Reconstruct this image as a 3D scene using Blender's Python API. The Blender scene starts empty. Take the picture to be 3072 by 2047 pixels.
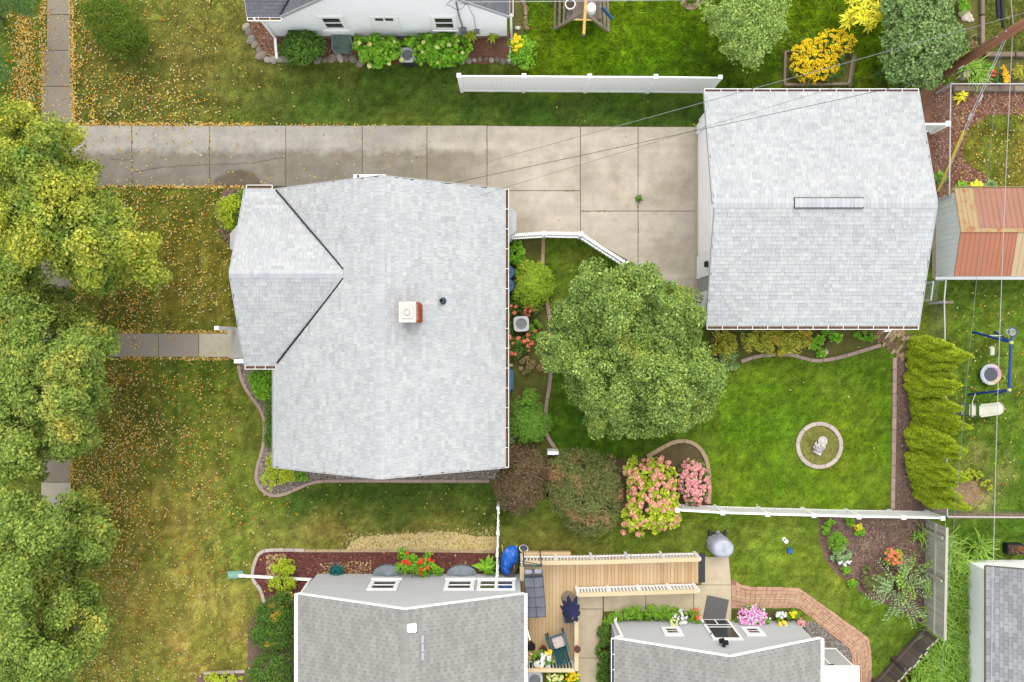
import bpy, math, random
import numpy as np
from mathutils import Vector, Matrix

random.seed(7)
RNG = np.random.default_rng(7)
sc = bpy.context.scene
COL = sc.collection

# ---------------------------------------------------------------- camera, world, sun, exposure
CAM_H = 32.0
cam_d = bpy.data.cameras.new("camera")
cam = bpy.data.objects.new("camera", cam_d)
COL.objects.link(cam)
cam.location = (0, 0, CAM_H)
cam.rotation_euler = (0, 0, 0)
cam_d.sensor_width = 36.0
cam_d.lens = 2400.0 / 3072.0 * 36.0
cam_d.clip_end = 1000
sc.camera = cam

SUN_EL, SUN_AZ = 58.0, 8.0      # the soft light comes from the top of the picture (+Y), a little from the right
world = bpy.data.worlds.new("World")
sc.world = world
world.use_nodes = True
wn = world.node_tree
bg = wn.nodes["Background"]
sky = wn.nodes.new("ShaderNodeTexSky")
sky.sky_type = 'NISHITA'
sky.sun_disc = False
sky.sun_elevation = math.radians(SUN_EL)
sky.sun_rotation = math.radians(SUN_AZ)
sky.air_density = 1.0
sky.dust_density = 8.0
sky.ozone_density = 1.0
# a closed, even cloud deck over most of that sky
cloud = wn.nodes.new("ShaderNodeMix"); cloud.data_type = 'RGBA'
cloud.inputs[0].default_value = 0.8
cloud.inputs[7].default_value = (5.7, 5.7, 5.7, 1)
wn.links.new(sky.outputs[0], cloud.inputs[6])
wn.links.new(cloud.outputs[2], bg.inputs[0])
bg.inputs[1].default_value = 0.15
sun_d = bpy.data.lights.new("sun", 'SUN')
sun_d.energy = 0.75
sun_d.angle = math.radians(34)
sun_d.color = (1.0, 0.96, 0.9)
sun = bpy.data.objects.new("sun", sun_d)
COL.objects.link(sun)
a, e = math.radians(SUN_AZ), math.radians(SUN_EL)
d = Vector((math.sin(a) * math.cos(e), math.cos(a) * math.cos(e), math.sin(e)))
sun.rotation_euler = d.to_track_quat('Z', 'Y').to_euler()
sun.location = (0, 0, 60)
sc.view_settings.view_transform = 'Standard'
sc.view_settings.look = 'None'
sc.view_settings.gamma = 1.0
sc.view_settings.use_curve_mapping = False
sc.view_settings.exposure = 1.15
sc.render.engine = 'CYCLES'
sc.cycles.use_adaptive_sampling = False
sc.cycles.max_bounces = 6
sc.cycles.diffuse_bounces = 3
sc.cycles.glossy_bounces = 2
sc.cycles.transmission_bounces = 3
sc.cycles.transparent_max_bounces = 4
sc.cycles.use_denoising = True
sc.cycles.denoiser = 'OPENIMAGEDENOISE'
sc.cycles.denoising_input_passes = 'RGB_ALBEDO_NORMAL'

# ---------------------------------------------------------------- measuring: a survey pixel at height h -> metres
def P(px, py, h=0.0):
    k = (CAM_H - h) / 2400.0
    return ((px - 1536.0) * k, (1023.5 - py) * k, h)
def P2(px, py, h=0.0):
    return P(px, py, h)[:2]

# ---------------------------------------------------------------- colours
KLIT = 2.0
def lin(c):
    c = c / 255.0
    return c / 12.92 if c <= 0.04045 else ((c + 0.055) / 1.055) ** 2.4
def C(r, g, b, k=KLIT):
    return (lin(r) / k, lin(g) / k, lin(b) / k)
def CF(r, g, b):          # leaves shade each other, so a leaf itself is lighter than the mass it makes
    return tuple(min(v, .8) for v in C(r, g, b, 0.9))

# ---------------------------------------------------------------- node helpers
def N(nt, t, ins=None, **props):
    n = nt.nodes.new(t)
    for k, v in props.items():
        setattr(n, k, v)
    for k, v in (ins or {}).items():
        s = n.inputs[k]
        if hasattr(v, 'is_linked') or isinstance(v, bpy.types.NodeSocket):
            nt.links.new(v, s)
        else:
            if s.type == 'RGBA' and len(v) == 3:
                v = (*v, 1)
            s.default_value = v
    return n
def M(nt, op, a, b=None, c=None, clamp=False):
    ins = {0: a}
    if b is not None: ins[1] = b
    if c is not None: ins[2] = c
    return N(nt, 'ShaderNodeMath', ins, operation=op, use_clamp=clamp).outputs[0]
def SC(nt, col, s):
    return N(nt, 'ShaderNodeVectorMath', {0: col, 3: s}, operation='SCALE').outputs[0]
def RGB(nt, c):
    n = nt.nodes.new('ShaderNodeRGB'); n.outputs[0].default_value = (*c, 1); return n.outputs[0]
def MIX(nt, f, a, b):
    n = nt.nodes.new('ShaderNodeMix'); n.data_type = 'RGBA'
    for s, v in ((n.inputs[0], f), (n.inputs[6], a), (n.inputs[7], b)):
        if isinstance(v, bpy.types.NodeSocket): nt.links.new(v, s)
        else: s.default_value = (*v, 1) if isinstance(v, tuple) else v
    return n.outputs[2]
def RAMP(nt, f, cols, const=False):
    n = nt.nodes.new('ShaderNodeValToRGB'); r = n.color_ramp
    if const: r.interpolation = 'CONSTANT'
    k = len(cols)
    while len(r.elements) < k: r.elements.new(0.5)
    for i, c in enumerate(cols):
        r.elements[i].position = i / k if const else i / (k - 1)
        r.elements[i].color = (*c, 1)
    nt.links.new(f, n.inputs[0]); return n.outputs[0]
def POS(nt):
    return N(nt, 'ShaderNodeNewGeometry').outputs['Position']
def ISL(nt, obj=True):
    a = N(nt, 'ShaderNodeNewGeometry').outputs['Random Per Island']
    if not obj: return a
    b = N(nt, 'ShaderNodeObjectInfo').outputs['Random']
    return M(nt, 'FRACT', M(nt, 'ADD', a, b))
def NOISE(nt, scale, detail=3, vec=None, rough=0.55, dist=0.0):
    return N(nt, 'ShaderNodeTexNoise', {'Vector': vec if vec is not None else POS(nt), 'Scale': scale, 'Detail': detail, 'Roughness': rough, 'Distortion': dist}).outputs[0]
def STRETCH(nt, vec, s):
    return N(nt, 'ShaderNodeVectorMath', {0: vec, 1: s}, operation='MULTIPLY').outputs[0]
def newmat(name):
    m = bpy.data.materials.new(name); m.use_nodes = True
    nt = m.node_tree
    return m, nt, nt.nodes['Principled BSDF']
def VAR(nt, col, f, amt):
    # col * (1 + amt*(2f-1))
    return SC(nt, col, M(nt, 'MULTIPLY_ADD', f, 2 * amt, 1 - amt))
def BUMP(nt, b, h, strength=0.3, dist=0.01):
    n = N(nt, 'ShaderNodeBump', {'Height': h, 'Strength': strength, 'Distance': dist})
    nt.links.new(n.outputs[0], b.inputs['Normal'])

def mat(name, col, rough=0.8, var=0.0, scale=4.0, isl=0.0, spec=0.3, metal=0.0, bump=0.0, bscale=60.0, fine=0.0, fscale=40.0, stretch=None, dirt=None):
    m, nt, b = newmat(name)
    c = RGB(nt, col)
    v = POS(nt)
    if stretch: v = STRETCH(nt, v, stretch)
    if var: c = VAR(nt, c, NOISE(nt, scale, 4, v), var * 1.8)
    if fine: c = VAR(nt, c, NOISE(nt, fscale, 2, v), fine * 1.8)
    if isl: c = VAR(nt, c, ISL(nt), isl)
    if dirt:
        f = M(nt, 'MULTIPLY', M(nt, 'SUBTRACT', NOISE(nt, dirt[1], 5), 0.5), dirt[2], clamp=True)
        c = MIX(nt, f, c, dirt[0])
    nt.links.new(c, b.inputs['Base Color'])
    b.inputs['Roughness'].default_value = rough
    b.inputs['Specular IOR Level'].default_value = spec
    b.inputs['Metallic'].default_value = metal
    if bump: BUMP(nt, b, NOISE(nt, bscale, 3, v), bump)
    return m
def leafmat(name, cols, clump=0.25, cscale=1.6, tint=None, trans=0.2, rough=0.6):
    """cols: colours across leaves; tint=(colour, scale, threshold, gain): patches where the leaves have turned."""
    m, nt, b = newmat(name)
    c = RAMP(nt, ISL(nt, False), cols)
    c = VAR(nt, c, NOISE(nt, cscale, 2), clump)
    if tint:
        f = M(nt, 'MULTIPLY', M(nt, 'SUBTRACT', NOISE(nt, tint[1], 2), tint[2]), tint[3], clamp=True)
        c = MIX(nt, f, c, VAR(nt, RGB(nt, tint[0]), ISL(nt, False), 0.35))
    nt.links.new(c, b.inputs['Base Color'])
    b.inputs['Roughness'].default_value = rough
    b.inputs['Specular IOR Level'].default_value = 0.25
    tr = N(nt, 'ShaderNodeBsdfTranslucent', {'Color': c})
    mx = N(nt, 'ShaderNodeMixShader', {0: trans, 1: b.outputs[0], 2: tr.outputs[0]})
    nt.links.new(mx.outputs[0], nt.nodes['Material Output'].inputs[0])
    return m

# ---------------------------------------------------------------- object helpers
ORG = {}
def tag(o, label=None, cat=None, group=None, kind=None):
    if label: o['label'] = label
    if cat: o['category'] = cat
    if group: o['group'] = group
    if kind: o['kind'] = kind
    return o
def thing(name, label, cat, loc=(0, 0, 0), group=None, kind=None, parent=None):
    o = bpy.data.objects.new(name, None); COL.objects.link(o)
    o.empty_display_size = 0.2
    loc = Vector((loc[0], loc[1], loc[2] if len(loc) > 2 else 0))
    o.location = loc
    ORG[o.name] = loc.copy()
    return tag(o, label, cat, group, kind)
def struct(name, loc=(0, 0, 0)):
    return thing(name, None, None, loc, kind='structure')
def link(name, me, parent=None, loc=None, mat=None):
    o = bpy.data.objects.new(name, me); COL.objects.link(o)
    if parent is not None:
        o.parent = parent
        ORG[o.name] = ORG[parent.name].copy()
    else:
        o.location = loc or (0, 0, 0); ORG[o.name] = Vector(loc or (0, 0, 0))
    return o
def kids(o): return list(o.children)
def dup(o, parent=None, loc=None, rz=None, label=None, scale=None):
    c = o.copy(); COL.objects.link(c)
    if parent is not None: c.parent = parent
    if loc is not None: c.location = loc
    if rz is not None: c.rotation_euler = (0, 0, rz)
    if scale is not None: c.scale = (scale, scale, scale)
    if label: c['label'] = label
    for ch in kids(o): dup(ch, c)
    return c

class MB:
    def __init__(s): s.v = []; s.f = []
    def add(s, vs, fs):
        n = len(s.v); s.v += [tuple(q) for q in vs]; s.f += [tuple(i + n for i in f) for f in fs]; return s
    def box(s, x0, x1, y0, y1, z0, z1):
        return s.add([(x0,y0,z0),(x1,y0,z0),(x1,y1,z0),(x0,y1,z0),(x0,y0,z1),(x1,y0,z1),(x1,y1,z1),(x0,y1,z1)],
                     [(0,3,2,1),(4,5,6,7),(0,1,5,4),(1,2,6,5),(2,3,7,6),(3,0,4,7)])
    def cbox(s, x, y, z, sx, sy, sz, rz=0.0, tilt=None):
        R = Matrix.Rotation(rz, 3, 'Z')
        if tilt: R = R @ tilt
        vs = [Vector((x, y, z)) + R @ Vector((i*sx/2, j*sy/2, k*sz/2)) for k in (-1,1) for i,j in ((-1,-1),(1,-1),(1,1),(-1,1))]
        return s.add(vs, [(0,3,2,1),(4,5,6,7),(0,1,5,4),(1,2,6,5),(2,3,7,6),(3,0,4,7)])
    def bar(s, p, q, w, h, up=(0,0,1)):
        p, q = Vector(p), Vector(q); d = (q-p).normalized(); u = Vector(up)
        if abs(d.dot(u)) > 0.98: u = Vector((0,1,0))
        a = d.cross(u).normalized()*w/2; b = a.cross(d).normalized()*h/2
        return s.add([p-a-b,p+a-b,p+a+b,p-a+b,q-a-b,q+a-b,q+a+b,q-a+b], [(0,1,2,3),(7,6,5,4),(0,4,5,1),(1,5,6,2),(2,6,7,3),(3,7,4,0)])
    def cyl(s, p, q, r0, r1=None, n=10, cap=True):
        r1 = r0 if r1 is None else r1
        p, q = Vector(p), Vector(q); d = (q-p).normalized()
        u = Vector((0,0,1)) if abs(d.z) < 0.95 else Vector((1,0,0))
        a = d.cross(u).normalized(); b = d.cross(a).normalized()
        vs = [c + (a*math.cos(2*math.pi*i/n)+b*math.sin(2*math.pi*i/n))*r for c, r in ((p,r0),(q,r1)) for i in range(n)]
        fs = [(i,(i+1)%n,n+(i+1)%n,n+i) for i in range(n)]
        if cap: fs += [tuple(range(n))[::-1], tuple(range(n,2*n))]
        return s.add(vs, fs)
    def tube(s, pts, r, n=6, r1=None):
        k = len(pts); r1 = r if r1 is None else r1; vs = []
        pts = [Vector(p) for p in pts]
        for i, p in enumerate(pts):
            d = (pts[min(i+1,k-1)]-pts[max(i-1,0)]).normalized()
            u = Vector((0,0,1)) if abs(d.z) < 0.9 else Vector((1,0,0))
            a = d.cross(u).normalized(); b = d.cross(a).normalized(); rr = r+(r1-r)*i/max(1,k-1)
            vs += [p+(a*math.cos(2*math.pi*j/n)+b*math.sin(2*math.pi*j/n))*rr for j in range(n)]
        fs = [(i*n+j, i*n+(j+1)%n, (i+1)*n+(j+1)%n, (i+1)*n+j) for i in range(k-1) for j in range(n)]
        fs += [tuple(range(n))[::-1], tuple(range((k-1)*n, k*n))]
        return s.add(vs, fs)
    def prism(s, poly, z0, z1):
        n = len(poly); A = sum(poly[i][0]*poly[(i+1)%n][1]-poly[(i+1)%n][0]*poly[i][1] for i in range(n))
        if A < 0: poly = poly[::-1]
        return s.add([(x,y,z0) for x,y in poly]+[(x,y,z1) for x,y in poly],
                     [tuple(range(n))[::-1], tuple(range(n,2*n))]+[(i,(i+1)%n,n+(i+1)%n,n+i) for i in range(n)])
    def sheet(s, poly, z):
        n = len(poly); A = sum(poly[i][0]*poly[(i+1)%n][1]-poly[(i+1)%n][0]*poly[i][1] for i in range(n))
        if A < 0: poly = poly[::-1]
        return s.add([(x,y,z) for x,y in poly], [tuple(range(n))])
    def ball(s, c, r, sx=1, sy=1, sz=1, n=10, m=6, jit=0.0):
        vs = [(c[0],c[1],c[2]-r*sz)]
        for i in range(1, m):
            t = math.pi*i/m
            for j in range(n):
                p = 2*math.pi*j/n; rr = r*(1+random.uniform(-jit,jit))
                vs.append((c[0]+rr*sx*math.sin(t)*math.cos(p), c[1]+rr*sy*math.sin(t)*math.sin(p), c[2]-rr*sz*math.cos(t)))
        vs.append((c[0],c[1],c[2]+r*sz)); L = len(vs)-1
        fs = [(0,1+(j+1)%n,1+j) for j in range(n)]
        for i in range(m-2):
            fs += [(1+i*n+j,1+i*n+(j+1)%n,1+(i+1)*n+(j+1)%n,1+(i+1)*n+j) for j in range(n)]
        fs += [(L,1+(m-2)*n+j,1+(m-2)*n+(j+1)%n) for j in range(n)]
        return s.add(vs, fs)
    def lathe(s, c, prof, n=16, cap=True):
        k = len(prof)
        vs = [(c[0]+r*math.cos(2*math.pi*j/n), c[1]+r*math.sin(2*math.pi*j/n), c[2]+z) for r,z in prof for j in range(n)]
        fs = [(i*n+j,i*n+(j+1)%n,(i+1)*n+(j+1)%n,(i+1)*n+j) for i in range(k-1) for j in range(n)]
        if cap: fs += [tuple(range(n))[::-1], tuple(range((k-1)*n,k*n))]
        return s.add(vs, fs)
    def mesh(s, name, mat, org=(0,0,0), smooth=False):
        me = bpy.data.meshes.new(name)
        me.from_pydata([(x-org[0],y-org[1],z-org[2]) for x,y,z in s.v], [], s.f)
        me.materials.append(mat)
        if smooth: me.polygons.foreach_set('use_smooth', [True]*len(me.polygons))
        me.update(); return me
    def build(s, name, mat, parent=None, loc=None, smooth=False):
        org = ORG[parent.name] if parent is not None else Vector(loc or (0,0,0))
        return link(name, s.mesh(name, mat, org, smooth), parent, None if parent is not None else Vector(loc or (0,0,0)))
    def bevel(s, name, mat, parent=None, loc=None, w=0.01, seg=2, smooth=True):
        o = s.build(name, mat, parent, loc)
        import bmesh
        bm = bmesh.new(); bm.from_mesh(o.data)
        bmesh.ops.recalc_face_normals(bm, faces=bm.faces)
        bmesh.ops.bevel(bm, geom=list(bm.edges), offset=w, segments=seg, affect='EDGES', clamp_overlap=True)
        bm.to_mesh(o.data); bm.free(); return o

def np_mesh(name, V, F, mat, org=(0,0,0), col=None, smooth=False):
    """V (n,3), F (m,k) all of the same corner count."""
    me = bpy.data.meshes.new(name)
    V = np.asarray(V, np.float32) - np.asarray(org, np.float32)
    F = np.asarray(F, np.int32); k = F.shape[1]
    me.vertices.add(len(V)); me.vertices.foreach_set('co', V.ravel())
    me.loops.add(F.size); me.loops.foreach_set('vertex_index', F.ravel())
    me.polygons.add(len(F)); me.polygons.foreach_set('loop_start', np.arange(0, F.size, k, dtype=np.int32))
    me.polygons.foreach_set('loop_total', np.full(len(F), k, np.int32))
    me.polygons.foreach_set('use_smooth', np.full(len(F), smooth, bool))
    me.update(calc_edges=True)
    if col is not None:
        at = me.color_attributes.new('Col', 'FLOAT_COLOR', 'POINT')
        at.data.foreach_set('color', np.concatenate([col, np.ones((len(col),1))],1).astype(np.float32).ravel())
    me.materials.append(mat); return me

# ---------------------------------------------------------------- polygons and noise on arrays
def inside(poly, x, y):
    poly = np.asarray(poly, float); r = np.zeros(len(x), bool); n = len(poly)
    for i in range(n):
        x0,y0 = poly[i]; x1,y1 = poly[(i+1)%n]
        if y0 == y1: continue
        c = ((y0 > y) != (y1 > y)) & (x < (x1-x0)*(y-y0)/(y1-y0)+x0); r ^= c
    return r
def edge_dist(poly, x, y):
    poly = np.asarray(poly, float); d = np.full(len(x), 1e9); n = len(poly)
    for i in range(n):
        a = poly[i]; b = poly[(i+1)%n]; ab = b-a; L = max(ab@ab, 1e-9)
        t = np.clip(((x-a[0])*ab[0]+(y-a[1])*ab[1])/L, 0, 1)
        d = np.minimum(d, np.hypot(x-a[0]-t*ab[0], y-a[1]-t*ab[1]))
    return d
def sample(poly, n, rng=RNG, margin=0):
    poly = np.asarray(poly, float); lo, hi = poly.min(0), poly.max(0); X=[];Y=[];c=0
    for _ in range(400):
        x = rng.uniform(lo[0],hi[0],n*2); y = rng.uniform(lo[1],hi[1],n*2); k = inside(poly,x,y)
        if margin: k &= edge_dist(poly,x,y) > margin
        X.append(x[k]); Y.append(y[k]); c += k.sum()
        if c >= n: break
    return np.concatenate(X)[:n], np.concatenate(Y)[:n]
_lat = {}
def vn(x, y, s, seed=0):
    if seed not in _lat: _lat[seed] = np.random.default_rng(900+seed).random((256,256))
    g = _lat[seed]; x = x/s+1000.37; y = y/s+1000.71
    xi = np.floor(x).astype(int); yi = np.floor(y).astype(int); fx = x-xi; fy = y-yi
    fx = fx*fx*(3-2*fx); fy = fy*fy*(3-2*fy); xi %= 255; yi %= 255
    return (g[xi,yi]*(1-fx)+g[xi+1,yi]*fx)*(1-fy)+(g[xi,yi+1]*(1-fx)+g[xi+1,yi+1]*fx)*fy
def fbm(x, y, s, seed=0, o=3):
    r = 0; a = 0.5; t = 0
    for i in range(o): r = r+a*vn(x,y,s/2**i,seed+i*7); t += a; a *= 0.55
    return r/t
def ell(cx, cy, rx, ry, n=22, jit=0.1, seed=1):
    r = np.random.default_rng(seed)
    return [(cx+rx*(1+r.uniform(-jit,jit))*math.cos(2*math.pi*i/n), cy+ry*(1+r.uniform(-jit,jit))*math.sin(2*math.pi*i/n)) for i in range(n)]

# ================================================================ MATERIALS
WHITE_VINYL = mat('white_vinyl', (.84,.84,.85), 0.45, 0.03, 2, spec=0.4)
WHITE_TRIM = mat('white_trim', (.82,.82,.82), 0.5, 0.03, 3)
WHITE_SIDING = mat('white_siding', (.80,.82,.84), 0.6, 0.04, 1.5, fine=0.03)
GREY_SIDING = mat('grey_siding', (.40,.415,.43), 0.6, 0.04, 1.5, fine=0.04, stretch=(0.3,1,1))
GLASS_DARK = mat('window_glass', C(70,74,78), 0.12, 0.25, 3, spec=0.6)
GLASS_BLUE = mat('blue_reflecting_glass', C(40,95,150), 0.12, 0.4, 6, spec=0.6)
BLACK = mat('black_plastic', C(38,40,45), 0.5, 0.1, 8)
DARK_METAL = mat('dark_metal', C(70,72,78), 0.5, 0.1, 8)
GREY_METAL = mat('grey_metal', C(165,170,175), 0.45, 0.08, 5, metal=0.2)
CABLE = mat('black_cable', C(60,60,64), 0.6)
CABLE_LIGHT = mat('aluminium_cable', C(205,205,210), 0.5)
GUTTER_DEBRIS = mat('gutter_debris', C(116,92,66), 0.95, 0.5, 9, fine=0.5, fscale=35)
GUTTER_DARK = mat('gutter_red_brown_metal', C(120,85,80), 0.8, 0.3, 5)  # dark red-brown interior of the garage gutter
FASCIA_GREY = mat('grey_fascia', C(216,219,222), 0.5, 0.04, 3)
CONC_GREY = mat('pavement_concrete', C(167,156,139), 0.9, 0.10, 0.9, isl=0.04, fine=0.12, fscale=55, bump=0.15, bscale=120)
CONC_WALK = mat('walk_concrete', C(175,166,153), 0.9, 0.08, 0.9, isl=0.05, fine=0.10, fscale=55, bump=0.15, bscale=120)
CONC_LIGHT = mat('pale_concrete', C(214,207,184), 0.9, 0.10, 1.2, fine=0.09, fscale=55, bump=0.15, bscale=120)
CONC_PATIO = mat('patio_concrete', C(234,218,188), 0.9, 0.12, 1.0, isl=0.04, fine=0.09, fscale=50, bump=0.15, bscale=120, dirt=(C(170,155,130),1.3,1.6))
EDGING = mat('edging_concrete', C(196,172,158), 0.9, 0.10, 5, isl=0.10, fine=0.12, fscale=50)
EDGING_PALE = mat('pale_edging_block', C(218,204,194), 0.9, 0.08, 4, isl=0.08, fine=0.10, fscale=50)
EDGING_TAN = mat('tan_edging_block', C(205,180,140), 0.9, 0.08, 4, isl=0.10, fine=0.10, fscale=50)
MULCH = mat('brown_mulch', C(138,112,100), 0.95, 0.30, 2.5, fine=0.5, fscale=26, bump=0.8, bscale=30)
MULCH_RED = mat('red_mulch', C(126,76,70), 0.95, 0.2, 3, fine=0.45, fscale=26, bump=0.8, bscale=30)
MULCH_BARK = mat('bark_mulch', C(150,108,88), 0.95, 0.25, 2.5, fine=0.5, fscale=26, bump=0.8, bscale=30)
SOIL = mat('bed_soil', C(112,98,66), 0.95, 0.35, 1.6, fine=0.4, fscale=22, bump=0.7, bscale=25, dirt=(C(92,110,45),1.2,3.0))
SOIL_GREEN = mat('weedy_soil', C(108,112,52), 0.95, 0.35, 1.6, fine=0.4, fscale=22, bump=0.7, bscale=25, dirt=(C(130,100,60),1.0,3.0))
GRAVEL_BASE = mat('gravel_base', C(150,136,126), 0.95, 0.25, 6, fine=0.5, fscale=30)
def multi(name, cols, rough=0.9, const=True, fine=0.15, fscale=30, obj=True):
    m, nt, b = newmat(name)
    c = RAMP(nt, ISL(nt, obj), cols, const)
    c = VAR(nt, c, NOISE(nt, fscale, 2), fine)
    nt.links.new(c, b.inputs['Base Color']); b.inputs['Roughness'].default_value = rough
    b.inputs['Specular IOR Level'].default_value = 0.2
    return m
PEBBLES = multi('pebbles', [C(205,196,186),C(160,150,142),C(190,172,158),C(128,118,114),C(222,215,206),C(172,156,140)])
PEBBLES_GREY = multi('grey_pebbles', [C(175,172,166),C(150,142,136),C(190,180,172),C(134,130,124),C(205,200,194),C(160,146,132)])
CHIPS_BROWN = multi('brown_chips', [C(148,118,104),C(110,86,76),C(178,148,130),C(126,100,88),C(206,178,160),C(98,78,70)])
CHIPS_RED = multi('red_chips', [C(135,72,66),C(105,55,52),C(150,88,78),C(92,48,46),C(186,140,120),C(122,66,62)])
CHIPS_BARK = multi('bark_chips', [C(165,115,92),C(122,82,64),C(190,145,120),C(140,98,78),C(222,186,160),C(104,72,58)])
CHIPS_STRAW = multi('straw_bits', [C(255,236,172),C(248,222,146),C(255,246,205),C(238,206,126),C(255,232,164),C(190,152,90)])
STRAW_BASE = mat('straw_base', C(244,220,150), 0.95, 0.12, 4, fine=0.15, fscale=20)
FALLEN = multi('fallen_leaf', [C(252,226,140),C(250,214,110),C(248,236,190),C(240,200,90),C(238,190,70),C(214,140,60),C(246,214,110),C(206,130,66),C(240,228,160),C(230,172,60),C(176,116,72),C(250,220,90)], obj=False)
ROCK = multi('field_stone', [C(186,176,160),C(160,152,142),C(200,186,166),C(150,138,126),C(176,160,146),C(205,196,184)], fine=0.3, fscale=9)
ROCK_PINK = multi('pinkish_stone', [C(205,176,158),C(184,140,124),C(216,196,170),C(192,158,140),C(176,150,130)], fine=0.25, fscale=9)
PAVER = multi('stamped_paver', [C(226,182,152),C(216,172,146),C(232,192,160),C(210,164,140),C(222,184,158),C(230,186,150)], const=False, fine=0.10, fscale=14)
PAVER_TAN = multi('tan_border_paver', [C(244,216,172),C(234,202,158),C(246,222,184)], const=False, fine=0.08)
PAVER_JOINT = mat('paver_bedding', C(176,134,108), 0.95, 0.15, 5)
BRICK_OLD = multi('old_paving_brick', [C(176,148,116),C(150,124,98),C(190,164,130),C(136,112,90),C(200,176,148)], fine=0.25, fscale=14)
def shingle_mat(name, cols, streak=0.05):
    m, nt, b = newmat(name)
    c = RAMP(nt, ISL(nt), cols)
    c = VAR(nt, c, NOISE(nt, 70, 2), 0.10)
    c = VAR(nt, c, NOISE(nt, 0.7, 3), streak * 1.6)
    c = VAR(nt, c, NOISE(nt, 1.0, 4, STRETCH(nt, POS(nt), (1.1, 1.1, 6.0))), streak * 1.2)
    c = VAR(nt, c, NOISE(nt, 7, 3), 0.06)
    nt.links.new(c, b.inputs['Base Color']); b.inputs['Roughness'].default_value = 0.95
    b.inputs['Specular IOR Level'].default_value = 0.1
    BUMP(nt, b, NOISE(nt, 160, 2), 0.35)
    return m
SHINGLE_PALE = shingle_mat('pale_grey_shingle', [C(201,206,210),C(211,216,220),C(219,223,225),C(215,219,222),C(207,212,216),C(226,229,229),C(218,222,222)])
SHINGLE_CAP = shingle_mat('pale_cap_shingle', [C(214,218,224),C(224,227,230),C(206,211,218)])
SHINGLE_GREY = shingle_mat('grey_shingle', [C(164,165,161),C(174,174,170),C(182,182,178),C(169,170,166)], 0.09)
SHINGLE_SLATE = shingle_mat('slate_grey_shingle', [C(158,160,165),C(172,174,178),C(184,186,189),C(164,166,170)], 0.08)
SHINGLE_DARK = shingle_mat('dark_grey_shingle', [C(120,122,130),C(134,136,144),C(128,130,138)], 0.08)
ROOF_DECK = mat('roof_felt', C(118,120,126), 0.95, 0.1, 3)
VALLEY = mat('black_valley_metal', C(32,33,36), 0.55)
RIDGE_VENT = mat('black_ridge_vent', C(48,50,54), 0.7)
CHIM_BRICK = multi('chimney_brick', [C(196,100,66),C(176,84,56),C(206,116,82),C(186,92,64)], fine=0.2)
CHIM_CAP = mat('painted_chimney_cap', C(244,240,234), 0.7, 0.06, 6, dirt=(C(190,170,150),8,1.2))
LEAD = mat('lead_flashing', C(120,118,116), 0.6, 0.15, 8)
WOOD_OLD = multi('weathered_wood', [C(170,158,140),C(150,138,122),C(184,170,150),C(140,128,114)], const=False, fine=0.2, fscale=12)
WOOD_DECKOLD = multi('weathered_platform_board', [C(150,134,120),C(132,118,106),C(168,152,138),C(122,108,98)], const=False, fine=0.3, fscale=10)
WOOD_FENCE = multi('silvered_fence_board', [C(214,214,198),C(198,198,182),C(224,222,206),C(206,204,186)], const=False, fine=0.15, fscale=10)
WOOD_DARKF = multi('dark_fence_board', [C(118,106,100),C(100,90,88),C(132,118,112),C(110,96,92)], const=False, fine=0.25, fscale=10)
WOOD_TIMBER = multi('landscape_timber', [C(160,142,122),C(140,124,108),C(172,154,134)], const=False, fine=0.25, fscale=10)
DECKING = multi('deck_plank_wood', [C(244,212,164),C(236,198,150),C(250,222,178),C(240,206,160),C(228,190,144),C(248,218,172)], const=False, fine=0.08, fscale=6)
RAILCAP = mat('rail_cap_wood', C(246,224,182), 0.7, 0.06, 3, fine=0.04)
def pole_mat():
    m, nt, b = newmat('utility_pole_wood')
    v = STRETCH(nt, POS(nt), (14, 14, 0.7))
    c = RAMP(nt, NOISE(nt, 1.0, 4, v), [C(150,90,62),C(188,118,84),C(206,152,120),C(222,196,172)])
    nt.links.new(c, b.inputs['Base Color']); b.inputs['Roughness'].default_value = 0.9; return m
POLE = pole_mat()
YELLOW_PL = mat('yellow_guy_guard', C(245,225,50), 0.5)
BLUE_TARP = mat('blue_tarp', C(20,115,235), 0.4, 0.12, 6, fine=0.1, fscale=18, spec=0.5)
BLUE_PL = mat('blue_plastic', C(80,135,185), 0.4, 0.08, 3)
BLUE_BARREL = mat('blue_barrel_plastic', C(65,110,155), 0.45, 0.1, 3)
BLUE_BOX = mat('blue_planter_plastic', C(40,120,205), 0.45, 0.08, 5)
NAVY = mat('navy_canvas', C(52,58,104), 0.8, 0.12, 5, fine=0.1)
GREY_CANVAS = mat('grey_canvas', C(116,122,134), 0.7, 0.06, 2, fine=0.06)
COVER_GREY = mat('grill_cover_fabric', C(206,212,230), 0.45, 0.08, 4, spec=0.5)
TEAL = mat('teal_plastic', C(20,125,120), 0.4, 0.12, 5)
TEAL_DK = mat('dark_teal_plastic', C(36,92,98), 0.45, 0.08, 4)
TEAL_LT = mat('faded_teal_plastic', C(86,130,138), 0.5, 0.08, 4)
MINT = mat('mint_green_plastic', C(165,218,196), 0.5, 0.06, 4)
SWING_BLUE = mat('swing_blue_paint', C(40,80,175), 0.4, 0.12, 6)
SWING_WHITE = mat('cream_plastic', C(244,246,226), 0.45, 0.04, 4)
SWING_GREEN = mat('pale_green_plastic', C(215,232,150), 0.5)
TRAMP = mat('trampoline_bed', C(98,100,110), 0.6, 0.05, 6)
STATUE = mat('white_cast_stone', C(242,236,238), 0.7, 0.05, 10, bump=0.1)
TERRA = mat('terracotta', C(176,92,76), 0.8, 0.1, 8)
POT_SOIL = mat('pot_soil', C(92,76,64), 0.95, 0.3, 12)
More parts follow.
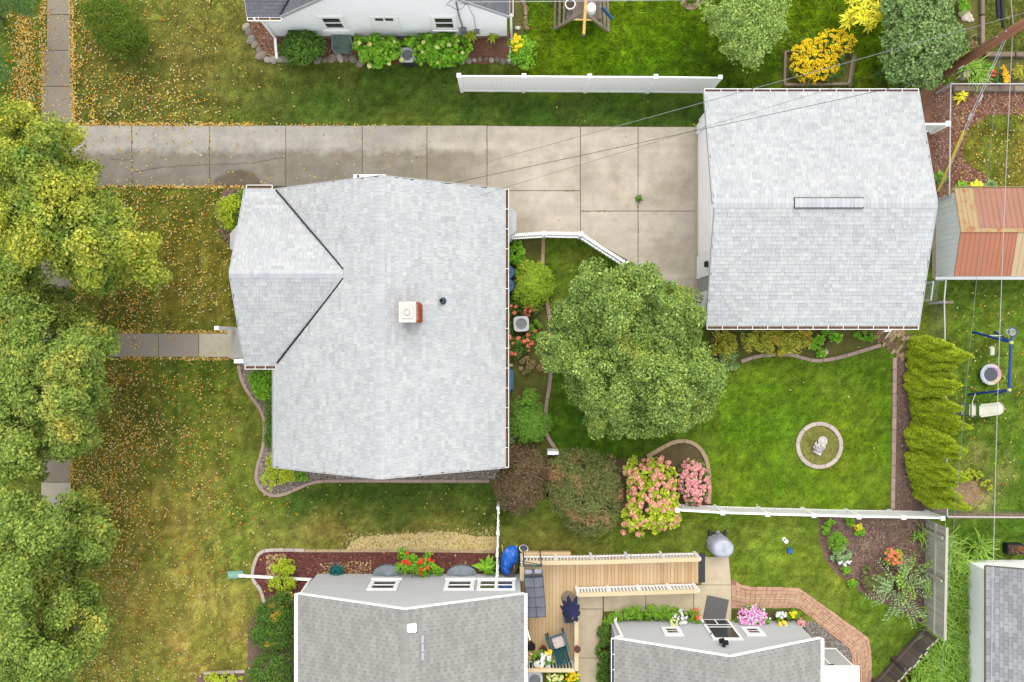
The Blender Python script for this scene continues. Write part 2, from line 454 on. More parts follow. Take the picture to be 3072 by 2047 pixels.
MAT_GREY = mat('grey_rubber_mat', C(118,118,118), 0.85, 0.10, 3, fine=0.15, fscale=40)
RED_PAINT = mat('red_paint', C(190,70,85), 0.5, 0.1, 6)
BLUE_BOARD = mat('blue_painted_board', C(74,128,180), 0.6, 0.08, 6)
YELLOW_WOOD = mat('yellow_pine_post', C(236,200,110), 0.7, 0.15, 6)
GALV = mat('galvanised_pipe', C(228,230,234), 0.45, 0.05, 5)
WELL = mat('clear_window_well_cover', C(146,160,170), 0.5, 0.3, 4, spec=0.25)
BIN_BROWN = mat('wheelbarrow_tray', C(112,106,104), 0.6, 0.15, 6)
HANDLE_WOOD = mat('pale_wood_handle', C(242,212,130), 0.7)
TRUNK = mat('bark', C(112,98,84), 0.95, 0.3, 8, fine=0.3, fscale=25, bump=0.6, bscale=20)
STEM = mat('shrub_stem', C(104,86,66), 0.9, 0.2, 10)
SHED_WALL = mat('shed_grey_metal', (.70,.74,.74), 0.5, 0.05, 2)
SHED_RED = mat('shed_red_metal', C(188,134,110), 0.6, 0.10, 1.2, fine=0.05)
SHED_ORANGE = mat('shed_orange_metal', C(196,130,100), 0.6, 0.08, 1.2, fine=0.05)
SHED_TAN = mat('shed_tan_rusting_metal', C(204,178,130), 0.6, 0.05, 3, dirt=(C(196,128,78),3.0,6.0))
SHED_PINK = mat('shed_buff_metal', C(214,192,150), 0.6, 0.07, 2)
CUSHION = mat('cushion_print', C(238,228,222), 0.8)
def cushion():
    m, nt, b = newmat('spotted_cushion')
    v = N(nt, 'ShaderNodeTexVoronoi', {'Vector': POS(nt), 'Scale': 22.0}).outputs['Distance']
    c = MIX(nt, M(nt, 'LESS_THAN', v, 0.33), C(240,228,224), C(205,96,92))
    nt.links.new(c, b.inputs['Base Color']); return m
CUSHION = cushion()

# leaves
# street maples: green turning yellow and orange
LF_STREET = leafmat('yellowing_street_leaf', [CF(106,128,40),CF(138,152,48),CF(166,172,56),CF(186,182,66),CF(120,140,44),CF(204,192,96)], 0.25, 1.0, tint=(CF(98,126,50),0.45,0.44,5))
LF_STREETG = leafmat('green_street_leaf', [CF(84,112,46),CF(112,138,56),CF(138,156,66),CF(96,122,52),CF(166,172,82)], 0.28, 1.0, tint=(CF(184,172,76),0.5,0.58,5))
LF_CENTER = leafmat('locust_leaf', [CF(74,102,46),CF(106,134,58),CF(138,162,76),CF(92,120,54),CF(172,190,106)], 0.22, 0.9, tint=(CF(166,172,70),0.55,0.55,4))
LF_APPLE = leafmat('apple_leaf', [CF(96,128,52),CF(132,160,72),CF(162,184,104),CF(112,142,60),CF(182,200,126)], 0.2, 1.5)
LF_LIME = leafmat('arborvitae_spray', [CF(104,126,18),CF(132,152,22),CF(152,170,30),CF(118,140,20),CF(176,186,48)], 0.2, 2.0)
LF_DARK = leafmat('dark_shrub_leaf', [CF(54,86,30),CF(76,110,36),CF(96,128,46),CF(64,96,34)], 0.25, 2.0)
LF_YEW = leafmat('yew_needle', [CF(60,84,20),CF(84,106,26),CF(110,130,38),CF(72,96,24)], 0.25, 2.0)
LF_BLUE = leafmat('bluish_shrub_leaf', [CF(80,112,58),CF(108,136,76),CF(136,158,98),CF(92,122,62)], 0.25, 1.4)
LF_FRESH = leafmat('fresh_green_leaf', [CF(78,128,26),CF(108,156,34),CF(136,182,50),CF(92,140,30)], 0.2, 2.0)
LF_LIMESHRUB = leafmat('lime_shrub_leaf', [CF(122,142,26),CF(152,170,36),CF(178,190,58),CF(136,156,30)], 0.22, 2.5)
LF_CEDAR = leafmat('juniper_spray', [CF(96,126,28),CF(124,150,36),CF(150,172,48),CF(108,138,30)], 0.25, 2.0)
LF_CEDARDK = leafmat('dark_cedar_spray', [CF(66,104,30),CF(88,126,38),CF(112,148,52),CF(76,114,32)], 0.25, 2.0)
LF_BROWN = leafmat('bronze_shrub_leaf', [CF(88,70,56),CF(112,92,72),CF(134,112,84),CF(98,80,60),CF(104,104,62)], 0.25, 2.0)
LF_OLIVE = leafmat('olive_shrub_leaf', [CF(84,100,52),CF(108,120,64),CF(130,132,78),CF(96,108,58)], 0.3, 1.2, tint=(CF(158,126,92),1.1,0.50,6))
LF_GOLD = leafmat('golden_leaf', [CF(146,158,50),CF(176,168,58),CF(126,146,46),CF(200,192,84),CF(114,142,46)], 0.2, 2.5, tint=(CF(196,146,62),1.6,0.56,5))
LF_YELLOW = leafmat('yellow_leaf', [CF(236,208,46),CF(200,196,56),CF(246,222,66),CF(168,178,52),CF(240,200,40)], 0.15, 3)
LF_HEDGE = leafmat('boxwood_leaf', [CF(50,82,24),CF(70,104,32),CF(92,124,42),CF(60,94,28)], 0.25, 2.0, tint=(CF(216,172,70),1.6,0.60,9))
LF_SILVER = leafmat('silvery_leaf', [CF(104,136,84),CF(130,160,106),CF(152,178,126)], 0.2, 3)
LF_REED = leafmat('strap_leaf', [CF(92,132,38),CF(124,162,56),CF(156,188,88),CF(104,142,46)], 0.2, 2.0)
LF_CONIFER = leafmat('bluegreen_conifer', [CF(70,104,54),CF(92,124,66),CF(118,142,78)], 0.25, 1.5)
FL_GOLD = multi('golden_petals', [CF(252,200,24),CF(246,184,16),CF(255,214,50),CF(232,166,16)], fine=0.05)
FL_PINK = multi('pink_hydrangea_petals', [CF(212,146,132),CF(196,128,116),CF(224,172,150),CF(216,188,158),CF(204,136,118)], fine=0.12)
FL_ROSE = multi('rose_sedum_petals', [CF(216,140,146),CF(200,116,126),CF(232,166,166),CF(226,180,172)], fine=0.12)
FL_PALE = multi('cream_green_petals', [CF(226,226,140),CF(210,216,120),CF(240,238,170)], fine=0.1)
FL_MAGENTA = multi('magenta_petals', [CF(226,110,190),CF(206,86,170),CF(244,170,216),CF(250,215,235)], fine=0.05)
FL_WHITE = multi('white_petals', [CF(232,232,236),CF(196,206,222),CF(250,250,246),CF(214,216,206)], fine=0.05)
FL_RED = multi('red_petals', [CF(212,62,40),CF(190,46,52),CF(226,90,50)], fine=0.1)
FL_ORANGE = multi('orange_petals', [CF(250,160,30),CF(246,140,20),CF(252,190,50)], fine=0.05)
FL_CORAL = multi('coral_petals', [CF(222,120,96),CF(206,100,84),CF(236,150,120)], fine=0.1)

# ================================================================ LAWN: ground sheet, grass
def L3(r, g, b): return np.array(C(r, g, b))
def sg(v): return 1/(1+np.exp(-np.clip(v,-40,40)))
def sb(px, py, x0, x1, y0, y1, s):
    return sg((px-x0)/s)*sg((x1-px)/s)*sg((py-y0)/s)*sg((y1-py)/s)
def lawn_rgb(px, py):
    n1 = fbm(px,py,260,1); n2 = fbm(px,py,70,2); n3 = vn(px,py,22,3)
    wx = px+(n1-.5)*120; wy = py+(n2-.5)*90
    def mixc(c, col, w): return c*(1-w[:,None])+col*w[:,None]
    base = np.repeat(L3(100,116,46)[None], len(px), 0)
    c = base
    tan = L3(172,150,92); olive = L3(110,112,48); deep = L3(70,98,38); vivid = L3(92,128,32); lush = L3(118,150,34); mid = L3(96,122,40)
    # strip between the drive and the vinyl fence
    c = mixc(c, L3(84,108,42), sb(wx,wy,650,2200,190,395,25))
    c = mixc(c, deep, .8*sb(wx,wy,1380,2160,268,400,14))  # deeper green along the fence: its soft shadow put into the grass colour
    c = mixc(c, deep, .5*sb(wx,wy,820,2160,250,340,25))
    c = mixc(c, L3(134,128,70), .55*sb(wx,wy,240,900,-50,260,60))
    c = mixc(c, L3(106,104,54), .5*sb(wx,wy,230,800,230,380,30))
    # front lawn
    c = mixc(c, olive, .85*sb(wx,wy,150,720,560,1000,30))
    c = mixc(c, L3(100,100,44), .6*sb(wx,wy,150,520,880,1700,60))
    c = mixc(c, L3(92,112,42), .55*sb(wx,wy,480,830,1060,1500,50))
    c = mixc(c, L3(150,144,72), .85*sb(wx,wy,150,860,1600,2200,90))
    c = mixc(c, L3(120,130,56), .45*sb(wx,wy,600,800,1560,1740,40))
    c = mixc(c, deep, .9*sb(wx,wy,860,1500,1440,1545,16))  # shadow band of the pale roofed house, painted into the grass colour
    c = mixc(c, L3(150,138,80), .6*sb(wx,wy,780,1490,1570,1660,22))
    # back lawn
    c = mixc(c, vivid, .9*sb(wx,wy,1640,2690,1060,1545,12))
    c = mixc(c, L3(66,98,26), .7*sb(wx,wy,1640,2100,1060,1390,30))  # shade of the big round tree, mixed into the turf colour
    c = mixc(c, L3(84,116,34), .9*sb(wx,wy,1600,1900,690,950,15))
    c = mixc(c, L3(132,150,50), np.clip(.9*sb(wx,wy,2180,2690,1220,1545,70)*n1*1.6,0,1))
    # yard above the fence
    c = mixc(c, lush, .95*sb(wx,wy,1560,2780,-100,262,14))
    c = mixc(c, L3(78,112,32), .7*sb(wx,wy,2050,2420,130,265,25))
    # right-hand yards
    c = mixc(c, L3(98,126,44), .9*sb(wx,wy,2770,3300,830,1560,16))
    c = mixc(c, L3(120,124,52), .9*sb(wx,wy,2860,3300,330,590,12))
    c = mixc(c, L3(126,138,66), .7*sb(wx,wy,2930,3300,-100,180,20))
    c = mixc(c, L3(186,160,120), .8*sb(wx,wy,2850,2960,1425,1540,16)*sg((n2-.42)*20))
    c = mixc(c, L3(186,160,120), .7*sb(wx,wy,2920,3010,1360,1440,16)*sg((n2-.40)*20))
    # yard below the long rail
    c = mixc(c, L3(112,132,50), .9*sb(wx,wy,1830,2800,1555,2100,12))
    c = mixc(c, L3(122,148,52), .6*sb(wx,wy,2180,2700,1580,1760,30))
    c = mixc(c, L3(126,118,62), .7*sb(wx,wy,1500,1850,1560,1690,25))
    c = mixc(c, L3(92,126,44), .9*sb(wx,wy,2840,3300,1552,2200,12))
    # bare sandy patches, thatch and mowing streaks
    front = sb(px,py,120,900,560,2200,40)
    t = sg((fbm(px,py,110,4)-.60)*22)
    t2 = sg((fbm(px,py,38,24)-.60)*18)
    c = mixc(c, tan, np.clip(t*(.06+.25*front*sb(px,py,200,900,1500,2200,120))+t2*(.05+.30*front*sb(px,py,200,900,1450,2200,160)),0,1))
    st = vn(px,py/7,13,5); st2 = vn(px/7,py,13,6)
    k = 1+(st-.5)*.42*front+(st2-.5)*.34*(1-front)
    k *= 0.82+.36*n2
    k *= 0.82+.36*n3
    c = c*k[:,None]
    gshift = (fbm(px,py,150,8)-.5)
    c[:,0] *= 1+gshift*.5; c[:,2] *= 1+gshift*.3
    c = np.clip(c,0.004,1)
    c *= (1.25+.14*sb(px,py,120,900,560,2200,60))[:,None]
    k9 = .66+.68*vn(px,py,10,11)*(.6+.8*vn(px,py,17,13)); c *= k9[:,None]
    g = c@np.array([.25,.65,.10])
    return g[:,None]+(c-g[:,None])*1.05
def lawn_mat():
    m, nt, b = newmat('lawn_turf')
    at = N(nt, 'ShaderNodeAttribute', attribute_name='Col').outputs['Color']
    c = VAR(nt, at, NOISE(nt, 45, 2), 0.6)
    c = VAR(nt, c, NOISE(nt, 11, 4), 0.55)
    nt.links.new(c, b.inputs['Base Color']); b.inputs['Roughness'].default_value = 0.95
    b.inputs['Specular IOR Level'].default_value = 0.1
    BUMP(nt, b, NOISE(nt, 40, 3), 0.6, 0.03); return m
def blade_mat():
    m, nt, b = newmat('grass_blade')
    at = N(nt, 'ShaderNodeAttribute', attribute_name='Col').outputs['Color']
    nt.links.new(at, b.inputs['Base Color']); b.inputs['Roughness'].default_value = 0.8
    b.inputs['Specular IOR Level'].default_value = 0.15
    tr = N(nt, 'ShaderNodeBsdfTranslucent', {'Color': at})
    mx = N(nt, 'ShaderNodeMixShader', {0: 0.2, 1: b.outputs[0], 2: tr.outputs[0]})
    nt.links.new(mx.outputs[0], nt.nodes['Material Output'].inputs[0]); return m

step = 0.13
gx = np.arange(-25, 25.01, step); gy = np.arange(-18, 18.01, step)
X, Y = np.meshgrid(gx, gy); X = X.ravel(); Y = Y.ravel(); nx, ny = len(gx), len(gy)
pxg = X*75+1536; pyg = 1023.5-Y*75
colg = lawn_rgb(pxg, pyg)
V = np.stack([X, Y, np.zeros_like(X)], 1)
i = np.arange((nx-1)*(ny-1)); r = i//(nx-1); q = i%(nx-1); b0 = r*nx+q
F = np.stack([b0, b0+1, b0+nx+1, b0+nx], 1)
x0,x1,y0,y1 = gx[0],gx[-1],gy[0],gy[-1]; R_ = 260.0; nV = len(V)
ext = np.array([[-R_,-R_,0],[R_,-R_,0],[R_,R_,0],[-R_,R_,0],[x0,y0,0],[x1,y0,0],[x1,y1,0],[x0,y1,0]])
V = np.concatenate([V, ext]); colg = np.concatenate([colg, np.repeat(L3(100,118,46)[None],8,0)])
F = np.concatenate([F, nV+np.array([[0,1,5,4],[1,2,6,5],[2,3,7,6],[3,0,4,7]])])
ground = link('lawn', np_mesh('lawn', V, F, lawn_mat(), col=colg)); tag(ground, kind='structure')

# ================================================================ PAVED GROUND
EXCL = []            # survey polygons where no grass grows
def pts(poly, h=0): return [P2(x, y, h) for x, y in poly]
def bed(name, poly, m, z=0.006, excl=True):
    MB().sheet(pts(poly), z).build(name, m)['kind'] = 'structure'
    if excl: EXCL.append(poly)
def shrink(poly, g):
    cx = sum(p[0] for p in poly)/len(poly); cy = sum(p[1] for p in poly)/len(poly)
    return poly
def slab(parent, poly, m, top=0.03, g=0.9, name='slab'):
    """one cast slab, its edges pulled in by g survey pixels so a joint shows."""
    n = len(poly); A = sum(poly[i][0]*poly[(i+1)%n][1]-poly[(i+1)%n][0]*poly[i][1] for i in range(n))
    if A < 0: poly = poly[::-1]
    out = []
    for i in range(n):
        a, b_, c_ = np.array(poly[i-1],float), np.array(poly[i],float), np.array(poly[(i+1)%n],float)
        e0 = (b_-a)/np.linalg.norm(b_-a); e1 = (c_-b_)/np.linalg.norm(c_-b_)
        n0 = np.array([-e0[1],e0[0]]); n1 = np.array([-e1[1],e1[0]]); k = 1+n0@n1
        out.append(tuple(b_+(n0+n1)/max(k,.3)*g))
    o = MB().prism(pts(out), -0.08, top+random.uniform(-.003,.003)).bevel(name, m, parent, w=0.006, seg=1)
    return o

# pavement along the street, left
pv = struct('pavement', P(170, 700)); ys = [-62,45,152,260,368,476,584,692,800,908,1016,1124,1232,1340,1447,1554,1660,1768,1876,1984,2110]
for a_, b_ in zip(ys[:-1], ys[1:]):
    l0, r0 = (141,212) if b_ <= 160 else (126,213) if b_ <= 270 else (124,222) if b_ < 380 else (124,214)
    slab(pv, [(l0,a_),(r0,a_),(r0,b_),(l0,b_)], CONC_LIGHT if a_ == 1447 else CONC_GREY)
EXCL.append([(124,-62),(214,-62),(222,375),(214,2110),(124,2110)])

# driveway
def drive_mat():
    m, nt, b = newmat('driveway_concrete')
    p = POS(nt); sx = N(nt, 'ShaderNodeSeparateXYZ', {0: p}); x, y = sx.outputs[0], sx.outputs[1]
    n1 = NOISE(nt, 0.5, 4); n2 = NOISE(nt, 2.2, 5); n3 = NOISE(nt, 60, 2)
    f = M(nt, 'MULTIPLY_ADD', x, 0.11, M(nt, 'MULTIPLY_ADD', n1, 0.6, 0.58), clamp=True)
    c = MIX(nt, f, C(194,189,179), C(216,206,188))
    # traffic-stained lower two thirds of the drive, its edge wandering
    yy = M(nt, 'ADD', y, M(nt, 'MULTIPLY_ADD', n2, 0.7, -0.35))
    band = M(nt, 'MULTIPLY', M(nt, 'SUBTRACT', 7.75, yy), 3.0, clamp=True)
    fade = M(nt, 'MULTIPLY', M(nt, 'SUBTRACT', 0.8, x), 0.3, clamp=True)
    amt = M(nt, 'MULTIPLY', M(nt, 'MULTIPLY', band, fade), M(nt, 'MULTIPLY_ADD', n1, 1.2, 0.35, clamp=True), clamp=True)
    c = MIX(nt, amt, c, MIX(nt, f, C(150,144,131), C(168,157,135)))
    def ellipse(cx, cy, rx, ry, soft):
        dx = M(nt, 'DIVIDE', M(nt, 'SUBTRACT', x, cx), rx); dy = M(nt, 'DIVIDE', M(nt, 'SUBTRACT', y, cy), ry)
        d = M(nt, 'SQRT', M(nt, 'ADD', M(nt, 'MULTIPLY', dx, dx), M(nt, 'MULTIPLY', dy, dy)))
        d = M(nt, 'ADD', d, M(nt, 'MULTIPLY_ADD', n2, 0.6, -0.3))
        return M(nt, 'MULTIPLY', M(nt, 'SUBTRACT', 1.0, d), soft, clamp=True)
    wet = ellipse(-10.95, 6.15, 1.05, 0.78, 6.0)
    c = MIX(nt, M(nt, 'MULTIPLY', wet, 0.85), c, C(118,104,88))
    for e_ in ((6.1,5.9,1.1,1.0,1.4),(2.8,6.6,0.7,1.5,1.2),(0.4,4.7,1.0,0.8,1.2),(6.2,3.4,1.2,1.0,1.0),(4.2,6.4,0.4,1.6,1.0)):
        c = MIX(nt, M(nt, 'MULTIPLY', ellipse(*e_), 0.5), c, C(178,165,142))
    c = VAR(nt, c, n2, 0.24); c = VAR(nt, c, NOISE(nt, 0.9, 5), 0.2); c = VAR(nt, c, NOISE(nt, 1.0, 5, STRETCH(nt, p, (0.5, 2.4, 1))), 0.22); c = VAR(nt, c, n3, 0.22); c = VAR(nt, c, NOISE(nt, 9, 4), 0.12)
    nt.links.new(c, b.inputs['Base Color']); b.inputs['Roughness'].default_value = 0.9
    b.inputs['Specular IOR Level'].default_value = 0.2
    BUMP(nt, b, n3, 0.15); return m
DRIVE = drive_mat()
JOINT = mat('joint_dirt', C(112,100,74), 0.95, 0.3, 4)
dw = struct('driveway', P(1300, 480))
dpoly = [(232,388),(243,376),(1000,376),(2098,381),(2098,905),(1900,800),(1746,703),(1500,703),(1500,565),(232,560)]
MB().sheet(pts(dpoly), 0.008).build('joint_bed', JOINT, dw); EXCL.append(dpoly)
EXCL.append([(100,375),(240,375),(240,560),(100,560)])
slab(dw, [(-60,378),(60,378),(60,560),(-60,560)], DRIVE); slab(dw, [(60,378),(124,378),(124,560),(60,560)], DRIVE)
slab(dw, [(214,395),(244,376),(396,377),(397,560),(214,560)], DRIVE)
for x_, xr, yb in ((396,629,560),(629,858,560),(858,1087,562),(1087,1281,564),(1281,1461,570)):
    slab(dw, [(x_,377),(xr,377),(xr,yb),(x_,yb)], DRIVE)
slab(dw, [(1461,378),(1741,380),(1741,573),(1461,573)], DRIVE)
slab(dw, [(1500,573),(1741,573),(1741,703),(1500,703)], DRIVE)
slab(dw, [(1741,380),(1914,381),(1914,634),(1741,634)], DRIVE)
slab(dw, [(1914,381),(2092,381),(2092,634),(1914,634)], DRIVE)
slab(dw, [(1741,634),(1914,634),(1914,800),(1741,700)], DRIVE)
slab(dw, [(1914,634),(2092,634),(2092,905),(1914,800)], DRIVE)
def crack(path, w=0.014):
    m = MB()
    for (a_, b_) in zip(path[:-1], path[1:]):
        m.bar(P(*a_, 0.034), P(*b_, 0.034), w, 0.004)
    m.build('crack', JOINT, dw)
def wig(a_, b_, n, amp, seed):
    r = random.Random(seed)
    return [(a_[0]+(b_[0]-a_[0])*i/n, a_[1]+(b_[1]-a_[1])*i/n+(r.uniform(-amp,amp) if 0<i<n else 0)) for i in range(n+1)]
crack(wig((398,517),(490,501),8,1.6,1), 0.02); crack(wig((490,501),(628,494),9,1.5,2), 0.012)
crack(wig((631,494),(760,490),8,2,3)); crack(wig((760,490),(857,472),7,2,4)); crack(wig((332,478),(396,478),6,3,5), 0.018)
# moss in the joints and weeds
moss = mat('joint_moss', C(118,124,48), 0.95, 0.3, 8)
mm = MB()
for (x0_,y0_,x1_,y1_,n_) in ((1690,574,1740,572,14),(1744,634,1830,634,26),(1461,380,1463,500,6),(396,380,399,558,18),(629,520,632,558,8),(1913,610,1915,700,14)):
    for _ in range(n_):
        t = random.random(); mm.cbox(*P(x0_+(x1_-x0_)*t, y0_+(y1_-y0_)*t+random.uniform(-1,1), 0.034), random.uniform(.02,.06), random.uniform(.015,.03), .012, random.random()*3)
o = mm.build('joint_moss', moss, dw); o['kind'] = 'stuff'

# walk to the front door, left of the house
fw = struct('front_walk', P(500, 1036))
for x_, xr, m_ in ((214,340,CONC_WALK),(340,476,CONC_WALK),(476,597,CONC_WALK),(597,686,CONC_LIGHT)):
    slab(fw, [(x_,1000),(xr,1000),(xr,1072),(x_,1072)], m_)
slab(fw, [(686,992),(708,985),(708,1082),(686,1072)], CONC_LIGHT, 0.17, name='step')
EXCL.append([(214,1000),(710,998),(710,1080),(214,1072)])

# patio and walks behind the lower house
pt = struct('patio', P(2000, 1800))
slab(pt, [(2103,1670),(2186,1670),(2194,1755),(2103,1755)], CONC_PATIO)
slab(pt, [(2080,1755),(2194,1755),(2194,1862),(2080,1862)], CONC_PATIO)
for x_, xr in ((1810,1937),(1937,2080)): slab(pt, [(x_,1740),(xr,1740),(xr,1835),(x_,1835)], CONC_PATIO)
for y_, yb in ((1740,1827),(1827,1974),(1974,2110)): slab(pt, [(1730,y_),(1809,y_),(1809 if yb < 1900 else 1800,yb),(1730,yb)], CONC_PATIO)
EXCL += [[(2080,1668),(2194,1668),(2194,1862),(2080,1862)], [(1730,1740),(2080,1740),(2080,1833),(1830,1833),(1800,1850),(1800,2110),(1730,2110)]]

# stamped paver path, with a tan border line
pp = struct('paver_path', P(2400, 1800))
outer = [(2194,1736),(2208,1744),(2235,1760),(2395,1763),(2440,1794),(2500,1838),(2560,1880),(2607,1915),(2614,1960),(2616,2110)]
inner = [(2194,1826),(2235,1826),(2395,1824),(2440,1858),(2480,1895),(2530,1930),(2550,1950),(2556,1975),(2556,2110)]
def resample(path, n):
    p = np.array(path,float); s = np.r_[0,np.cumsum(np.hypot(*np.diff(p,axis=0).T))]
    t = np.linspace(0,s[-1],n); return np.stack([np.interp(t,s,p[:,0]),np.interp(t,s,p[:,1])],1)
po, pi_ = resample(outer, 42), resample(inner, 42)
MB().sheet(pts([tuple(q) for q in po]+[tuple(q) for q in pi_[::-1]]), 0.012).build('path_bed', PAVER_JOINT, pp)
EXCL.append(outer+inner[::-1])
lanes = [0,.17,.34,.50,.565,.74,.89,1.0]
for i in range(41):
    for j in range(7):
        tan = j == 3
        if not tan and j in (0,5) and (i+j)%3 == 0: continue
        a_, b_ = lanes[j], lanes[j+1]
        i2 = i+1
        if not tan and j in (0,5) and (i+j)%3 == 2: i2 = min(i+2,41)
        q = [po[i]*(1-a_)+pi_[i]*a_, po[i2]*(1-a_)+pi_[i2]*a_, po[i2]*(1-b_)+pi_[i2]*b_, po[i]*(1-b_)+pi_[i]*b_]
        q = [tuple(v+(RNG.uniform(-1.2,1.2,2) if not tan else 0)) for v in q]
        try: slab(pp, q, PAVER_TAN if tan else PAVER, 0.03, 0.35, 'paver')
        except Exception: pass

# old brick path beside the garage corner
bp = struct('brick_path', P(2690, 1020))
brick_me = MB().cbox(0,0,0,.21,.105,.06).mesh('brick', BRICK_OLD)
ang = math.radians(52)
for i in range(-6,7):
    for j in range(-3,4):
        u = i*0.118; v = j*0.225+(0.11 if i%2 else 0)
        if abs(v) > 0.55 or random.random() < .06: continue
        x_ = u*math.cos(ang+math.pi/2)+v*math.cos(ang); y_ = u*math.sin(ang+math.pi/2)+v*math.sin(ang)
        cx, cy, _ = P(2686,1018)
        o = link('brick', brick_me, bp); o.location = (x_+cx-ORG[bp.name][0], y_+cy-ORG[bp.name][1], .012+random.uniform(-.008,.008)); o.rotation_euler = (0,0,ang+random.uniform(-.06,.06))
EXCL.append([(2640,1040),(2690,975),(2740,1000),(2690,1070)])

# ================================================================ PLANTING BEDS
bed('mulch_bed', [(742,70),(750,110),(775,150),(800,182),(900,186),(1060,186),(1230,196),(1425,192),(1535,190),(1535,100),(820,100),(800,60)], MULCH_BARK)
bed('flower_bed', [(1525,-60),(1578,-60),(1578,95),(1600,205),(1530,205)], SOIL_GREEN)
bed('west_bed', [(715,568),(672,568),(655,600),(648,650),(662,700),(690,738),(720,740)], MULCH)
bed('gravel_bed', [(700,1085),(715,1098),(724,1149),(752,1195),(778,1230),(790,1275),(787,1346),(768,1405),(766,1440),(784,1470),(815,1484),(845,1482),(884,1466),(930,1445),(968,1438),(1520,1438),(1520,1390),(840,1385),(840,1085)], GRAVEL_BASE)
bed('east_bed', [(1500,712),(1628,712),(1626,810),(1640,905),(1650,960),(1655,1040),(1652,1110),(1650,1150),(1637,1220),(1634,1290),(1650,1325),(1672,1352),(1660,1500),(1480,1500),(1480,1440),(1500,1400)], SOIL_GREEN)
bed('shrub_bed', [(1640,1420),(1700,1380),(1945,1370),(1985,1342),(2030,1324),(2070,1325),(2100,1348),(2122,1385),(2130,1440),(2127,1520),(2000,1530),(1760,1560),(1640,1500)], SOIL)
gs = [(2150,1095),(2222,1085),(2255,1073),(2287,1066),(2340,1063),(2372,1064),(2400,1072),(2440,1083),(2485,1080),(2530,1070),(2585,1053),(2640,1037)]
bed('garage_bed', gs+[(2640,960),(2120,960),(2120,1085)], SOIL_GREEN)
bed('hedge_bed', [(2688,1065),(2686,1540),(2838,1548),(2845,1040),(2760,1020)], MULCH)
bed('bark_bed', [(2760,255),(3200,255),(3200,345),(2965,345),(2912,380),(2888,430),(2887,470),(2905,495),(2950,520),(2985,555),(3000,600),(2800,600),(2790,500)], MULCH_BARK)
bed('border_bed', [(2860,165),(3200,160),(3200,255),(2850,255)], SOIL_GREEN, 0.007)
bed('rockery_bed', [(2865,-60),(2932,-60),(2938,140),(2870,165)], SOIL_GREEN, 0.007)
bed('red_mulch_bed', [(791,1806),(783,1769),(759,1743),(758,1715),(770,1677),(783,1656),(819,1651),(914,1654),(1200,1654),(1490,1658),(1492,1740),(940,1740),(900,1800),(890,1840),(820,1830)], MULCH_RED)
bed('straw_patch', [(1040,1651),(1052,1628),(1085,1612),(1200,1606),(1280,1600),(1360,1599),(1430,1613),(1488,1612),(1488,1653)], STRAW_BASE, 0.005)
bed('corner_bed', [(2455,1552),(2456,1620),(2475,1680),(2510,1722),(2555,1757),(2600,1790),(2660,1815),(2720,1845),(2774,1880),(2778,1552)], MULCH)
bed('gravel_strip', [(2405,1862),(2440,1862),(2482,1898),(2532,1934),(2552,1955),(2556,1990),(2470,1990),(2405,1930)], GRAVEL_BASE)
bed('corner_planting', [(586,2110),(590,2030),(610,2019),(735,2016),(745,2110)], MULCH)
bed('lily_bed', [(1795,1850),(1835,1815),(2080,1828),(2085,1870),(1840,1870),(1840,2110),(1790,2110)], SOIL_GREEN)
bed('petunia_bed', [(2194,1830),(2396,1828),(2415,1880),(2190,1880)], SOIL_GREEN)
bed('grass_strip_bed', [(2786,1560),(2850,1600),(2900,1660),(2900,2110),(2640,2110),(2790,1910)], SOIL_GREEN)
bed('hedge_side_bed', [(745,2110),(742,1980),(745,1880),(790,1790),(890,1770),(890,2110)], MULCH, 0.0085)
EXCL += [[(20,40),(125,40),(125,330),(60,330),(20,200)]]
ell_circle = [(2457+62*math.cos(t*math.pi/20), 1336+62*math.sin(t*math.pi/20)) for t in range(40)]
bed('circle_bed', ell_circle, mat('circle_groundcover', C(150,146,76), 0.95, 0.3, 3, fine=0.35, fscale=25, dirt=(C(128,150,50),2,3)), 0.006, False)
MB().sheet(pts(ell(2900,1480,45,40,16,.25,3)), 0.004).build('bare_patch', mat('bare_earth', C(176,148,116), .95, .3, 2.5, fine=.3, fscale=18))['kind'] = 'structure'
MB().sheet(pts([(2845,1540),(3200,1538),(3200,1556),(2845,1556)]), 0.004).build('bare_strip', mat('bare_soil', C(160,126,98), .95, .3, 2.5, fine=.3, fscale=18))['kind'] = 'structure'

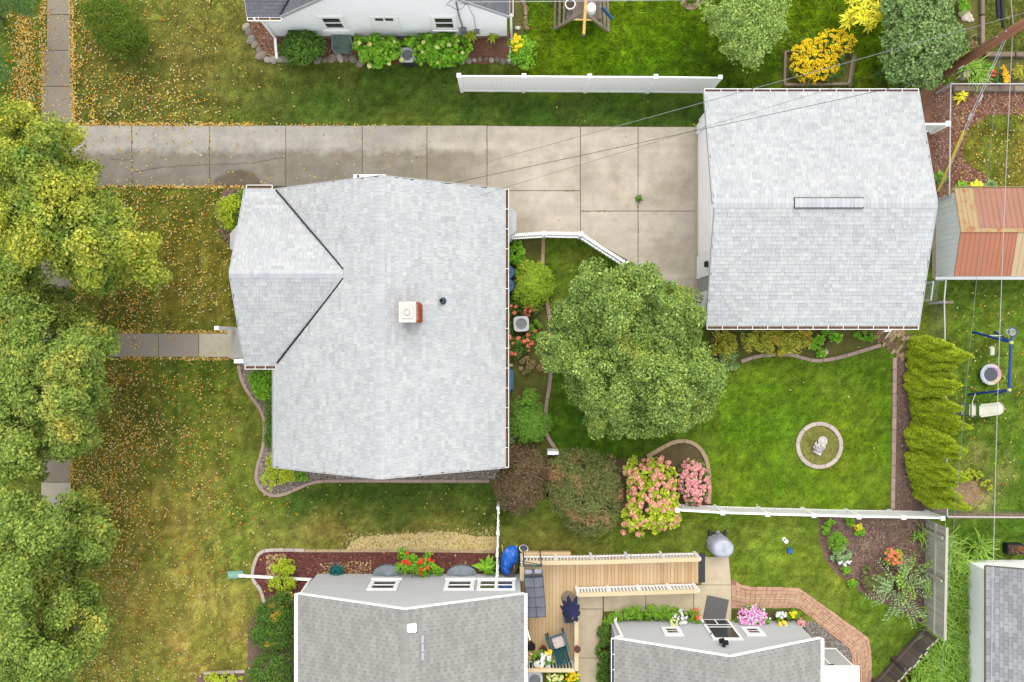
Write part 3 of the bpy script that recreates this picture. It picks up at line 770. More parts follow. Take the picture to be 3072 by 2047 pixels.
# ---- edging: runs of cast blocks
def arc(path, step):
    p = np.array(path,float)
    for _ in range(2):           # smooth
        q = [p[0]]
        for a_, b_ in zip(p[:-1], p[1:]): q += [a_*.75+b_*.25, a_*.25+b_*.75]
        q.append(p[-1]); p = np.array(q)
    L = np.hypot(*np.diff(p,axis=0).T).sum()
    return resample(p, max(2, int(round(L/step))+1))
def edging(name, label, path, w=10, step=34, m=EDGING, h=0.07, closed=False, smooth=True, bname='edging_block', group=None, sub=3):
    p = arc(path, step/sub) if smooth else resample(path, max(2, int(round(np.hypot(*np.diff(np.array(path,float),axis=0).T).sum()/(step/sub)))+1))
    root = thing(name, label, 'garden edging', P(*p[len(p)//2]), group)
    d = np.gradient(p, axis=0); d /= np.maximum(np.hypot(d[:,0],d[:,1])[:,None],1e-6); nrm = np.stack([-d[:,1],d[:,0]],1)*w/2
    k = 0
    while k < len(p)-1:
        e = min(k+sub, len(p)-1)
        l = [p[i]+nrm[i] for i in range(k,e+1)]; r_ = [p[i]-nrm[i] for i in range(k,e+1)]
        dk = d[k]*.35; de = d[e]*.35
        l[0] = l[0]+dk; r_[0] = r_[0]+dk; l[-1] = l[-1]-de; r_[-1] = r_[-1]-de
        poly = [tuple(v) for v in l]+[tuple(v) for v in r_[::-1]]
        MB().prism(pts(poly), -.02, h+random.uniform(-.006,.006)).bevel(bname, m, root, w=.012, seg=1)
        k = e
    EXCL.append([tuple(v) for v in (p+nrm)]+[tuple(v) for v in (p-nrm)[::-1]])
    return root
edging('concrete_edging', 'curved concrete edging from the front porch round the gravel of the pale roofed house', [(716,1097),(727,1149),(757,1195),(782,1226),(794,1262),(795,1300),(790,1346),(771,1405),(768,1440),(784,1470),(815,1488),(845,1486),(884,1470),(930,1449),(968,1442),(1200,1443),(1427,1443),(1469,1444)], 10, 100, sub=8)
edging('timber_edging', 'short timber edging left of the lime shrub beside the front gable', [(654,640),(658,665),(668,695),(680,720)], 9, 30, WOOD_TIMBER, bname='timber')
edging('timber_edging', 'slanting timber edging between driveway and lime shrub at the front corner', [(704,568),(680,598)], 9, 40, WOOD_TIMBER, smooth=False, bname='timber')
edging('concrete_edging', 'straight tan edging below the white lattice fence and left of the grass wedge', [(1630,712),(1627,810)], 11, 50, EDGING_TAN)
edging('concrete_edging', 'wavy tan edging between the strip bed behind the house and the big round tree', [(1638,895),(1650,960),(1655,1040),(1653,1110),(1650,1150),(1637,1220),(1634,1290),(1650,1325),(1674,1356)], 11, 50, EDGING)
edging('concrete_edging', 'curved concrete edging round the pink hydrangea bed', [(1941,1371),(1975,1350),(2015,1327),(2050,1321),(2080,1328),(2105,1350),(2122,1385),(2128,1440),(2126,1512)], 12, 60, EDGING_TAN)
edging('brick_edging', 'wavy pinkish block edging along the garage flower bed', [(2222,1085),(2255,1073),(2287,1066),(2340,1063),(2372,1064),(2400,1072),(2440,1083),(2485,1080),(2530,1070),(2585,1053),(2642,1036)], 11, 36, EDGING)
edging('brick_edging', 'long straight pinkish edging in front of the arborvitae row', [(2683,1073),(2681,1300),(2677,1528)], 12, 36, EDGING, smooth=False)
ring = [(2457+65*math.cos(t*math.pi/24), 1336+65*math.sin(t*math.pi/24)) for t in range(49)]
edging('edging_ring', 'pale round edging ring set in the back lawn round a white statue', ring, 12, 42, EDGING_PALE, 0.08, smooth=False)
edging('block_edging', 'pale block edging round the red mulch bed of the grey house', [(793,1808),(784,1769),(760,1743),(757,1715),(768,1677),(782,1654),(819,1649),(914,1651)], 10, 30, EDGING_PALE, sub=4)
edging('block_edging', 'tan block edging between the straw patch and the red mulch', [(914,1652),(1060,1652),(1200,1652),(1339,1653),(1488,1655)], 9, 36, EDGING_TAN, smooth=False)
edging('block_edging', 'short pale edging of the corner planting at the bottom of the front lawn', [(612,2019),(660,2017),(736,2014)], 9, 30, EDGING_PALE)

# ---- loose ground cover made of pieces
def chips(name, poly, n, m, size=.06, ar=.35, z=.012, tilt=.5, parent=None):
    x_, y_ = sample(poly, n); k = len(x_)
    c = np.stack([(x_-1536)/75, (1023.5-y_)/75, np.full(k, z)+RNG.random(k)*.012], 1)
    t = RNG.uniform(0,2*np.pi,k); L = size*RNG.uniform(.5,1.4,k)
    u = np.stack([np.cos(t),np.sin(t),RNG.uniform(-tilt,tilt,k)*.5],1)*L[:,None]/2
    v = np.stack([-np.sin(t),np.cos(t),RNG.uniform(-tilt,tilt,k)],1)*(L*ar)[:,None]/2
    V = np.stack([c-u-v,c+u-v,c+u+v,c-u+v],1).reshape(-1,3)
    o = link(name, np_mesh(name, V, np.arange(4*k).reshape(-1,4), m), parent); o['kind'] = 'stuff'; return o
OCT_V = np.array([[1,0,0],[0,1,0],[-1,0,0],[0,-1,0],[0,0,.7],[0,0,-.7]]); OCT_F = np.array([[0,1,4],[1,2,4],[2,3,4],[3,0,4],[1,0,5],[2,1,5],[3,2,5],[0,3,5]])
def pebbles(name, poly, n, m, size=.03):
    x_, y_ = sample(poly, n); k = len(x_)
    c = np.stack([(x_-1536)/75, (1023.5-y_)/75, RNG.uniform(.01,.03,k)], 1)
    t = RNG.uniform(0,6.28,k); s = size*RNG.uniform(.5,1.5,k); ar = RNG.uniform(.6,1,k)
    co, si = np.cos(t), np.sin(t); v = OCT_V[None]*np.stack([s,s*ar,s*.8],1)[:,None]
    V = np.stack([v[...,0]*co[:,None]-v[...,1]*si[:,None], v[...,0]*si[:,None]+v[...,1]*co[:,None], v[...,2]],2)+c[:,None]
    F = (OCT_F[None]+6*np.arange(k)[:,None,None]).reshape(-1,3)
    o = link(name, np_mesh(name, V.reshape(-1,3), F, m)); o['kind'] = 'stuff'; return o
pebbles('gravel', [(716,1100),(735,1100),(735,1150),(790,1225),(825,1240),(835,1390),(1500,1400),(1500,1440),(968,1440),(930,1447),(884,1468),(845,1484),(815,1486),(786,1470),(770,1440),(773,1405),(790,1346),(794,1290),(782,1232),(757,1195),(727,1149)], 5200, PEBBLES, .032)
pebbles('gravel', [(2408,1868),(2440,1866),(2482,1898),(2532,1934),(2552,1955),(2552,1990),(2480,1985),(2408,1930)], 1500, PEBBLES_GREY, .034)
chips('mulch_chips', [(742,80),(775,150),(800,182),(1060,184),(1060,115),(825,115),(800,70)], 1200, CHIPS_BARK, .07)
chips('mulch_chips', [(2800,262),(3100,262),(3100,345),(2965,345),(2912,380),(2888,430),(2887,470),(2905,495),(2950,520),(2985,555),(3000,590),(2810,590),(2790,420)], 5200, CHIPS_BARK, .065)
chips('mulch_chips', [(2458,1555),(2460,1620),(2480,1680),(2560,1757),(2720,1843),(2774,1876),(2776,1555)], 3800, CHIPS_BROWN, .06)
chips('mulch_chips', [(791,1806),(783,1769),(759,1743),(758,1715),(770,1677),(783,1658),(914,1656),(1490,1660),(1490,1735),(940,1735),(890,1830)], 4600, CHIPS_RED, .05)
chips('mulch_chips', [(2692,1075),(2690,1535),(2800,1545),(2800,1060)], 1600, CHIPS_BROWN, .06)
chips('straw', [(1040,1651),(1052,1626),(1085,1610),(1200,1603),(1280,1597),(1360,1596),(1430,1610),(1488,1609),(1488,1651)], 4200, CHIPS_STRAW, .085, .3, .014, .8)
chips('straw', [(800,1665),(860,1660),(850,1740),(800,1750)], 420, CHIPS_STRAW, .07, .2, .016)
chips('straw', [(960,1690),(1120,1680),(1120,1725),(960,1735)], 320, CHIPS_STRAW, .06, .25, .016)
chips('straw', [(1020,1651),(1030,1600),(1490,1580),(1490,1612),(1300,1600),(1060,1625)], 260, CHIPS_STRAW, .06, .3, .014, .8)

# ================================================================ BUILDINGS
def tab_mesh(w, e, m, t=.011, g=.0025):
    return MB().add([(g,0,0),(w-g,0,0),(g,0,t),(w-g,0,t),(g,e+.03,.002),(w-g,e+.03,.002)], [(2,3,5,4),(0,1,3,2),(0,2,4),(1,5,3)]).mesh('shingle', m)
def lay_shingles(roof, planes, m, widths, expo, uniform=False, n_parts=300, seed=1, name='shingle', view=None):
    """planes: (origin, u, v, n, length along the eave, slope length). The widest 300 are parts, the others one piece of the roof."""
    r = random.Random(seed); mats = []
    for pl in planes:
        O, U, Vv, Nn, LU0, LV = pl[:6]; gro = pl[6] if len(pl) > 6 else 0
        k = 0; v = 0.0
        while v < LV-.03:
            LU = LU0+gro*v
            u = -(r.uniform(0,.25) if not uniform else (0.5*widths[0] if k % 2 else 0)); 
            while u < LU:
                w = r.choice(widths); a_ = max(u,0); b_ = min(u+w, LU)
                if b_-a_ > .04:
                    e = min(expo, LV-v)
                    mats.append((b_-a_, w if a_ == u and b_ == u+w and e == expo else -1, O+U*a_+Vv*v+Nn*(.003 if uniform else r.uniform(.002,.007)), U, Vv, Nn, e, r.uniform(1.1,1.6) if uniform else r.uniform(.8,1.9)))
                u += w
            v += expo; k += 1
    W = max(widths)
    full = [q for q in mats if q[1] == W]
    if view: full = [q for q in full if view(q[2])]
    r.shuffle(full); own = full[:n_parts]; ids = set(id(q) for q in own)
    rest = [q for q in mats if id(q) not in ids]
    me = tab_mesh(W, expo, m, g=.007 if uniform else .0025); ro = ORG[roof.name]
    for q in own:
        o = link(name, me, roof)
        R = Matrix((( *q[3],), (*q[4],), (*q[5],))).transposed().to_4x4(); R = R @ Matrix.Diagonal((1,1,q[7],1))
        R.translation = q[2]-ro; o.matrix_local = R
    g = .007 if uniform else .0025; n = len(rest)
    w = np.array([q[0] for q in rest]); e = np.array([q[6] for q in rest]); t = .011*np.array([q[7] for q in rest])
    O = np.array([q[2] for q in rest]); U = np.array([q[3] for q in rest]); Vv = np.array([q[4] for q in rest]); Nn = np.array([q[5] for q in rest])
    z = np.zeros(n)
    loc = [(z+g,z,z),(w-g,z,z),(z+g,z,t),(w-g,z,t),(z+g,e+.03,z+.002),(w-g,e+.03,z+.002)]
    V = np.stack([O+U*a_[:,None]+Vv*b_[:,None]+Nn*c_[:,None] for a_,b_,c_ in loc],1).reshape(-1,3)
    base = 6*np.arange(n)[:,None]
    F4 = np.concatenate([base+np.array([2,3,5,4]), base+np.array([0,1,3,2]), base+np.array([0,2,4,4]), base+np.array([1,5,3,3])])
    T = np.concatenate([base+np.array(q) for q in ((2,3,5),(2,5,4),(0,1,3),(0,3,2),(0,2,4),(1,5,3))])
    o = link('shingles', np_mesh('shingles', V, T, m, ro), roof); o['kind'] = 'stuff'
    return o
def slope(p0, p1, q0):
    """eave from p0 to p1, q0 the ridge point above p0."""
    p0, p1, q0 = Vector(p0), Vector(p1), Vector(q0)
    U = (p1-p0).normalized(); V_ = (q0-p0); LV = V_.length; V_.normalize(); n = U.cross(V_)
    if n.z < 0: n = -n
    return (p0, U, V_, n, (p1-p0).length, LV)
def slab_slope(mb, s, t=.10, edge=0.0):
    O, U, V_, n, LU, LV = s
    a_ = [O, O+U*LU, O+U*LU+V_*LV, O+V_*LV]; b_ = [q-Vector((0,0,t)) for q in a_]
    n0 = len(mb.v)
    mb.add(a_+b_, [(0,1,2,3),(7,6,5,4),(0,4,5,1),(1,5,6,2),(2,6,7,3),(3,7,4,0)])
def ridge_caps(roof, p, q, down, m, step=.14, w=.16, name='ridge_cap', lift=.012):
    """bent caps laid along a ridge from p to q; down = drop per metre on each side."""
    p, q = Vector(p), Vector(q); d = (q-p).normalized(); s = d.cross(Vector((0,0,1))).normalized(); L = (q-p).length
    mb = MB(); n = int(L/step); org = ORG[roof.name]
    base = MB(); zz = -down*w
    z0, z1 = .016, .006
    pr = [(-w,zz),(0,0),(w,zz)]
    vs = [Vector((0,0,0))+s*a_+Vector((0,0,b_+z0)) for a_,b_ in pr]+[d*(step*1.15)+s*a_+Vector((0,0,b_+z1)) for a_,b_ in pr]+[s*a_+Vector((0,0,b_)) for a_,b_ in pr]
    base.add(vs, [(0,1,4,3),(1,2,5,4),(6,7,1,0),(7,8,2,1)]); me = base.mesh(name, m)
    for i in range(n):
        o = link(name, me, roof); o.location = p+d*(step*i)+Vector((0,0,lift))-org
def lap_wall(parent, x0, x1, y, out, zbase, prof, m, c=.115, name='siding', axis='x'):
    """lapped boards on a wall; prof(z) -> (lo, hi) extent at height z; out = +1/-1 outward."""
    mb = MB(); z = zbase
    while True:
        e = prof(min(z+c*.5, z+c)); 
        if e is None or e[1]-e[0] < .05: break
        e2 = prof(z+c) or ((e[0]+e[1])/2,)*2
        lo0, hi0 = e; lo1, hi1 = (e2[0], e2[1])
        o0 = y+out*.022; o1 = y+out*.004
        vs = [(lo0,o0,z),(hi0,o0,z),(hi1,o1,z+c+.004),(lo1,o1,z+c+.004),(lo0,y,z),(hi0,y,z)]
        if axis == 'y': vs = [(b_,a_,c_) for a_,b_,c_ in vs]
        mb.add(vs, [(0,1,2,3),(4,5,1,0)]); z += c
    return mb.build(name, m, parent)
def gable_prof(xa, xb, he, hr, cap):
    mid = (xa+xb)/2; half = (xb-xa)/2
    def f(z):
        if z > cap: return None
        if z <= he: return (xa, xb)
        k = half*(hr-z)/(hr-he)
        return (mid-k, mid+k) if k > .05 else None
    return f
def gable_body(parent, x0, x1, y0, y1, he, hr, axis, m, name='wall'):
    """plain wall volume; ridge along `axis`."""
    mb = MB()
    if axis == 'y':
        mx = (x0+x1)/2; prof = [(x0,0),(x1,0),(x1,he),(mx,hr),(x0,he)]
        vs = [(x,y0,z) for x,z in prof]+[(x,y1,z) for x,z in prof]
    else:
        my = (y0+y1)/2; prof = [(y0,0),(y1,0),(y1,he),(my,hr),(y0,he)]
        vs = [(x0,y,z) for y,z in prof]+[(x1,y,z) for y,z in prof]
    mb.add(vs, [(0,1,2,3,4)[::-1],(5,6,7,8,9)]+[(i,(i+1)%5,5+(i+1)%5,5+i) for i in range(5)])
    return mb.build(name, m, parent)
def gutter(parent, p, q, out, w=.13, step=.75, debris=GUTTER_DEBRIS, trough=WHITE_TRIM, hang=True, lip=.016):
    """open trough from p to q, `out` pointing away from the roof."""
    p, q, out = Vector(p), Vector(q), Vector(out); d = (q-p).normalized(); L = (q-p).length; h = .10
    mb = MB()
    mb.bar(p+out*.012+Vector((0,0,-h/2)), q+out*.012+Vector((0,0,-h/2)), .008, h)
    mb.bar(p+out*(w)+Vector((0,0,-h/2+.005)), q+out*(w)+Vector((0,0,-h/2+.005)), lip, h+.01)
    mb.bar(p+out*w/2+Vector((0,0,-h)), q+out*w/2+Vector((0,0,-h)), w, .01)
    for e in (p, q): mb.bar(e+out*.0+Vector((0,0,-h/2+.003)), e+out*w+Vector((0,0,-h/2+.003)), .016, h)
    g = mb.build('gutter', trough, parent)
    MB().bar(p+out*w/2+Vector((0,0,-h*.55))+d*.02, q+out*w/2+Vector((0,0,-h*.55))-d*.02, w-.035, .01).build('gutter_debris', debris, g)
    if hang:
        n = int(L/step)
        for i in range(1, n+1):
            c = p+d*(L*i/(n+1)); MB().bar(c+out*.0+Vector((0,0,.004)), c+out*(w+.01)+Vector((0,0,-.004)), .016, .008).build('hanger', trough, g)
    return g
def window(parent, x0, x1, z0, z1, y, out, frame=.11, sash=True, glass=GLASS_DARK, split=None, m=WHITE_TRIM, mull=False, name='window'):
    """framed sash window on a wall facing out (+1/-1) in y."""
    f = MB(); t0, t1 = y+out*.004, y+out*.055; ya, yb = min(t0,t1), max(t0,t1)
    f.box(x0,x1,ya,yb,z0,z0+frame).box(x0,x1,ya,yb,z1-frame,z1).box(x0,x0+frame,ya,yb,z0+frame,z1-frame).box(x1-frame,x1,ya,yb,z0+frame,z1-frame)
    f.box(x0-.03,x1+.03,ya,yb+.0+(.04 if out>0 else 0),z0-.03,z0+.002) if out>0 else f.box(x0-.03,x1+.03,ya-.04,yb,z0-.03,z0+.002)
    o = f.build(name, m, parent); ix0,ix1,iz0,iz1 = x0+frame,x1-frame,z0+frame,z1-frame
    ga, gb = sorted((y+out*.003, y+out*.018)); sa, sbb = sorted((y+out*.004, y+out*.042))
    cols = [(ix0,ix1)] if not mull else [(ix0,(ix0+ix1)/2-.06),((ix0+ix1)/2+.06,ix1)]
    if mull: MB().box((ix0+ix1)/2-.06,(ix0+ix1)/2+.06,sa,sbb+.004,iz0,iz1).build('mullion', m, o)
    for k,(a_,b_) in enumerate(cols):
        zm = (iz0+iz1)/2
        if sash:
            MB().box(a_,b_,sa,sbb,zm-.025,zm+.025).build('sash_rail', m, o)
            for za, zb in ((iz0,zm-.025),(zm+.025,iz1)):
                gl = GLASS_BLUE if glass == 'mix' and za > iz0 and k == 1 else GLASS_DARK if glass == 'mix' else glass
                MB().box(a_,b_,ga,gb,za,zb).build('pane', gl, o)
                MB().box(a_,b_,ga,gb+.006,zb-.03,zb).build('blind', GREY_METAL, o) if za == iz0 else None
        else: MB().box(a_,b_,ga,gb,iz0,iz1).build('pane', glass, o)
    return o
def wallpt(px, py, yw):
    h = CAM_H-yw*2400/(1023.5-py); return ((px-1536)*(CAM_H-h)/2400, h)
def fascia(parent, segs, m=FASCIA_GREY, w=.024, h=.16, name='fascia', dz=-.014):
    for p, q in segs: o = MB().bar(Vector(p)-Vector((0,0,h/2+dz)), Vector(q)-Vector((0,0,h/2+dz)), w, h).build(name, m, parent)
    return o
FOOT = []    # building footprints, no grass below
def foot(x0,x1,y0,y1): FOOT.append([(x0*75+1536,1023.5-y0*75),(x1*75+1536,1023.5-y0*75),(x1*75+1536,1023.5-y1*75),(x0*75+1536,1023.5-y1*75)])

# ---------------------------------------------------------------- the pale roofed house
hx0,hx1,hy0,hy1,he,hr = -8.64,-.26,-4.63,5.56,2.7,5.1; hm = (hx0+hx1)/2
house = thing('house', 'house under a wide pale grey shingle roof with a cross gable toward the street', 'house', (hm,.5,0))
gable_body(house, hx0+.3, hx1-.3, hy0+.12, hy1-.12, he-.12, hr-.30, 'y', WHITE_SIDING); foot(hx0+.3,hx1-.3,hy0+.1,hy1-.1)
wx0,wy0,wy1,wr = -9.78,-.89,5.56,4.31; wm = (wy0+wy1)/2; wx1 = -5.6
gable_body(house, wx0+.25, -7.0, wy0+.25, wy1-.14, he-.12, wr-.25, 'x', WHITE_SIDING); foot(wx0+.25,-7,wy0+.25,wy1-.1)
rb = MB()
s1 = slope((hx0,hy1,he),(hx0,hy0,he),(hm,hy1,hr)); s2 = slope((hx1,hy0,he),(hx1,hy1,he),(hm,hy0,hr))
s3 = slope((wx0,wy1,he),(wx1-.3,wy1,he),(wx0,wm,wr)); s4 = slope((wx0,wy0,he),(wx1-.3,wy0,he),(wx0,wm,wr))
for s in (s1,s2,s3,s4): slab_slope(rb, s)
roof = rb.build('roof', ROOF_DECK, house)
lay_shingles(roof, [s1,s2,s3,s4], SHINGLE_PALE, [.11,.15,.19,.26], .143, seed=3)
ridge_caps(roof, (hm,hy0,hr), (hm,hy1,hr), .571, SHINGLE_CAP)
ridge_caps(roof, (wx0,wm,wr), (wx1-.15,wm,wr), .5, SHINGLE_CAP)
def vly(p, q, parent, w=.062):
    MB().tube([Vector(p)*(1-i/8)+Vector(q)*i/8+Vector((0,random.uniform(-.008,.008),.05+random.uniform(0,.006))) for i in range(9)], w/2, 5).build('valley', VALLEY, parent)
vj = -5.84
vly((hx0+.02,hy1-.04,he+.06),(vj,wm+.16,wr-.05),roof); vly((hx0+.06,wy0+.08,he+.06),(vj,wm-.16,wr-.05),roof)
fascia(house, [((hx0,hy1+.015,he),(hm,hy1+.015,hr)),((hm,hy1+.015,hr),(hx1,hy1+.015,he)),((hx0,hy0-.015,he),(hm,hy0-.015,hr)),((hm,hy0-.015,hr),(hx1,hy0-.015,he)),
               ((wx0-.015,wy1,he),(wx0-.015,wm,wr)),((wx0-.015,wm,wr),(wx0-.015,wy0,he))])
gutter(house, (hx1+.01,hy0,he),(hx1+.01,hy1,he),(1,0,0))
gutter(house, (hx0-.01,hy0,he),(hx0-.01,wy0-.15,he),(-1,0,0), trough=FASCIA_GREY, debris=FASCIA_GREY)
gutter(house, (wx0+.05,wy1+.02,he),(hx0-.15,wy1+.02,he),(0,1,0), step=1.2); gutter(house, (wx0,wy0-.01,he),(hx0-.02,wy0-.01,he),(0,-1,0), step=.5)
# chimney, pipe
def chimney(parent, x0, x1, y0, y1, z0, z1):
    c = MB().box(x0+.02,x1-.02,y0+.02,y1-.02,z0,z1-.02).build('chimney', mat('mortar', C(190,170,150),.9), parent)
    bm_ = {}
    nz = int((z1-z0)/.075)
    for k in range(nz):
        z = z0+k*.075
        for axis, a0, a1 in (('x',x0,x1),('y',y0,y1)):
            n = int((a1-a0)/.21)+1; L = (a1-a0)/n
            if (axis) not in bm_: bm_[axis] = (MB().box(-L/2+.005,L/2-.005,-.03,.03,0,.066) if axis == 'x' else MB().box(-.03,.03,-L/2+.005,L/2-.005,0,.066)).mesh('brick', CHIM_BRICK)
            for i in range(n):
                t = a0+L*(i+.5)
                for side in (0,1):
                    o = link('brick', bm_[axis], c)
                    o.location = Vector((t, (y0,y1)[side], z) if axis == 'x' else ((x0,x1)[side], t, z))-ORG[c.name]
    MB().box(x0-.05,x1-.06,y0-.05,y1+.05,z1-.03,z1+.06).bevel('chimney_cap', CHIM_CAP, c, w=.015)
    MB().box(x0+.06,x1-.14,y0+.08,y1-.08,z1+.06,z1+.11).bevel('cap_slab', CHIM_CAP, c, w=.02)
    MB().lathe(((x0+x1)/2-.05,(y0+y1)/2,z1+.11), [(.12,0),(.12,.05),(.10,.07),(.10,.03)], 18).build('flue_cap', CHIM_CAP, c, smooth=False)
    return c
cx1 = -3.12
ch = chimney(house, cx1-.58, cx1, .66, 1.26, 4.1, 5.48)
MB().add([(cx1-.60,.76,4.75),(cx1-.60,1.16,4.75),(cx1-.78,.96,4.72),(cx1-.60,.96,4.92)], [(0,2,3),(2,1,3),(0,3,1),(0,1,2)]).build('cricket', LEAD, roof)
vx, vy, _ = P(1326,903,4.0); vz = he+.571*(hx1-vx)
MB().lathe((vx,vy,vz-.02), [(.15,0),(.12,.05),(.085,.06),(.075,.34),(.05,.34),(.05,.1)], 16).build('vent_pipe', mat('vent_boot', C(70,84,92),.6), roof)
# side-door hood, bays and porch pieces that stand out beyond the roof edge
dh = MB().box(-5.60,-4.46,hy1-.1,hy1+.32,3.62,3.76).bevel('door_hood', WHITE_TRIM, house, w=.01)
for x_ in (-5.43,-4.62): MB().bar((x_,hy1+.30,3.775),(x_,hy1-.02,3.775),.085,.02).build('bracket', DARK_METAL, dh)
def bay(parent, poly, h0, h1, m):
    MB().prism([(x*.97+np.mean([p[0] for p in poly])*.03,y*.97+np.mean([p[1] for p in poly])*.03) for x,y in poly], 0, h0).build('bay_wall', WHITE_SIDING, parent)
    mb = MB(); n = len(poly); mb.add([(x,y,h0+.12) for x,y in poly]+[(x,y,h0) for x,y in poly]+[(np.mean([p[0] for p in poly])+(.0),np.mean([p[1] for p in poly]),h1)], [(i,(i+1)%n,2*n) for i in range(n)]+[(n+i,n+(i+1)%n,(i+1)%n,i) for i in range(n)]+[tuple(range(n,2*n))])
    return mb.build('bay_roof', m, parent)
bay(house, [P2(1505,609,2.2),P2(1522,611,2.2),P2(1549,640,2.2),P2(1549,692,2.2),P2(1520,719,2.2),P2(1505,719,2.2)], 2.15, 2.32, SHINGLE_PALE)
bay(house, [P2(725,668,2.2),P2(712,678,2.2),P2(692,702,2.2),P2(692,748,2.2),P2(725,760,2.2)], 2.15, 2.3, SHINGLE_PALE)
pz = P(712,1084,1.9)
MB().box(P(704,0,0)[0],P(704,0,0)[0]+.16,P(0,991,0)[1]-.02,P(0,991,0)[1]+.12,.0,2.2).build('porch_post', WHITE_TRIM, house)
MB().box(P(707,0,0)[0],P(735,0,0)[0],P(0,1075,0)[1],P(0,985,0)[1],0,.34).build('porch_floor', mat('porch_floor_paint', C(205,202,198),.7,.05,2), house)
MB().box(P(702,0,2)[0],P(740,0,2)[0],P(0,1090,2)[1],P(0,1078,2)[1],0,2.0).build('porch_post', WHITE_TRIM, house)
MB().box(P(1640,0,0)[0],P(1672,0,0)[0],P(0,1355,0)[1],P(0,1346,0)[1],0,.9).build('lattice_stub', WHITE_VINYL).name = 'fence_stub'
tag(bpy.data.objects['fence_stub'], 'short stub of white vinyl fence half hidden between bronze shrub and wavy edging', 'fence')

# ---------------------------------------------------------------- the garage
gx0,gx1,gy0,gy1,ge,gr = 7.10,15.0,.57,9.17,2.5,3.78; gm = (gy0+gy1)/2
garage = thing('garage', 'wide garage under a pale grey shingle roof with a short black ridge vent', 'garage', ((gx0+gx1)/2,gm,0))
gable_body(garage, 7.47, gx1-.3, gy0+.3, gy1-.3, ge-.12, gr-.24, 'x', WHITE_SIDING); foot(7.4,gx1-.3,gy0+.3,gy1-.3)
gp = slope((gx0,gy1,ge),(gx1,gy1,ge),(gx0,gm,gr)); gq = slope((gx0+.08,gy0,ge),(gx1,gy0,ge),(gx0+.08,gm,gr))
rb = MB(); slab_slope(rb, gp); slab_slope(rb, gq); groof = rb.build('roof', ROOF_DECK, garage)
lay_shingles(groof, [gp,gq], SHINGLE_PALE, [.12,.16,.21,.28], .143, seed=5)
ridge_caps(groof, (gx0,gm,gr), (gx1,gm,gr), .297, SHINGLE_CAP, .15, .17)
ra, rb_ = P2(2382,608,gr)[0], P2(2590,608,gr)[0]
rv = MB().box(ra,rb_,gm-.19,gm+.19,gr-.06,gr+.035).build('ridge_vent', RIDGE_VENT, groof)
ridge_caps(groof, (ra+.02,gm,gr+.05), (rb_+.05,gm,gr+.05), .15, SHINGLE_CAP, .15, .165, lift=.0)
fascia(garage, [((gx0-.015,gy1,ge),(gx0-.015,gm,gr)),((gx0+.065,gm,gr),(gx0+.065,gy0,ge)),((gx1+.015,gy1,ge),(gx1+.015,gm,gr)),((gx1+.015,gm,gr),(gx1+.015,gy0,ge))])
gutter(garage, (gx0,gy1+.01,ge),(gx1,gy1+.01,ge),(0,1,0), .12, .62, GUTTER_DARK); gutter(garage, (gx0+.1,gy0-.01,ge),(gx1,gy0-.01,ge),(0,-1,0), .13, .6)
# west wall: overhead door, pilasters, entry door
ww = 7.38
def wbox(x, y0, y1, z0, z1, nm, m, parent=garage): return MB().box(x, 7.47, y0, y1, z0, z1).build(nm, m, parent)
od = MB().box(7.44,7.5,P(0,770)[1],P(0,406)[1],0.0,2.15).build('overhead_door', WHITE_TRIM, garage)
for k in range(4): MB().box(7.425,7.44,P(0,768)[1],P(0,408)[1],.02+k*.53,.02+k*.53+.50).bevel('door_panel', WHITE_VINYL, od, w=.006, seg=1)
wbox(ww, P(0,406)[1], P(0,376)[1], 0, 2.5, 'door_pilaster', WHITE_SIDING); wbox(ww, P(0,838)[1], P(0,771)[1], 0, 2.5, 'door_pilaster', WHITE_SIDING)
wbox(ww+.01, P(0,975)[1], P(0,880)[1], 0, 2.45, 'door_pilaster', WHITE_SIDING)
MB().box(7.42,7.46,P(0,880)[1],P(0,838)[1],0,2.1).build('entry_door', mat('grey_entry_door', C(205,208,214),.5), garage)
MB().box(ww-.12,ww,P2(0,801,1.9)[1],P2(0,784,1.9)[1],1.72,1.98).bevel('wall_lamp', BLACK, garage, w=.02)
MB().box(7.30,7.42,P(0,905)[1],P(0,378)[1],-.02,.045).build('door_sill', mat('sill_concrete', C(210,196,172),.9,.1,3), garage)

# ---------------------------------------------------------------- the white house at the top
n0,n1,ny,ne,nr = -8.55,-.10,12.12,2.45,6.0; nm_ = (n0+n1)/2
nh = thing('house', 'white clapboard house at the top edge with three windows above the hydrangeas', 'house', (nm_,16,0))
gable_body(nh, n0+.2, n1-.1, ny+.02, 21, ne-.05, nr-.25, 'y', WHITE_SIDING); foot(n0-.9,n1-.1,ny,20)
gable_body(nh, -9.48, -7.6, ny+.02, 18, ne-.12, 3.8, 'x', WHITE_SIDING)
gpf = gable_prof(n0, n1, ne, nr, 5.9)
lap_wall(nh, 0,0, ny+.02, -1, .22, lambda z: ((-9.48, n1-.1) if z < ne-.12 else gpf(z) if z < 5.8 else None), WHITE_SIDING, .105)
MB().box(-9.5,n1-.1,ny-.01,ny+.06,-.05,.22).build('foundation', mat('foundation_block', C(176,164,150),.9,.15,3), nh)
rb = MB(); t1 = slope((n0,ny-.12,ne),(n0,21.2,ne),(nm_,ny-.12,nr)); t2 = slope((n1,21.2,ne),(n1,ny-.12,ne),(nm_,21.2,nr))
t3 = (Vector((-9.78,ny-.14,ne)),Vector((1,0,0)),Vector((0,3.22,1.49)).normalized(),Vector((0,-1.49,3.22)).normalized())
for s in (t1,t2): slab_slope(rb, s)
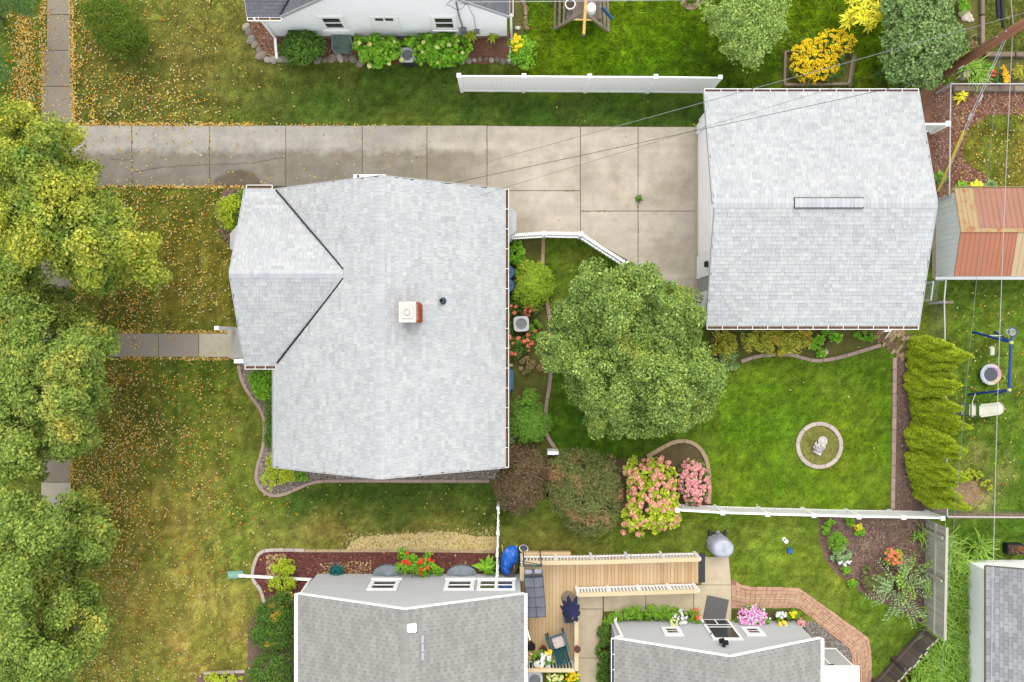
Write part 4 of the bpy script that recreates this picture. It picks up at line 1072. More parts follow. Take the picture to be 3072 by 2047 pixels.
rb.add([(-9.78,ny-.14,ne),(-8.5,ny-.14,ne),(-6.75,15.2,3.94),(-9.78,15.2,3.94)]+[(-9.78,ny-.14,ne-.1),(-8.5,ny-.14,ne-.1),(-6.75,15.2,3.84),(-9.78,15.2,3.84)], [(0,1,2,3),(7,6,5,4),(0,4,5,1),(1,5,6,2),(2,6,7,3),(3,7,4,0)])
nroof = rb.build('roof', ROOF_DECK, nh)
nv = lambda p: p.y < 13.4
lay_shingles(nroof, [t1, t2, (t3[0],t3[1],t3[2],t3[3],1.26,3.4,.5)], SHINGLE_DARK, [.30], .13, True, 120, 9, view=nv)
fascia(nh, [((n0,ny-.13,ne),(nm_,ny-.13,nr)),((nm_,ny-.13,nr),(n1,ny-.13,ne)),((-9.8,ny-.1,ne),(-9.8,15.2,3.95))])
vly((n0+.02,ny-.1,ne+.06),(n0+1.2,13.3,3.4),nroof,.05)
gutter(nh, (-9.78,ny-.15,ne),(n0+.02,ny-.15,ne),(0,-1,0), .13, .45)
gutter(nh, (n1+.01,ny-.1,ne),(n1+.01,21,ne),(1,0,0), .13, .8)
for (xa,ya,xb,yb,fr) in ((972,91,1046,46,.10),(1286,91,1366,46,.10)):
    xl, z0_ = wallpt(xa,ya,ny); xr, z1_ = wallpt(xb,yb,ny); 
    xc = (wallpt((972+1052)/2 if xa<1100 else (1300+1375)/2,90,ny)[0]); window(nh, xc-.48, xc+.48, .95, 2.22, ny, -1, .15)
xc = wallpt(1165,87,ny)[0]
w_ = MB().box(xc-.52,xc+.52,ny-.05,ny-.004,1.0,2.2).build('window', WHITE_TRIM, nh)
for xa, xb in ((xc-.34,xc-.03),(xc+.03,xc+.34)): MB().box(xa,xb,ny-.058,ny-.05,1.86,2.08).build('pane', GLASS_DARK, w_)
def pipe_run(parent, name, path, r, m): return MB().tube(path, r, 8).build(name, m, parent)
def square_run(parent, name, path, w, m):
    mb = MB()
    for p, q in zip(path[:-1], path[1:]): mb.bar(p, q, w, w*.75, up=(0,0,1) if abs(Vector(q).z-Vector(p).z) < .9*(Vector(q)-Vector(p)).length else (0,1,0))
    return mb.build(name, m, parent)
square_run(nh, 'downspout', [(-9.55,ny-.22,2.4),(-9.40,ny-.08,2.2),(-9.40,ny-.08,.25),(-9.38,ny-.85,.08)], .10, WHITE_TRIM)
square_run(nh, 'downspout', [(-.04,ny-.02,2.4),(-.02,ny-.04,.25),(-.10,ny-.95,.08)], .08, WHITE_TRIM)
# meter box and the loops of service cable on that wall
mx, mz = wallpt(1391,92,ny)
MB().box(mx-.12,mx+.12,ny-.14,ny-.02,.75,1.15).bevel('meter_box', GREY_METAL, nh, w=.015)
pipe_run(nh, 'conduit', [(mx,ny-.07,1.15),(mx-.08,ny-.06,2.3),(mx-.1,ny-.06,3.5)], .03, GREY_METAL)
MB().box(mx+.42,mx+.62,ny-.10,ny-.02,.7,.95).build('junction_box', GREY_METAL, nh)
loop = [(mx-.1+.42*math.cos(t/9*math.pi)*(1-t/60),ny-.12-.05*math.sin(t),3.55+.28*math.sin(t/9*math.pi)-.01*t) for t in range(20)]
pipe_run(nh, 'cable_loop', loop, .009, CABLE); pipe_run(nh, 'cable_loop', [(mx+.5,ny-.05,.95),(mx+.46,ny-.05,2.2),(mx+.3,ny-.1,3.4),(mx+.02,ny-.12,3.6)], .008, CABLE)

# ---------------------------------------------------------------- the grey house at the bottom
s0,s1x,sy,se,sr = -7.86,.43,-9.28,2.6,4.3; sm = (s0+s1x)/2
sh = thing('house', 'grey sided house at the bottom edge with a square white roof vent', 'house', (sm,-12,0))
gable_body(sh, s0+.1, s1x-.12, -19, sy-.03, se-.1, sr-.2, 'y', GREY_SIDING); foot(s0+.1,s1x-.1,-19,sy)
lap_wall(sh,0,0, sy-.03, 1, .10, gable_prof(s0+.09,s1x-.11,se-.1,sr-.1,4.1), GREY_SIDING, .115)
rb = MB(); u1 = slope((s0,sy-.01,se),(s0,-19,se),(sm,sy-.01,sr)); u2 = slope((s1x,-19,se),(s1x,sy-.01,se),(sm,-19,sr))
slab_slope(rb,u1); slab_slope(rb,u2); sroof = rb.build('roof', ROOF_DECK, sh)
lay_shingles(sroof, [u1,u2], SHINGLE_GREY, [.30], .128, True, 300, 11, view=lambda p: p.y > -12.8)
ridge_caps(sroof, (sm,-18.9,sr), (sm,sy-.1,sr), .41, SHINGLE_GREY, .14, .16)
fascia(sh, [((s0,sy+.005,se),(sm,sy+.005,sr)),((sm,sy+.005,sr),(s1x,sy+.005,se))], m=WHITE_TRIM, h=.10, w=.045, dz=-.02)
gutter(sh, (s0-.01,-19,se),(s0-.01,sy-.02,se),(-1,0,0), .12, .9, WHITE_TRIM, hang=False); gutter(sh, (s1x+.01,-19,se),(s1x+.01,sy-.02,se),(1,0,0), .12, .9, WHITE_TRIM, hang=False)
vx, vy, _ = P(1235,1886,4.3); MB().box(vx-.165,vx+.165,vy-.15,vy+.15,4.05,4.32).bevel('roof_vent', WHITE_TRIM, sroof, w=.03)
vx, vy, _ = P(1268,1943,4.1)
for k in range(3): MB().cbox(vx,vy+.3-.3*k,4.125,.10,.27,.02,0,Matrix.Rotation(.39,3,'Y')).build('patch_strip', mat('lilac_flashing', C(202,202,216),.6), sroof)
for (pa,pb,mull,gl) in (((1135,1776),(1168,1738),False,GLASS_DARK),((1355,1776),(1402,1738),False,GLASS_DARK)):
    xc = wallpt((pa[0]+pb[0])/2,1757,sy)[0]; window(sh, xc-.56,xc+.56,1.0,2.26,sy,1,.15,glass=gl)
xc = wallpt(1488,1757,sy)[0]; window(sh, xc-.71,xc+.73,1.0,2.26,sy,1,.12,glass='mix',mull=True)
dp = [P(716,1727,.12),P(934,1739,.15)]
ds = square_run(sh, 'downspout', [dp[0],dp[1],(dp[1][0]+.02,sy-.15,.3),(s0+.05,sy-.1,2.5)], .10, WHITE_TRIM)
fl = MB(); q = [P2(682,1716,.1),P2(727,1713,.1),P2(731,1731,.1),P2(684,1735,.1)]
fl.prism(q, .03, .06); fl.bar((*q[0],.09),(*q[1],.09),.02,.12); fl.bar((*q[2],.09),(*q[3],.09),.02,.12)
tag(fl.build('splash_block', MINT, None, P(705,1724)), 'mint green splash tray at the end of the white downspout on the lawn', 'splash block')
sd = MB(); sd.bar((.47,-10.30,1.65),(.66,-10.95,1.65),.04,2.05,up=(0,0,1)); sdo = sd.build('storm_door', WHITE_TRIM, sh)
MB().bar((.495,-10.37,1.65),(.655,-10.88,1.65),.05,1.85).build('pane', GLASS_DARK, sdo)
def well(px0,px1,py,label):
    cx = (px0+px1)/2; r = (px1-px0)/2/75; x,_,_ = P(cx,0); y0 = sy+.0
    root = thing('window_well', label, 'window well', (x,y0+.2,0), 'window wells below the grey wall')
    n = 16; ring_ = [(x+r*math.cos(math.pi*i/n), y0+r*.62*math.sin(math.pi*i/n)) for i in range(n+1)]
    mb = MB()
    for p_,q_ in zip(ring_[:-1],ring_[1:]): mb.bar((*p_,.12),(*q_,.12),.03,.3)
    mb.build('well_wall', GREY_METAL, root)
    d_ = MB(); d_.add([(a_,b_,.28) for a_,b_ in ring_]+[(x,y0+.02,.46)], [(i,i+1,n+1) for i in range(n)]); d_.build('well_cover', WELL, root)
well(1122,1212,1700,'clear window well cover beside the red flowered plant'); well(1342,1430,1700,'clear window well cover beside the green fern leaf plant')

# ---------------------------------------------------------------- the small grey garage at the bottom
c0,c1,cy,ce,cr = 3.81,11.41,-11.0,2.4,4.12; cm = (c0+c1)/2
sg_ = thing('garage', 'grey sided garage at the bottom edge with a white framed door between flower boxes', 'garage', (cm,-14,0))
gable_body(sg_, c0+.12, c1-.12, -19, cy-.19, ce-.1, cr-.2, 'y', GREY_SIDING); foot(c0+.1,c1-.1,-19,cy-.15)
yw = cy-.19
lap_wall(sg_,0,0, yw, 1, .06, gable_prof(c0+.11,c1-.11,ce-.1,cr-.12,3.95), GREY_SIDING, .115)
rb = MB(); a1 = slope((c0,cy,ce),(c0,-19,ce),(cm,cy,cr)); a2 = slope((c1,-19,ce),(c1,cy,ce),(cm,-19,cr))
slab_slope(rb,a1); slab_slope(rb,a2); croof = rb.build('roof', ROOF_DECK, sg_)
lay_shingles(croof, [a1,a2], SHINGLE_GREY, [.30], .128, True, 300, 13, view=lambda p: p.y > -12.7)
ridge_caps(croof, (cm,-18.9,cr), (cm,cy-.1,cr), .45, SHINGLE_GREY, .14, .16)
fascia(sg_, [((c0,cy+.015,ce),(cm,cy+.015,cr)),((cm,cy+.015,cr),(c1,cy+.015,ce))], m=WHITE_TRIM, h=.10, w=.045, dz=-.02)
gutter(sg_, (c0-.01,-19,ce),(c0-.01,cy-.02,ce),(-1,0,0), .12, .6, DARK_METAL); gutter(sg_, (c1+.01,-19,ce),(c1+.01,cy-.02,ce),(1,0,0), .12, .6, WHITE_TRIM)
for xa in (2017,2260):
    x,_ = wallpt(xa,1898,yw); w_ = MB().box(x-.36,x+.36,yw+.02,yw+.06,.82,1.72).build('window', WHITE_TRIM, sg_)
    for za in (1.06,1.30): MB().box(x-.20,x+.20,yw+.06,yw+.066,za,za+.16).build('pane', GLASS_DARK, w_)
x,_ = wallpt(2160,1888,yw)
dr = MB().box(x-.56,x+.56,yw+.02,yw+.08,.06,2.12).build('storm_door', WHITE_TRIM, sg_)
for xa,xb,za,zb in ((x-.46,x-.03,.16,.62),(x+.03,x+.46,.16,.62),(x-.46,x+.46,.72,.86),(x-.46,x+.46,.98,2.02)): MB().box(xa,xb,yw+.08,yw+.088,za,zb).build('pane', GLASS_DARK, dr)
for za in (.5,1.6): MB().box(x-.55,x-.5,yw+.08,yw+.11,za,za+.1).build('hinge', DARK_METAL, dr)
lx, lz = wallpt(2171,1942,yw)
wl = MB().box(lx-.05,lx+.05,yw+.02,yw+.12,lz-.05,lz+.05).build('floodlight', BLACK, sg_)
for sx in (-.1,.1): MB().cbox(lx+sx*.4,yw+.2,lz+sx,.2,.14,.12,.2).build('lamp_head', BLACK, wl)
square_run(sg_, 'downspout', [(c0+.02,cy+.0,2.35),(c0+.30,yw+.14,2.1),(c0+.26,yw+.1,.35),P(1851,1838,.1)], .10, WHITE_TRIM)
MB().cbox(*P(1868,1849,.05),.26,.2,.06,.3).build('splash_block', mat('tan_splash_block', C(206,190,160),.8,.1,4), sg_)
# vinyl storage shed against its side
vs = thing('storage_shed', 'white vinyl storage shed with grey double doors beside the small grey garage', 'shed', P(2530,1990))
X0, X1 = c1+.02, P(2562,0)[0]+.0; yf = P(0,1945)[1]
MB().box(c1-.1,12.95,-16,yf-.06,0,1.95).build('wall', WHITE_SIDING, vs)
dd = MB().box(c1-.08,12.93,yf-.05,yf,.03,1.95).build('door', mat('grey_shed_door', (.40,.41,.41),.5,.03,2), vs)
for xx in (11.45,12.08,12.9): MB().box(xx-.035,xx+.035,yf,yf+.02,.04,1.93).build('door_trim', WHITE_VINYL, dd)
MB().box(c1-.08,12.95,yf+.002,yf+.022,.0,.08).build('door_trim', WHITE_VINYL, dd)
for xx,zz in ((12.08,.35),(12.08,1.7),(11.6,1.2)): MB().box(xx-.1,xx+.1,yf+.02,yf+.05,zz,zz+.05).build('latch', BLACK, dd)
rf = MB().add([(c1-.1,yf+.12,1.98),(13.0,yf+.12,1.98),(13.0,-16,1.98),(c1-.1,-16,1.98),(c1-.1,yf+.12,2.06),(12.2,yf+.12,2.22),(13.0,yf+.12,2.06),(c1-.1,-16,2.06),(12.2,-16,2.22),(13.0,-16,2.06)],
   [(3,2,1,0),(0,1,6,5,4),(4,5,8,7),(5,6,9,8),(1,2,9,6),(2,3,7,8,9),(3,0,4,7)]).build('roof', WHITE_VINYL, vs)

# ---------------------------------------------------------------- white building at the lower right
w0,wy,weh = P(2893,0)[0], P(0,1680)[1], 2.05
rg = thing('outbuilding', 'white walled outbuilding with a slate grey shingle roof at the lower right edge', 'garage', (w0+2,wy-3,0))
MB().box(w0,w0+7,wy-9,wy,0,weh).build('wall', WHITE_SIDING, rg); foot(w0,w0+7,wy-9,wy)
rx0, ry1 = P(2958,0,2.1)[0], P2(0,1699,2.1)[1]
e1 = slope((rx0,ry1,2.1),(rx0,ry1-9,2.1),(rx0+4,ry1,3.6)); rb = MB(); slab_slope(rb,e1); rroof = rb.build('roof', ROOF_DECK, rg)
lay_shingles(rroof, [e1], SHINGLE_SLATE, [.30], .145, True, 300, 17, view=lambda p: p.x < 20.5 and p.y > -13.5)
fascia(rg, [((rx0-.01,ry1+.015,2.1),(rx0+4,ry1+.015,3.6))], mat('dark_drip_edge', C(110,104,90),.6), h=.08); fascia(rg, [((rx0-.02,ry1,2.1),(rx0-.02,ry1-9,2.1))], mat('olive_drip_edge', C(120,116,80),.6), h=.08)

# ---------------------------------------------------------------- metal shed at the right
m0, my0, my1, mse, msr = 16.93, 2.55, 5.75, 1.55, 2.0
ms = thing('metal_shed', 'metal shed with rust orange and tan roof panels behind the garage', 'shed', (18.5,4.1,0))
MB().add([(m0,my0,0),(m0,my1-.1,0),(m0,my1-.1,mse),(m0,(my0+my1)/2,msr-.05),(m0,my0,mse)]+[(m0+4,my0,0),(m0+4,my1-.1,0),(m0+4,my1-.1,mse),(m0+4,(my0+my1)/2,msr-.05),(m0+4,my0,mse)], [(0,1,2,3,4)[::-1],(5,6,7,8,9)]+[(i,(i+1)%5,5+(i+1)%5,5+i) for i in range(5)]).build('wall', SHED_WALL, ms)
foot(m0,m0+4,my0,my1)
wr_ = MB()
for k in range(15):
    y = my0+.1+k*(my1-my0-.2)/14; top = mse+(msr-mse)*(1-abs(y-(my0+my1)/2)/((my1-my0)/2))-.08
    wr_.bar((m0-.012,y,.02),(m0-.012,y,top),.02,.025)
wr_.build('wall_rib', SHED_WALL, ms)
MB().box(m0-.03,m0+4,my0-.10,my0+.0,0,.1).build('base_rail', WHITE_TRIM, ms); MB().box(m0-.14,m0-.02,my0-.05,my1+.1,-.02,.04).build('footing', mat('shed_footing', C(190,175,150),.9,.2,4), ms)
ym = (my0+my1)/2
def rpanel(x0, x1, side, m, ribs):
    ye = my0-.08 if side < 0 else my1+.08
    O = Vector((x0,ye,mse)); T = Vector((x0,ym,msr)); mb = MB()
    mb.add([(x0,ye,mse),(x1,ye,mse),(x1,ym,msr),(x0,ym,msr),(x0,ye,mse-.03),(x1,ye,mse-.03),(x1,ym,msr-.03),(x0,ym,msr-.03)], [(0,1,2,3),(7,6,5,4),(0,4,5,1),(1,5,6,2),(2,6,7,3),(3,7,4,0)])
    o = mb.build('roof_panel', m, ms)
    for k in range(ribs+1):
        x = x0+.012+(x1-x0-.024)*k/ribs; MB().bar((x,ye,mse+.004),(x,ym,msr+.004),.02,.016).build('panel_rib', m, o)
for k,(x0,x1,m_) in enumerate(((m0-.1,m0+.62,SHED_TAN),(m0+.62,m0+1.45,SHED_RED),(m0+1.45,m0+2.3,SHED_RED),(m0+2.3,m0+3.2,SHED_RED),(m0+3.2,m0+4.1,SHED_RED))): rpanel(x0,x1,1,m_,4)
for k,(x0,x1,m_) in enumerate(((m0-.1,m0+.7,SHED_ORANGE),(m0+.7,m0+1.45,SHED_ORANGE),(m0+1.45,m0+2.05,SHED_ORANGE),(m0+2.05,m0+2.9,SHED_PINK),(m0+2.9,m0+4.1,SHED_PINK))): rpanel(x0,x1,-1,m_,4)
MB().bar((m0-.12,ym,msr+.02),(m0+4.1,ym,msr+.02),.14,.03).build('ridge_flashing', SHED_TAN, ms)
MB().bar((m0-.1,my1+.12,mse),(m0+4.1,my1+.12,mse),.05,.06).build('eave_trim', mat('olive_trim', C(150,140,90),.6), ms)

# ================================================================ FENCES
vf = thing('vinyl_fence', 'solid white vinyl privacy fence between the driveway grass and the upper yard', 'fence', P(1760,275))
vx = [1386,1570,1755,1942,2124]; vyy = [274,275,276,277,279]; base = [P(a_,b_) for a_,b_ in zip(vx,vyy)]
for (x,y,_) in base:
    p_ = MB().box(x-.064,x+.064,y-.064,y+.064,-.02,1.90).build('post', WHITE_VINYL, vf)
    MB().box(x-.082,x+.082,y-.082,y+.082,1.90,1.93).add([(x-.08,y-.08,1.93),(x+.08,y-.08,1.93),(x+.08,y+.08,1.93),(x-.08,y+.08,1.93),(x,y,1.98)],[(0,1,4),(1,2,4),(2,3,4),(3,0,4)]).build('post_cap', WHITE_VINYL, p_)
for (xa,ya,_),(xb,yb,_) in zip(base[:-1],base[1:]):
    pa, pb = Vector((xa+.06,ya,0)), Vector((xb-.06,yb,0))
    for z,h in ((.08,.16),(1.78,.14)): MB().bar(pa+Vector((0,0,z)),pb+Vector((0,0,z)),.05,h).build('rail', WHITE_VINYL, vf)
    n = 14; bm_ = MB().box(-(pb-pa).length/n/2+.0015,(pb-pa).length/n/2-.0015,-.011,.011,.16,1.71).mesh('board', WHITE_VINYL)
    for k in range(n):
        o = link('board', bm_, vf); o.location = pa+(pb-pa)*((k+.5)/n)-ORG[vf.name]; o.rotation_euler = (0,0,math.atan2(yb-ya,xb-xa))

def baluster_fence(name, label, path, h, m, cap=None, post_w=.115, spacing=.115, bw=.04, rails=(.12,-.10), posts=True, capw=.09, post_every=None, caph=.05, toprail=None, base_z=None, bal_m=None):
    """path: world xy of posts; base_z: foot height at each post."""
    root = thing(name, label, 'fence' if 'fence' in name else 'railing', (*path[len(path)//2],0))
    bz = base_z or [0]*len(path); bal_m = bal_m or m
    for (x,y),z in zip(path,bz):
        if posts and cap: MB().box(x-post_w/2,x+post_w/2,y-post_w/2,y+post_w/2,z-.3,z+h-.022).build('post', m, root)
        elif posts:
            p_ = MB().box(x-post_w/2,x+post_w/2,y-post_w/2,y+post_w/2,-.02,z+h+.05).build('post', m, root)
            w = post_w/2+.025; MB().box(x-w,x+w,y-w,y+w,z+h+.05,z+h+.08).add([(x-w,y-w,z+h+.08),(x+w,y-w,z+h+.08),(x+w,y+w,z+h+.08),(x-w,y+w,z+h+.08),(x,y,z+h+.12)],[(0,1,4),(1,2,4),(2,3,4),(3,0,4)]).build('post_cap', m, p_)
    bm_ = None
    for (a_,za),(b_,zb) in zip(zip(path[:-1],bz[:-1]),zip(path[1:],bz[1:])):
        pa, pb = Vector((*a_,za)), Vector((*b_,zb)); d = (pb-pa); L = Vector((d.x,d.y)).length
        MB().bar(pa+Vector((0,0,rails[0])),pb+Vector((0,0,rails[0])),.045,.08).build('rail', m, root)
        MB().bar(pa+Vector((0,0,h+rails[1])),pb+Vector((0,0,h+rails[1])),toprail or .06,.08).build('rail', m, root)
        if cap: MB().bar(pa+Vector((0,0,h)),pb+Vector((0,0,h)),capw,caph).build('rail_cap', cap, root)
        n = max(1,int((L-.1)/spacing)); hh = h+rails[1]-rails[0]-.06
        if bm_ is None: bm_ = MB().box(-bw/2,bw/2,-bw/2,bw/2,0,hh).mesh('baluster', bal_m)
        for k in range(n):
            o = link('baluster', bm_, root); o.location = pa+d*((k+.5)/n)+Vector((0,0,rails[0]+.03))-ORG[root.name]; o.rotation_euler = (0,0,math.atan2(d.y,d.x))
    return root
# long white fence between the two back yards
fpx = [(2033,1532),(2169,1540),(2304,1544.5),(2443,1548),(2578,1552),(2713,1553.5),(2830,1556)]
baluster_fence('baluster_fence', 'long white vinyl fence with spaced pickets between the back lawn and the corner bed', [P2(a_,b_,1.34) for a_,b_ in fpx], 1.24, WHITE_VINYL, spacing=.105, bw=.05, rails=(.14,-.02), toprail=.07)
# low lattice topped fence beside the drive
lf = baluster_fence('lattice_fence', 'white vinyl fence with a lattice top bending from the house toward the big round tree', [P2(1536,706,1.2),P2(1634,700,1.2),P2(1743,702,1.2),P2(1880,790,1.2)], 1.12, WHITE_VINYL, spacing=.15, bw=.09, rails=(.12,-.02), toprail=.06)
for a_,b_ in (((1536,706),(1634,700)),((1634,700),(1743,702)),((1743,702),(1880,790))):
    p, q = Vector(P(*a_,1.0)), Vector(P(*b_,1.0)); d = (q-p).normalized(); s = d.cross(Vector((0,0,1))); n = int((q-p).length/.07)
    MB().bar(p+s*.0-Vector((0,0,.12)),q-Vector((0,0,.12)),.10,.03).build('rail', WHITE_VINYL, lf)
    mb = MB()
    for k in range(n): mb.bar(p+d*(k*.07)-s*.06+Vector((0,0,.10)),p+d*(k*.07+.03)+s*.13+Vector((0,0,.02)),.022,.012)
    mb.build('lattice', WHITE_VINYL, lf)
    MB().bar(p+s*.14+Vector((0,0,.0)),q+s*.14+Vector((0,0,.0)),.035,.05).build('rail', WHITE_VINYL, lf)
# short slatted fence behind the garage
bf = baluster_fence('baluster_fence', 'short white slatted fence joining the garage to one capped post in the bark mulch', [P2(2740,371,1.3),P2(2845,371,1.3)], 1.22, WHITE_VINYL, spacing=.11, bw=.05, rails=(.14,-.02), toprail=.07, post_w=.15)
# picket fence going down to the deck
pf = thing('picket_fence', 'white picket fence running from the bronze shrub down to the grey house corner', 'fence', P(1495,1620))
pa, pb = Vector(P(1494,1525,0)), Vector(P(1489,1712,0))
pa = Vector((P(1494,1525,1.1)[0],P(0,1525,1.1)[1],0)); pb = Vector((P(1490,1760,1.0)[0],-9.15,0))
for z in (.3,.95): MB().bar(pa+Vector((0,0,z)),pb+Vector((0,0,z)),.04,.09).build('rail', WHITE_VINYL, pf)
n = 22; pk = MB().box(-.045,.045,.02,.042,.06,1.06).add([(-.045,.02,1.06),(.045,.02,1.06),(.045,.042,1.06),(-.045,.042,1.06),(0,.02,1.13),(0,.042,1.13)],[(0,1,4),(2,3,5),(1,2,5,4),(3,0,4,5)]).mesh('picket', WHITE_VINYL)
for k in range(n):
    o = link('picket', pk, pf); o.location = pa+(pb-pa)*((k+.5)/n)-ORG[pf.name]; o.rotation_euler = (random.uniform(-.04,.04),random.uniform(-.03,.03),math.radians(-90)+random.uniform(-.05,.05))
for t in (0,.36,.68,1): 
    c = pa+(pb-pa)*t; MB().box(c.x-.05,c.x+.05,c.y-.05,c.y+.05,-.02,1.12).build('post', WHITE_VINYL, pf)
# weathered stockade fence, lower right
def stockade(label, a_, b_, h, m, w, rail_side, n_rail, cap=None, rag=.0, tops=None, post_at=()):
    root = thing('board_fence', label, 'fence', ((a_[0]+b_[0])/2,(a_[1]+b_[1])/2,0)); p, q = Vector((*a_,0)), Vector((*b_,0)); d = q-p; L = d.length; n = int(L/w); ang = math.atan2(d.y,d.x); dn = d.normalized(); s = Vector((-dn.y,dn.x,0))*rail_side
    bm_ = MB().box(-w/2+.004,w/2-.004,-.011,.011,.03,h).mesh('board', m)
    for k in range(n):
        o = link('board', bm_, root); o.location = p+d*((k+.5)/n)+s*random.uniform(-.006,.006)-ORG[root.name]; o.rotation_euler = (0,0,ang); o.scale = (1,1,1-rag*random.random())
        if tops:
            t = MB().box(-w/2+.01,w/2-.03,-.02,.02,0,.03).mesh('board_top', tops); o2 = link('board_top', t, o); o2.parent = o; o2.location = (0,0,h+.001)
    for z in n_rail: MB().bar(p+s*.045+Vector((0,0,z)),q+s*.045+Vector((0,0,z)),.06,.09).build('rail', m, root)
    if cap: MB().bar(p+Vector((0,0,h+.02)),q+Vector((0,0,h+.02)),.10,.035).build('cap_board', cap, root)
    for t in post_at:
        c = p+d*t+s*.09; MB().box(c.x-.05,c.x+.05,c.y-.05,c.y+.05,-.02,h-.1).build('post', m, root)
    return root
fa = P2(2777,1556,0); fb = P2(2771,1878,0)
stockade('weathered silver grey board fence standing along the corner bed', fa, fb, 1.55, WOOD_FENCE, .15, -1 if True else 1, (.85,), WOOD_FENCE, .01, None, (.10,.48))
fc = P2(2560,2110,0)
stockade('dark brown board fence with pale uneven tops slanting to the bottom edge', P2(2766,1882,0), fc, 1.25, WOOD_DARKF, .21, -1, (.3,), None, .10, WOOD_FENCE, (.42,.70))
# chain link lines
def chainlink(label, path, h=1.15, post=True, close=1):
    mid = path[len(path)//2]; root = thing('chain_link_fence', label, 'fence', (mid[0],mid[1],0))
    for a_,b_ in zip(path[:-1],path[1:]):
        p, q = Vector((*a_,h)), Vector((*b_,h)); MB().cyl(p,q,.026,n=8).build('top_rail', GALV, root)
        d = (q-p); L = d.length; n = max(1,int(L/.16)); mb = MB()
        for k in range(-int(h/.16)-1, n+1):
            for sgn in (1,-1):
                t0 = k*.16; z0 = 0.03; t1 = t0+h-.05
                ta, tb = (t0,t1) if sgn > 0 else (t1,t0)
                za, zb = z0, h-.02
                # clip to the run
                if ta == tb: continue
                def at(t): return za+(zb-za)*(t-ta)/(tb-ta)
                lo, hi = max(0,min(ta,tb)), min(L,max(ta,tb))
                if hi-lo < .05: continue
                u = d.normalized(); A = p+u*lo; B = p+u*hi
                mb.bar((A.x,A.y,at(lo)),(B.x,B.y,at(hi)),.0028,.0028)
        o = mb.build('wire_mesh', GREY_METAL, root)
    for c in path: MB().cyl((c[0],c[1],-.02),(c[0],c[1],h+.05),.03,n=8).build('post', GALV, root)
    return root
chainlink('chain link fence with a pale top rail from the pole base to the metal shed', [P2(2852,252,1.15),P2(2848,590,1.15)])
chainlink('chain link fence with a pale top rail across the bark mulch below the daylilies', [P2(2856,252,1.15),P2(3180,252,1.15)])
chainlink('chain link fence passing from the metal shed gate behind the arborvitae row', [P2(2833,908,1.15),P2(2838,1200,1.15),P2(2842,1548,1.15)])
chainlink('chain link fence with a pale top rail at the right edge below the play lawn', [P2(2846,1551,1.15),P2(3180,1553,1.15)])
gt = thing('gate', 'small chain link gate with a worn wooden sill between garage and metal shed', 'gate', P(2815,875))
ga, gb = P(2800,846,1.1), P(2793,900,1.1); gc, gd = P(2838,840,1.1), P(2832,906,1.1)
for p,q in ((ga,gb),(gc,gd)): MB().cyl(p,q,.028,n=8).build('rail', GALV, gt)
for p in (ga,gb,gc,gd): MB().cyl((p[0],p[1],0),p,.03,n=8).build('post', GALV, gt)
mb = MB()
for k in range(9):
    t = k/8; mb.bar(Vector(ga)*(1-t)+Vector(gb)*t-Vector((0,0,.5)),Vector(gc)*(1-t)+Vector(gd)*t-Vector((0,0,.5)),.006,.006)
    mb.bar(Vector(ga)*(1-t)+Vector(gc)*t-Vector((0,0,.5)),Vector(gb)*(1-t)+Vector(gd)*t-Vector((0,0,.5)),.006,.006)
mb.build('wire_mesh', GREY_METAL, gt)
MB().box(P(2793,0)[0],P(2836,0)[0],P(0,913)[1],P(0,905)[1],.0,.6).build('sill_board', WOOD_OLD, gt)

# timbers of the far beds
tb = thing('landscape_timbers', 'weathered landscape timbers edging the bark mulch below the daylilies', 'garden edging', P(2960,268))
for k in range(3): MB().box(P(2856+k*90,0)[0],P(2944+k*90,0)[0],P(0,278)[1],P(0,262)[1],-.02,.16).bevel('timber', WOOD_TIMBER, tb, w=.02)
tb = thing('landscape_timbers', 'weathered timber beside the rockery with white stones at the top right', 'garden edging', P(2943,70))
for k in range(2): MB().box(P(2936,0)[0],P(2948,0)[0],P(0,138-k*90)[1],P(0,52-k*90)[1],-.02,.18).bevel('timber', WOOD_TIMBER, tb, w=.02)
tb = thing('landscape_timbers', 'weathered timber with small pots above the marigolds at the right edge', 'garden edging', P(3010,168))
for k in range(2): MB().box(P(2950+k*90,0)[0],P(3036+k*90,0)[0],P(0,175)[1],P(0,160)[1],-.02,.2).bevel('timber', WOOD_TIMBER, tb, w=.02)

# ================================================================ POLE AND WIRES
pxw, pyw, _ = P(2828,222)
pole = thing('utility_pole', 'tall reddish brown wooden utility pole leaning out of the top right corner', 'utility pole', (pxw,pyw,0))
MB().cyl((pxw,pyw,-.1),(pxw,pyw,9.6),.20,.13,16).build('pole', POLE, pole, smooth=True)
MB().box(pxw-.03,pxw+.03,pyw-.19,pyw-.155,1.1,1.5).build('pole_tag', WHITE_TRIM, pole)
MB().bar((pxw-1.1,pyw,8.9),(pxw+1.1,pyw,8.9),.10,.12).build('crossarm', POLE, pole)
for z in (3.9,4.4): MB().cyl((pxw-.2,pyw,z),(pxw+.2,pyw,z),.025,n=8).build('bracket', GALV, pole)
MB().tube([(pxw-.14,pyw-.03,.3),(pxw-.13,pyw-.03,3),(pxw-.11,pyw-.03,6)],.018,6).build('ground_wire', CABLE_LIGHT, pole)
WIRE_GREY = mat('weathered_wire', C(150,150,152), 0.6)
def wire(label, p, q, sag, r, m, n=24, name='wire'):
    p, q = Vector(p), Vector(q)
    o = MB().tube([p*(1-i/n)+q*i/n-Vector((0,0,sag*4*(i/n)*(1-i/n))) for i in range(n+1)], r, 5).build(name, m, None, p)
    return tag(o, label, 'wire')
wire('twisted service wire from the utility pole to the driveway side of the pale roofed house', (-2.94,5.69,4.1), (pxw,pyw,6.6), .12, .010, WIRE_GREY)
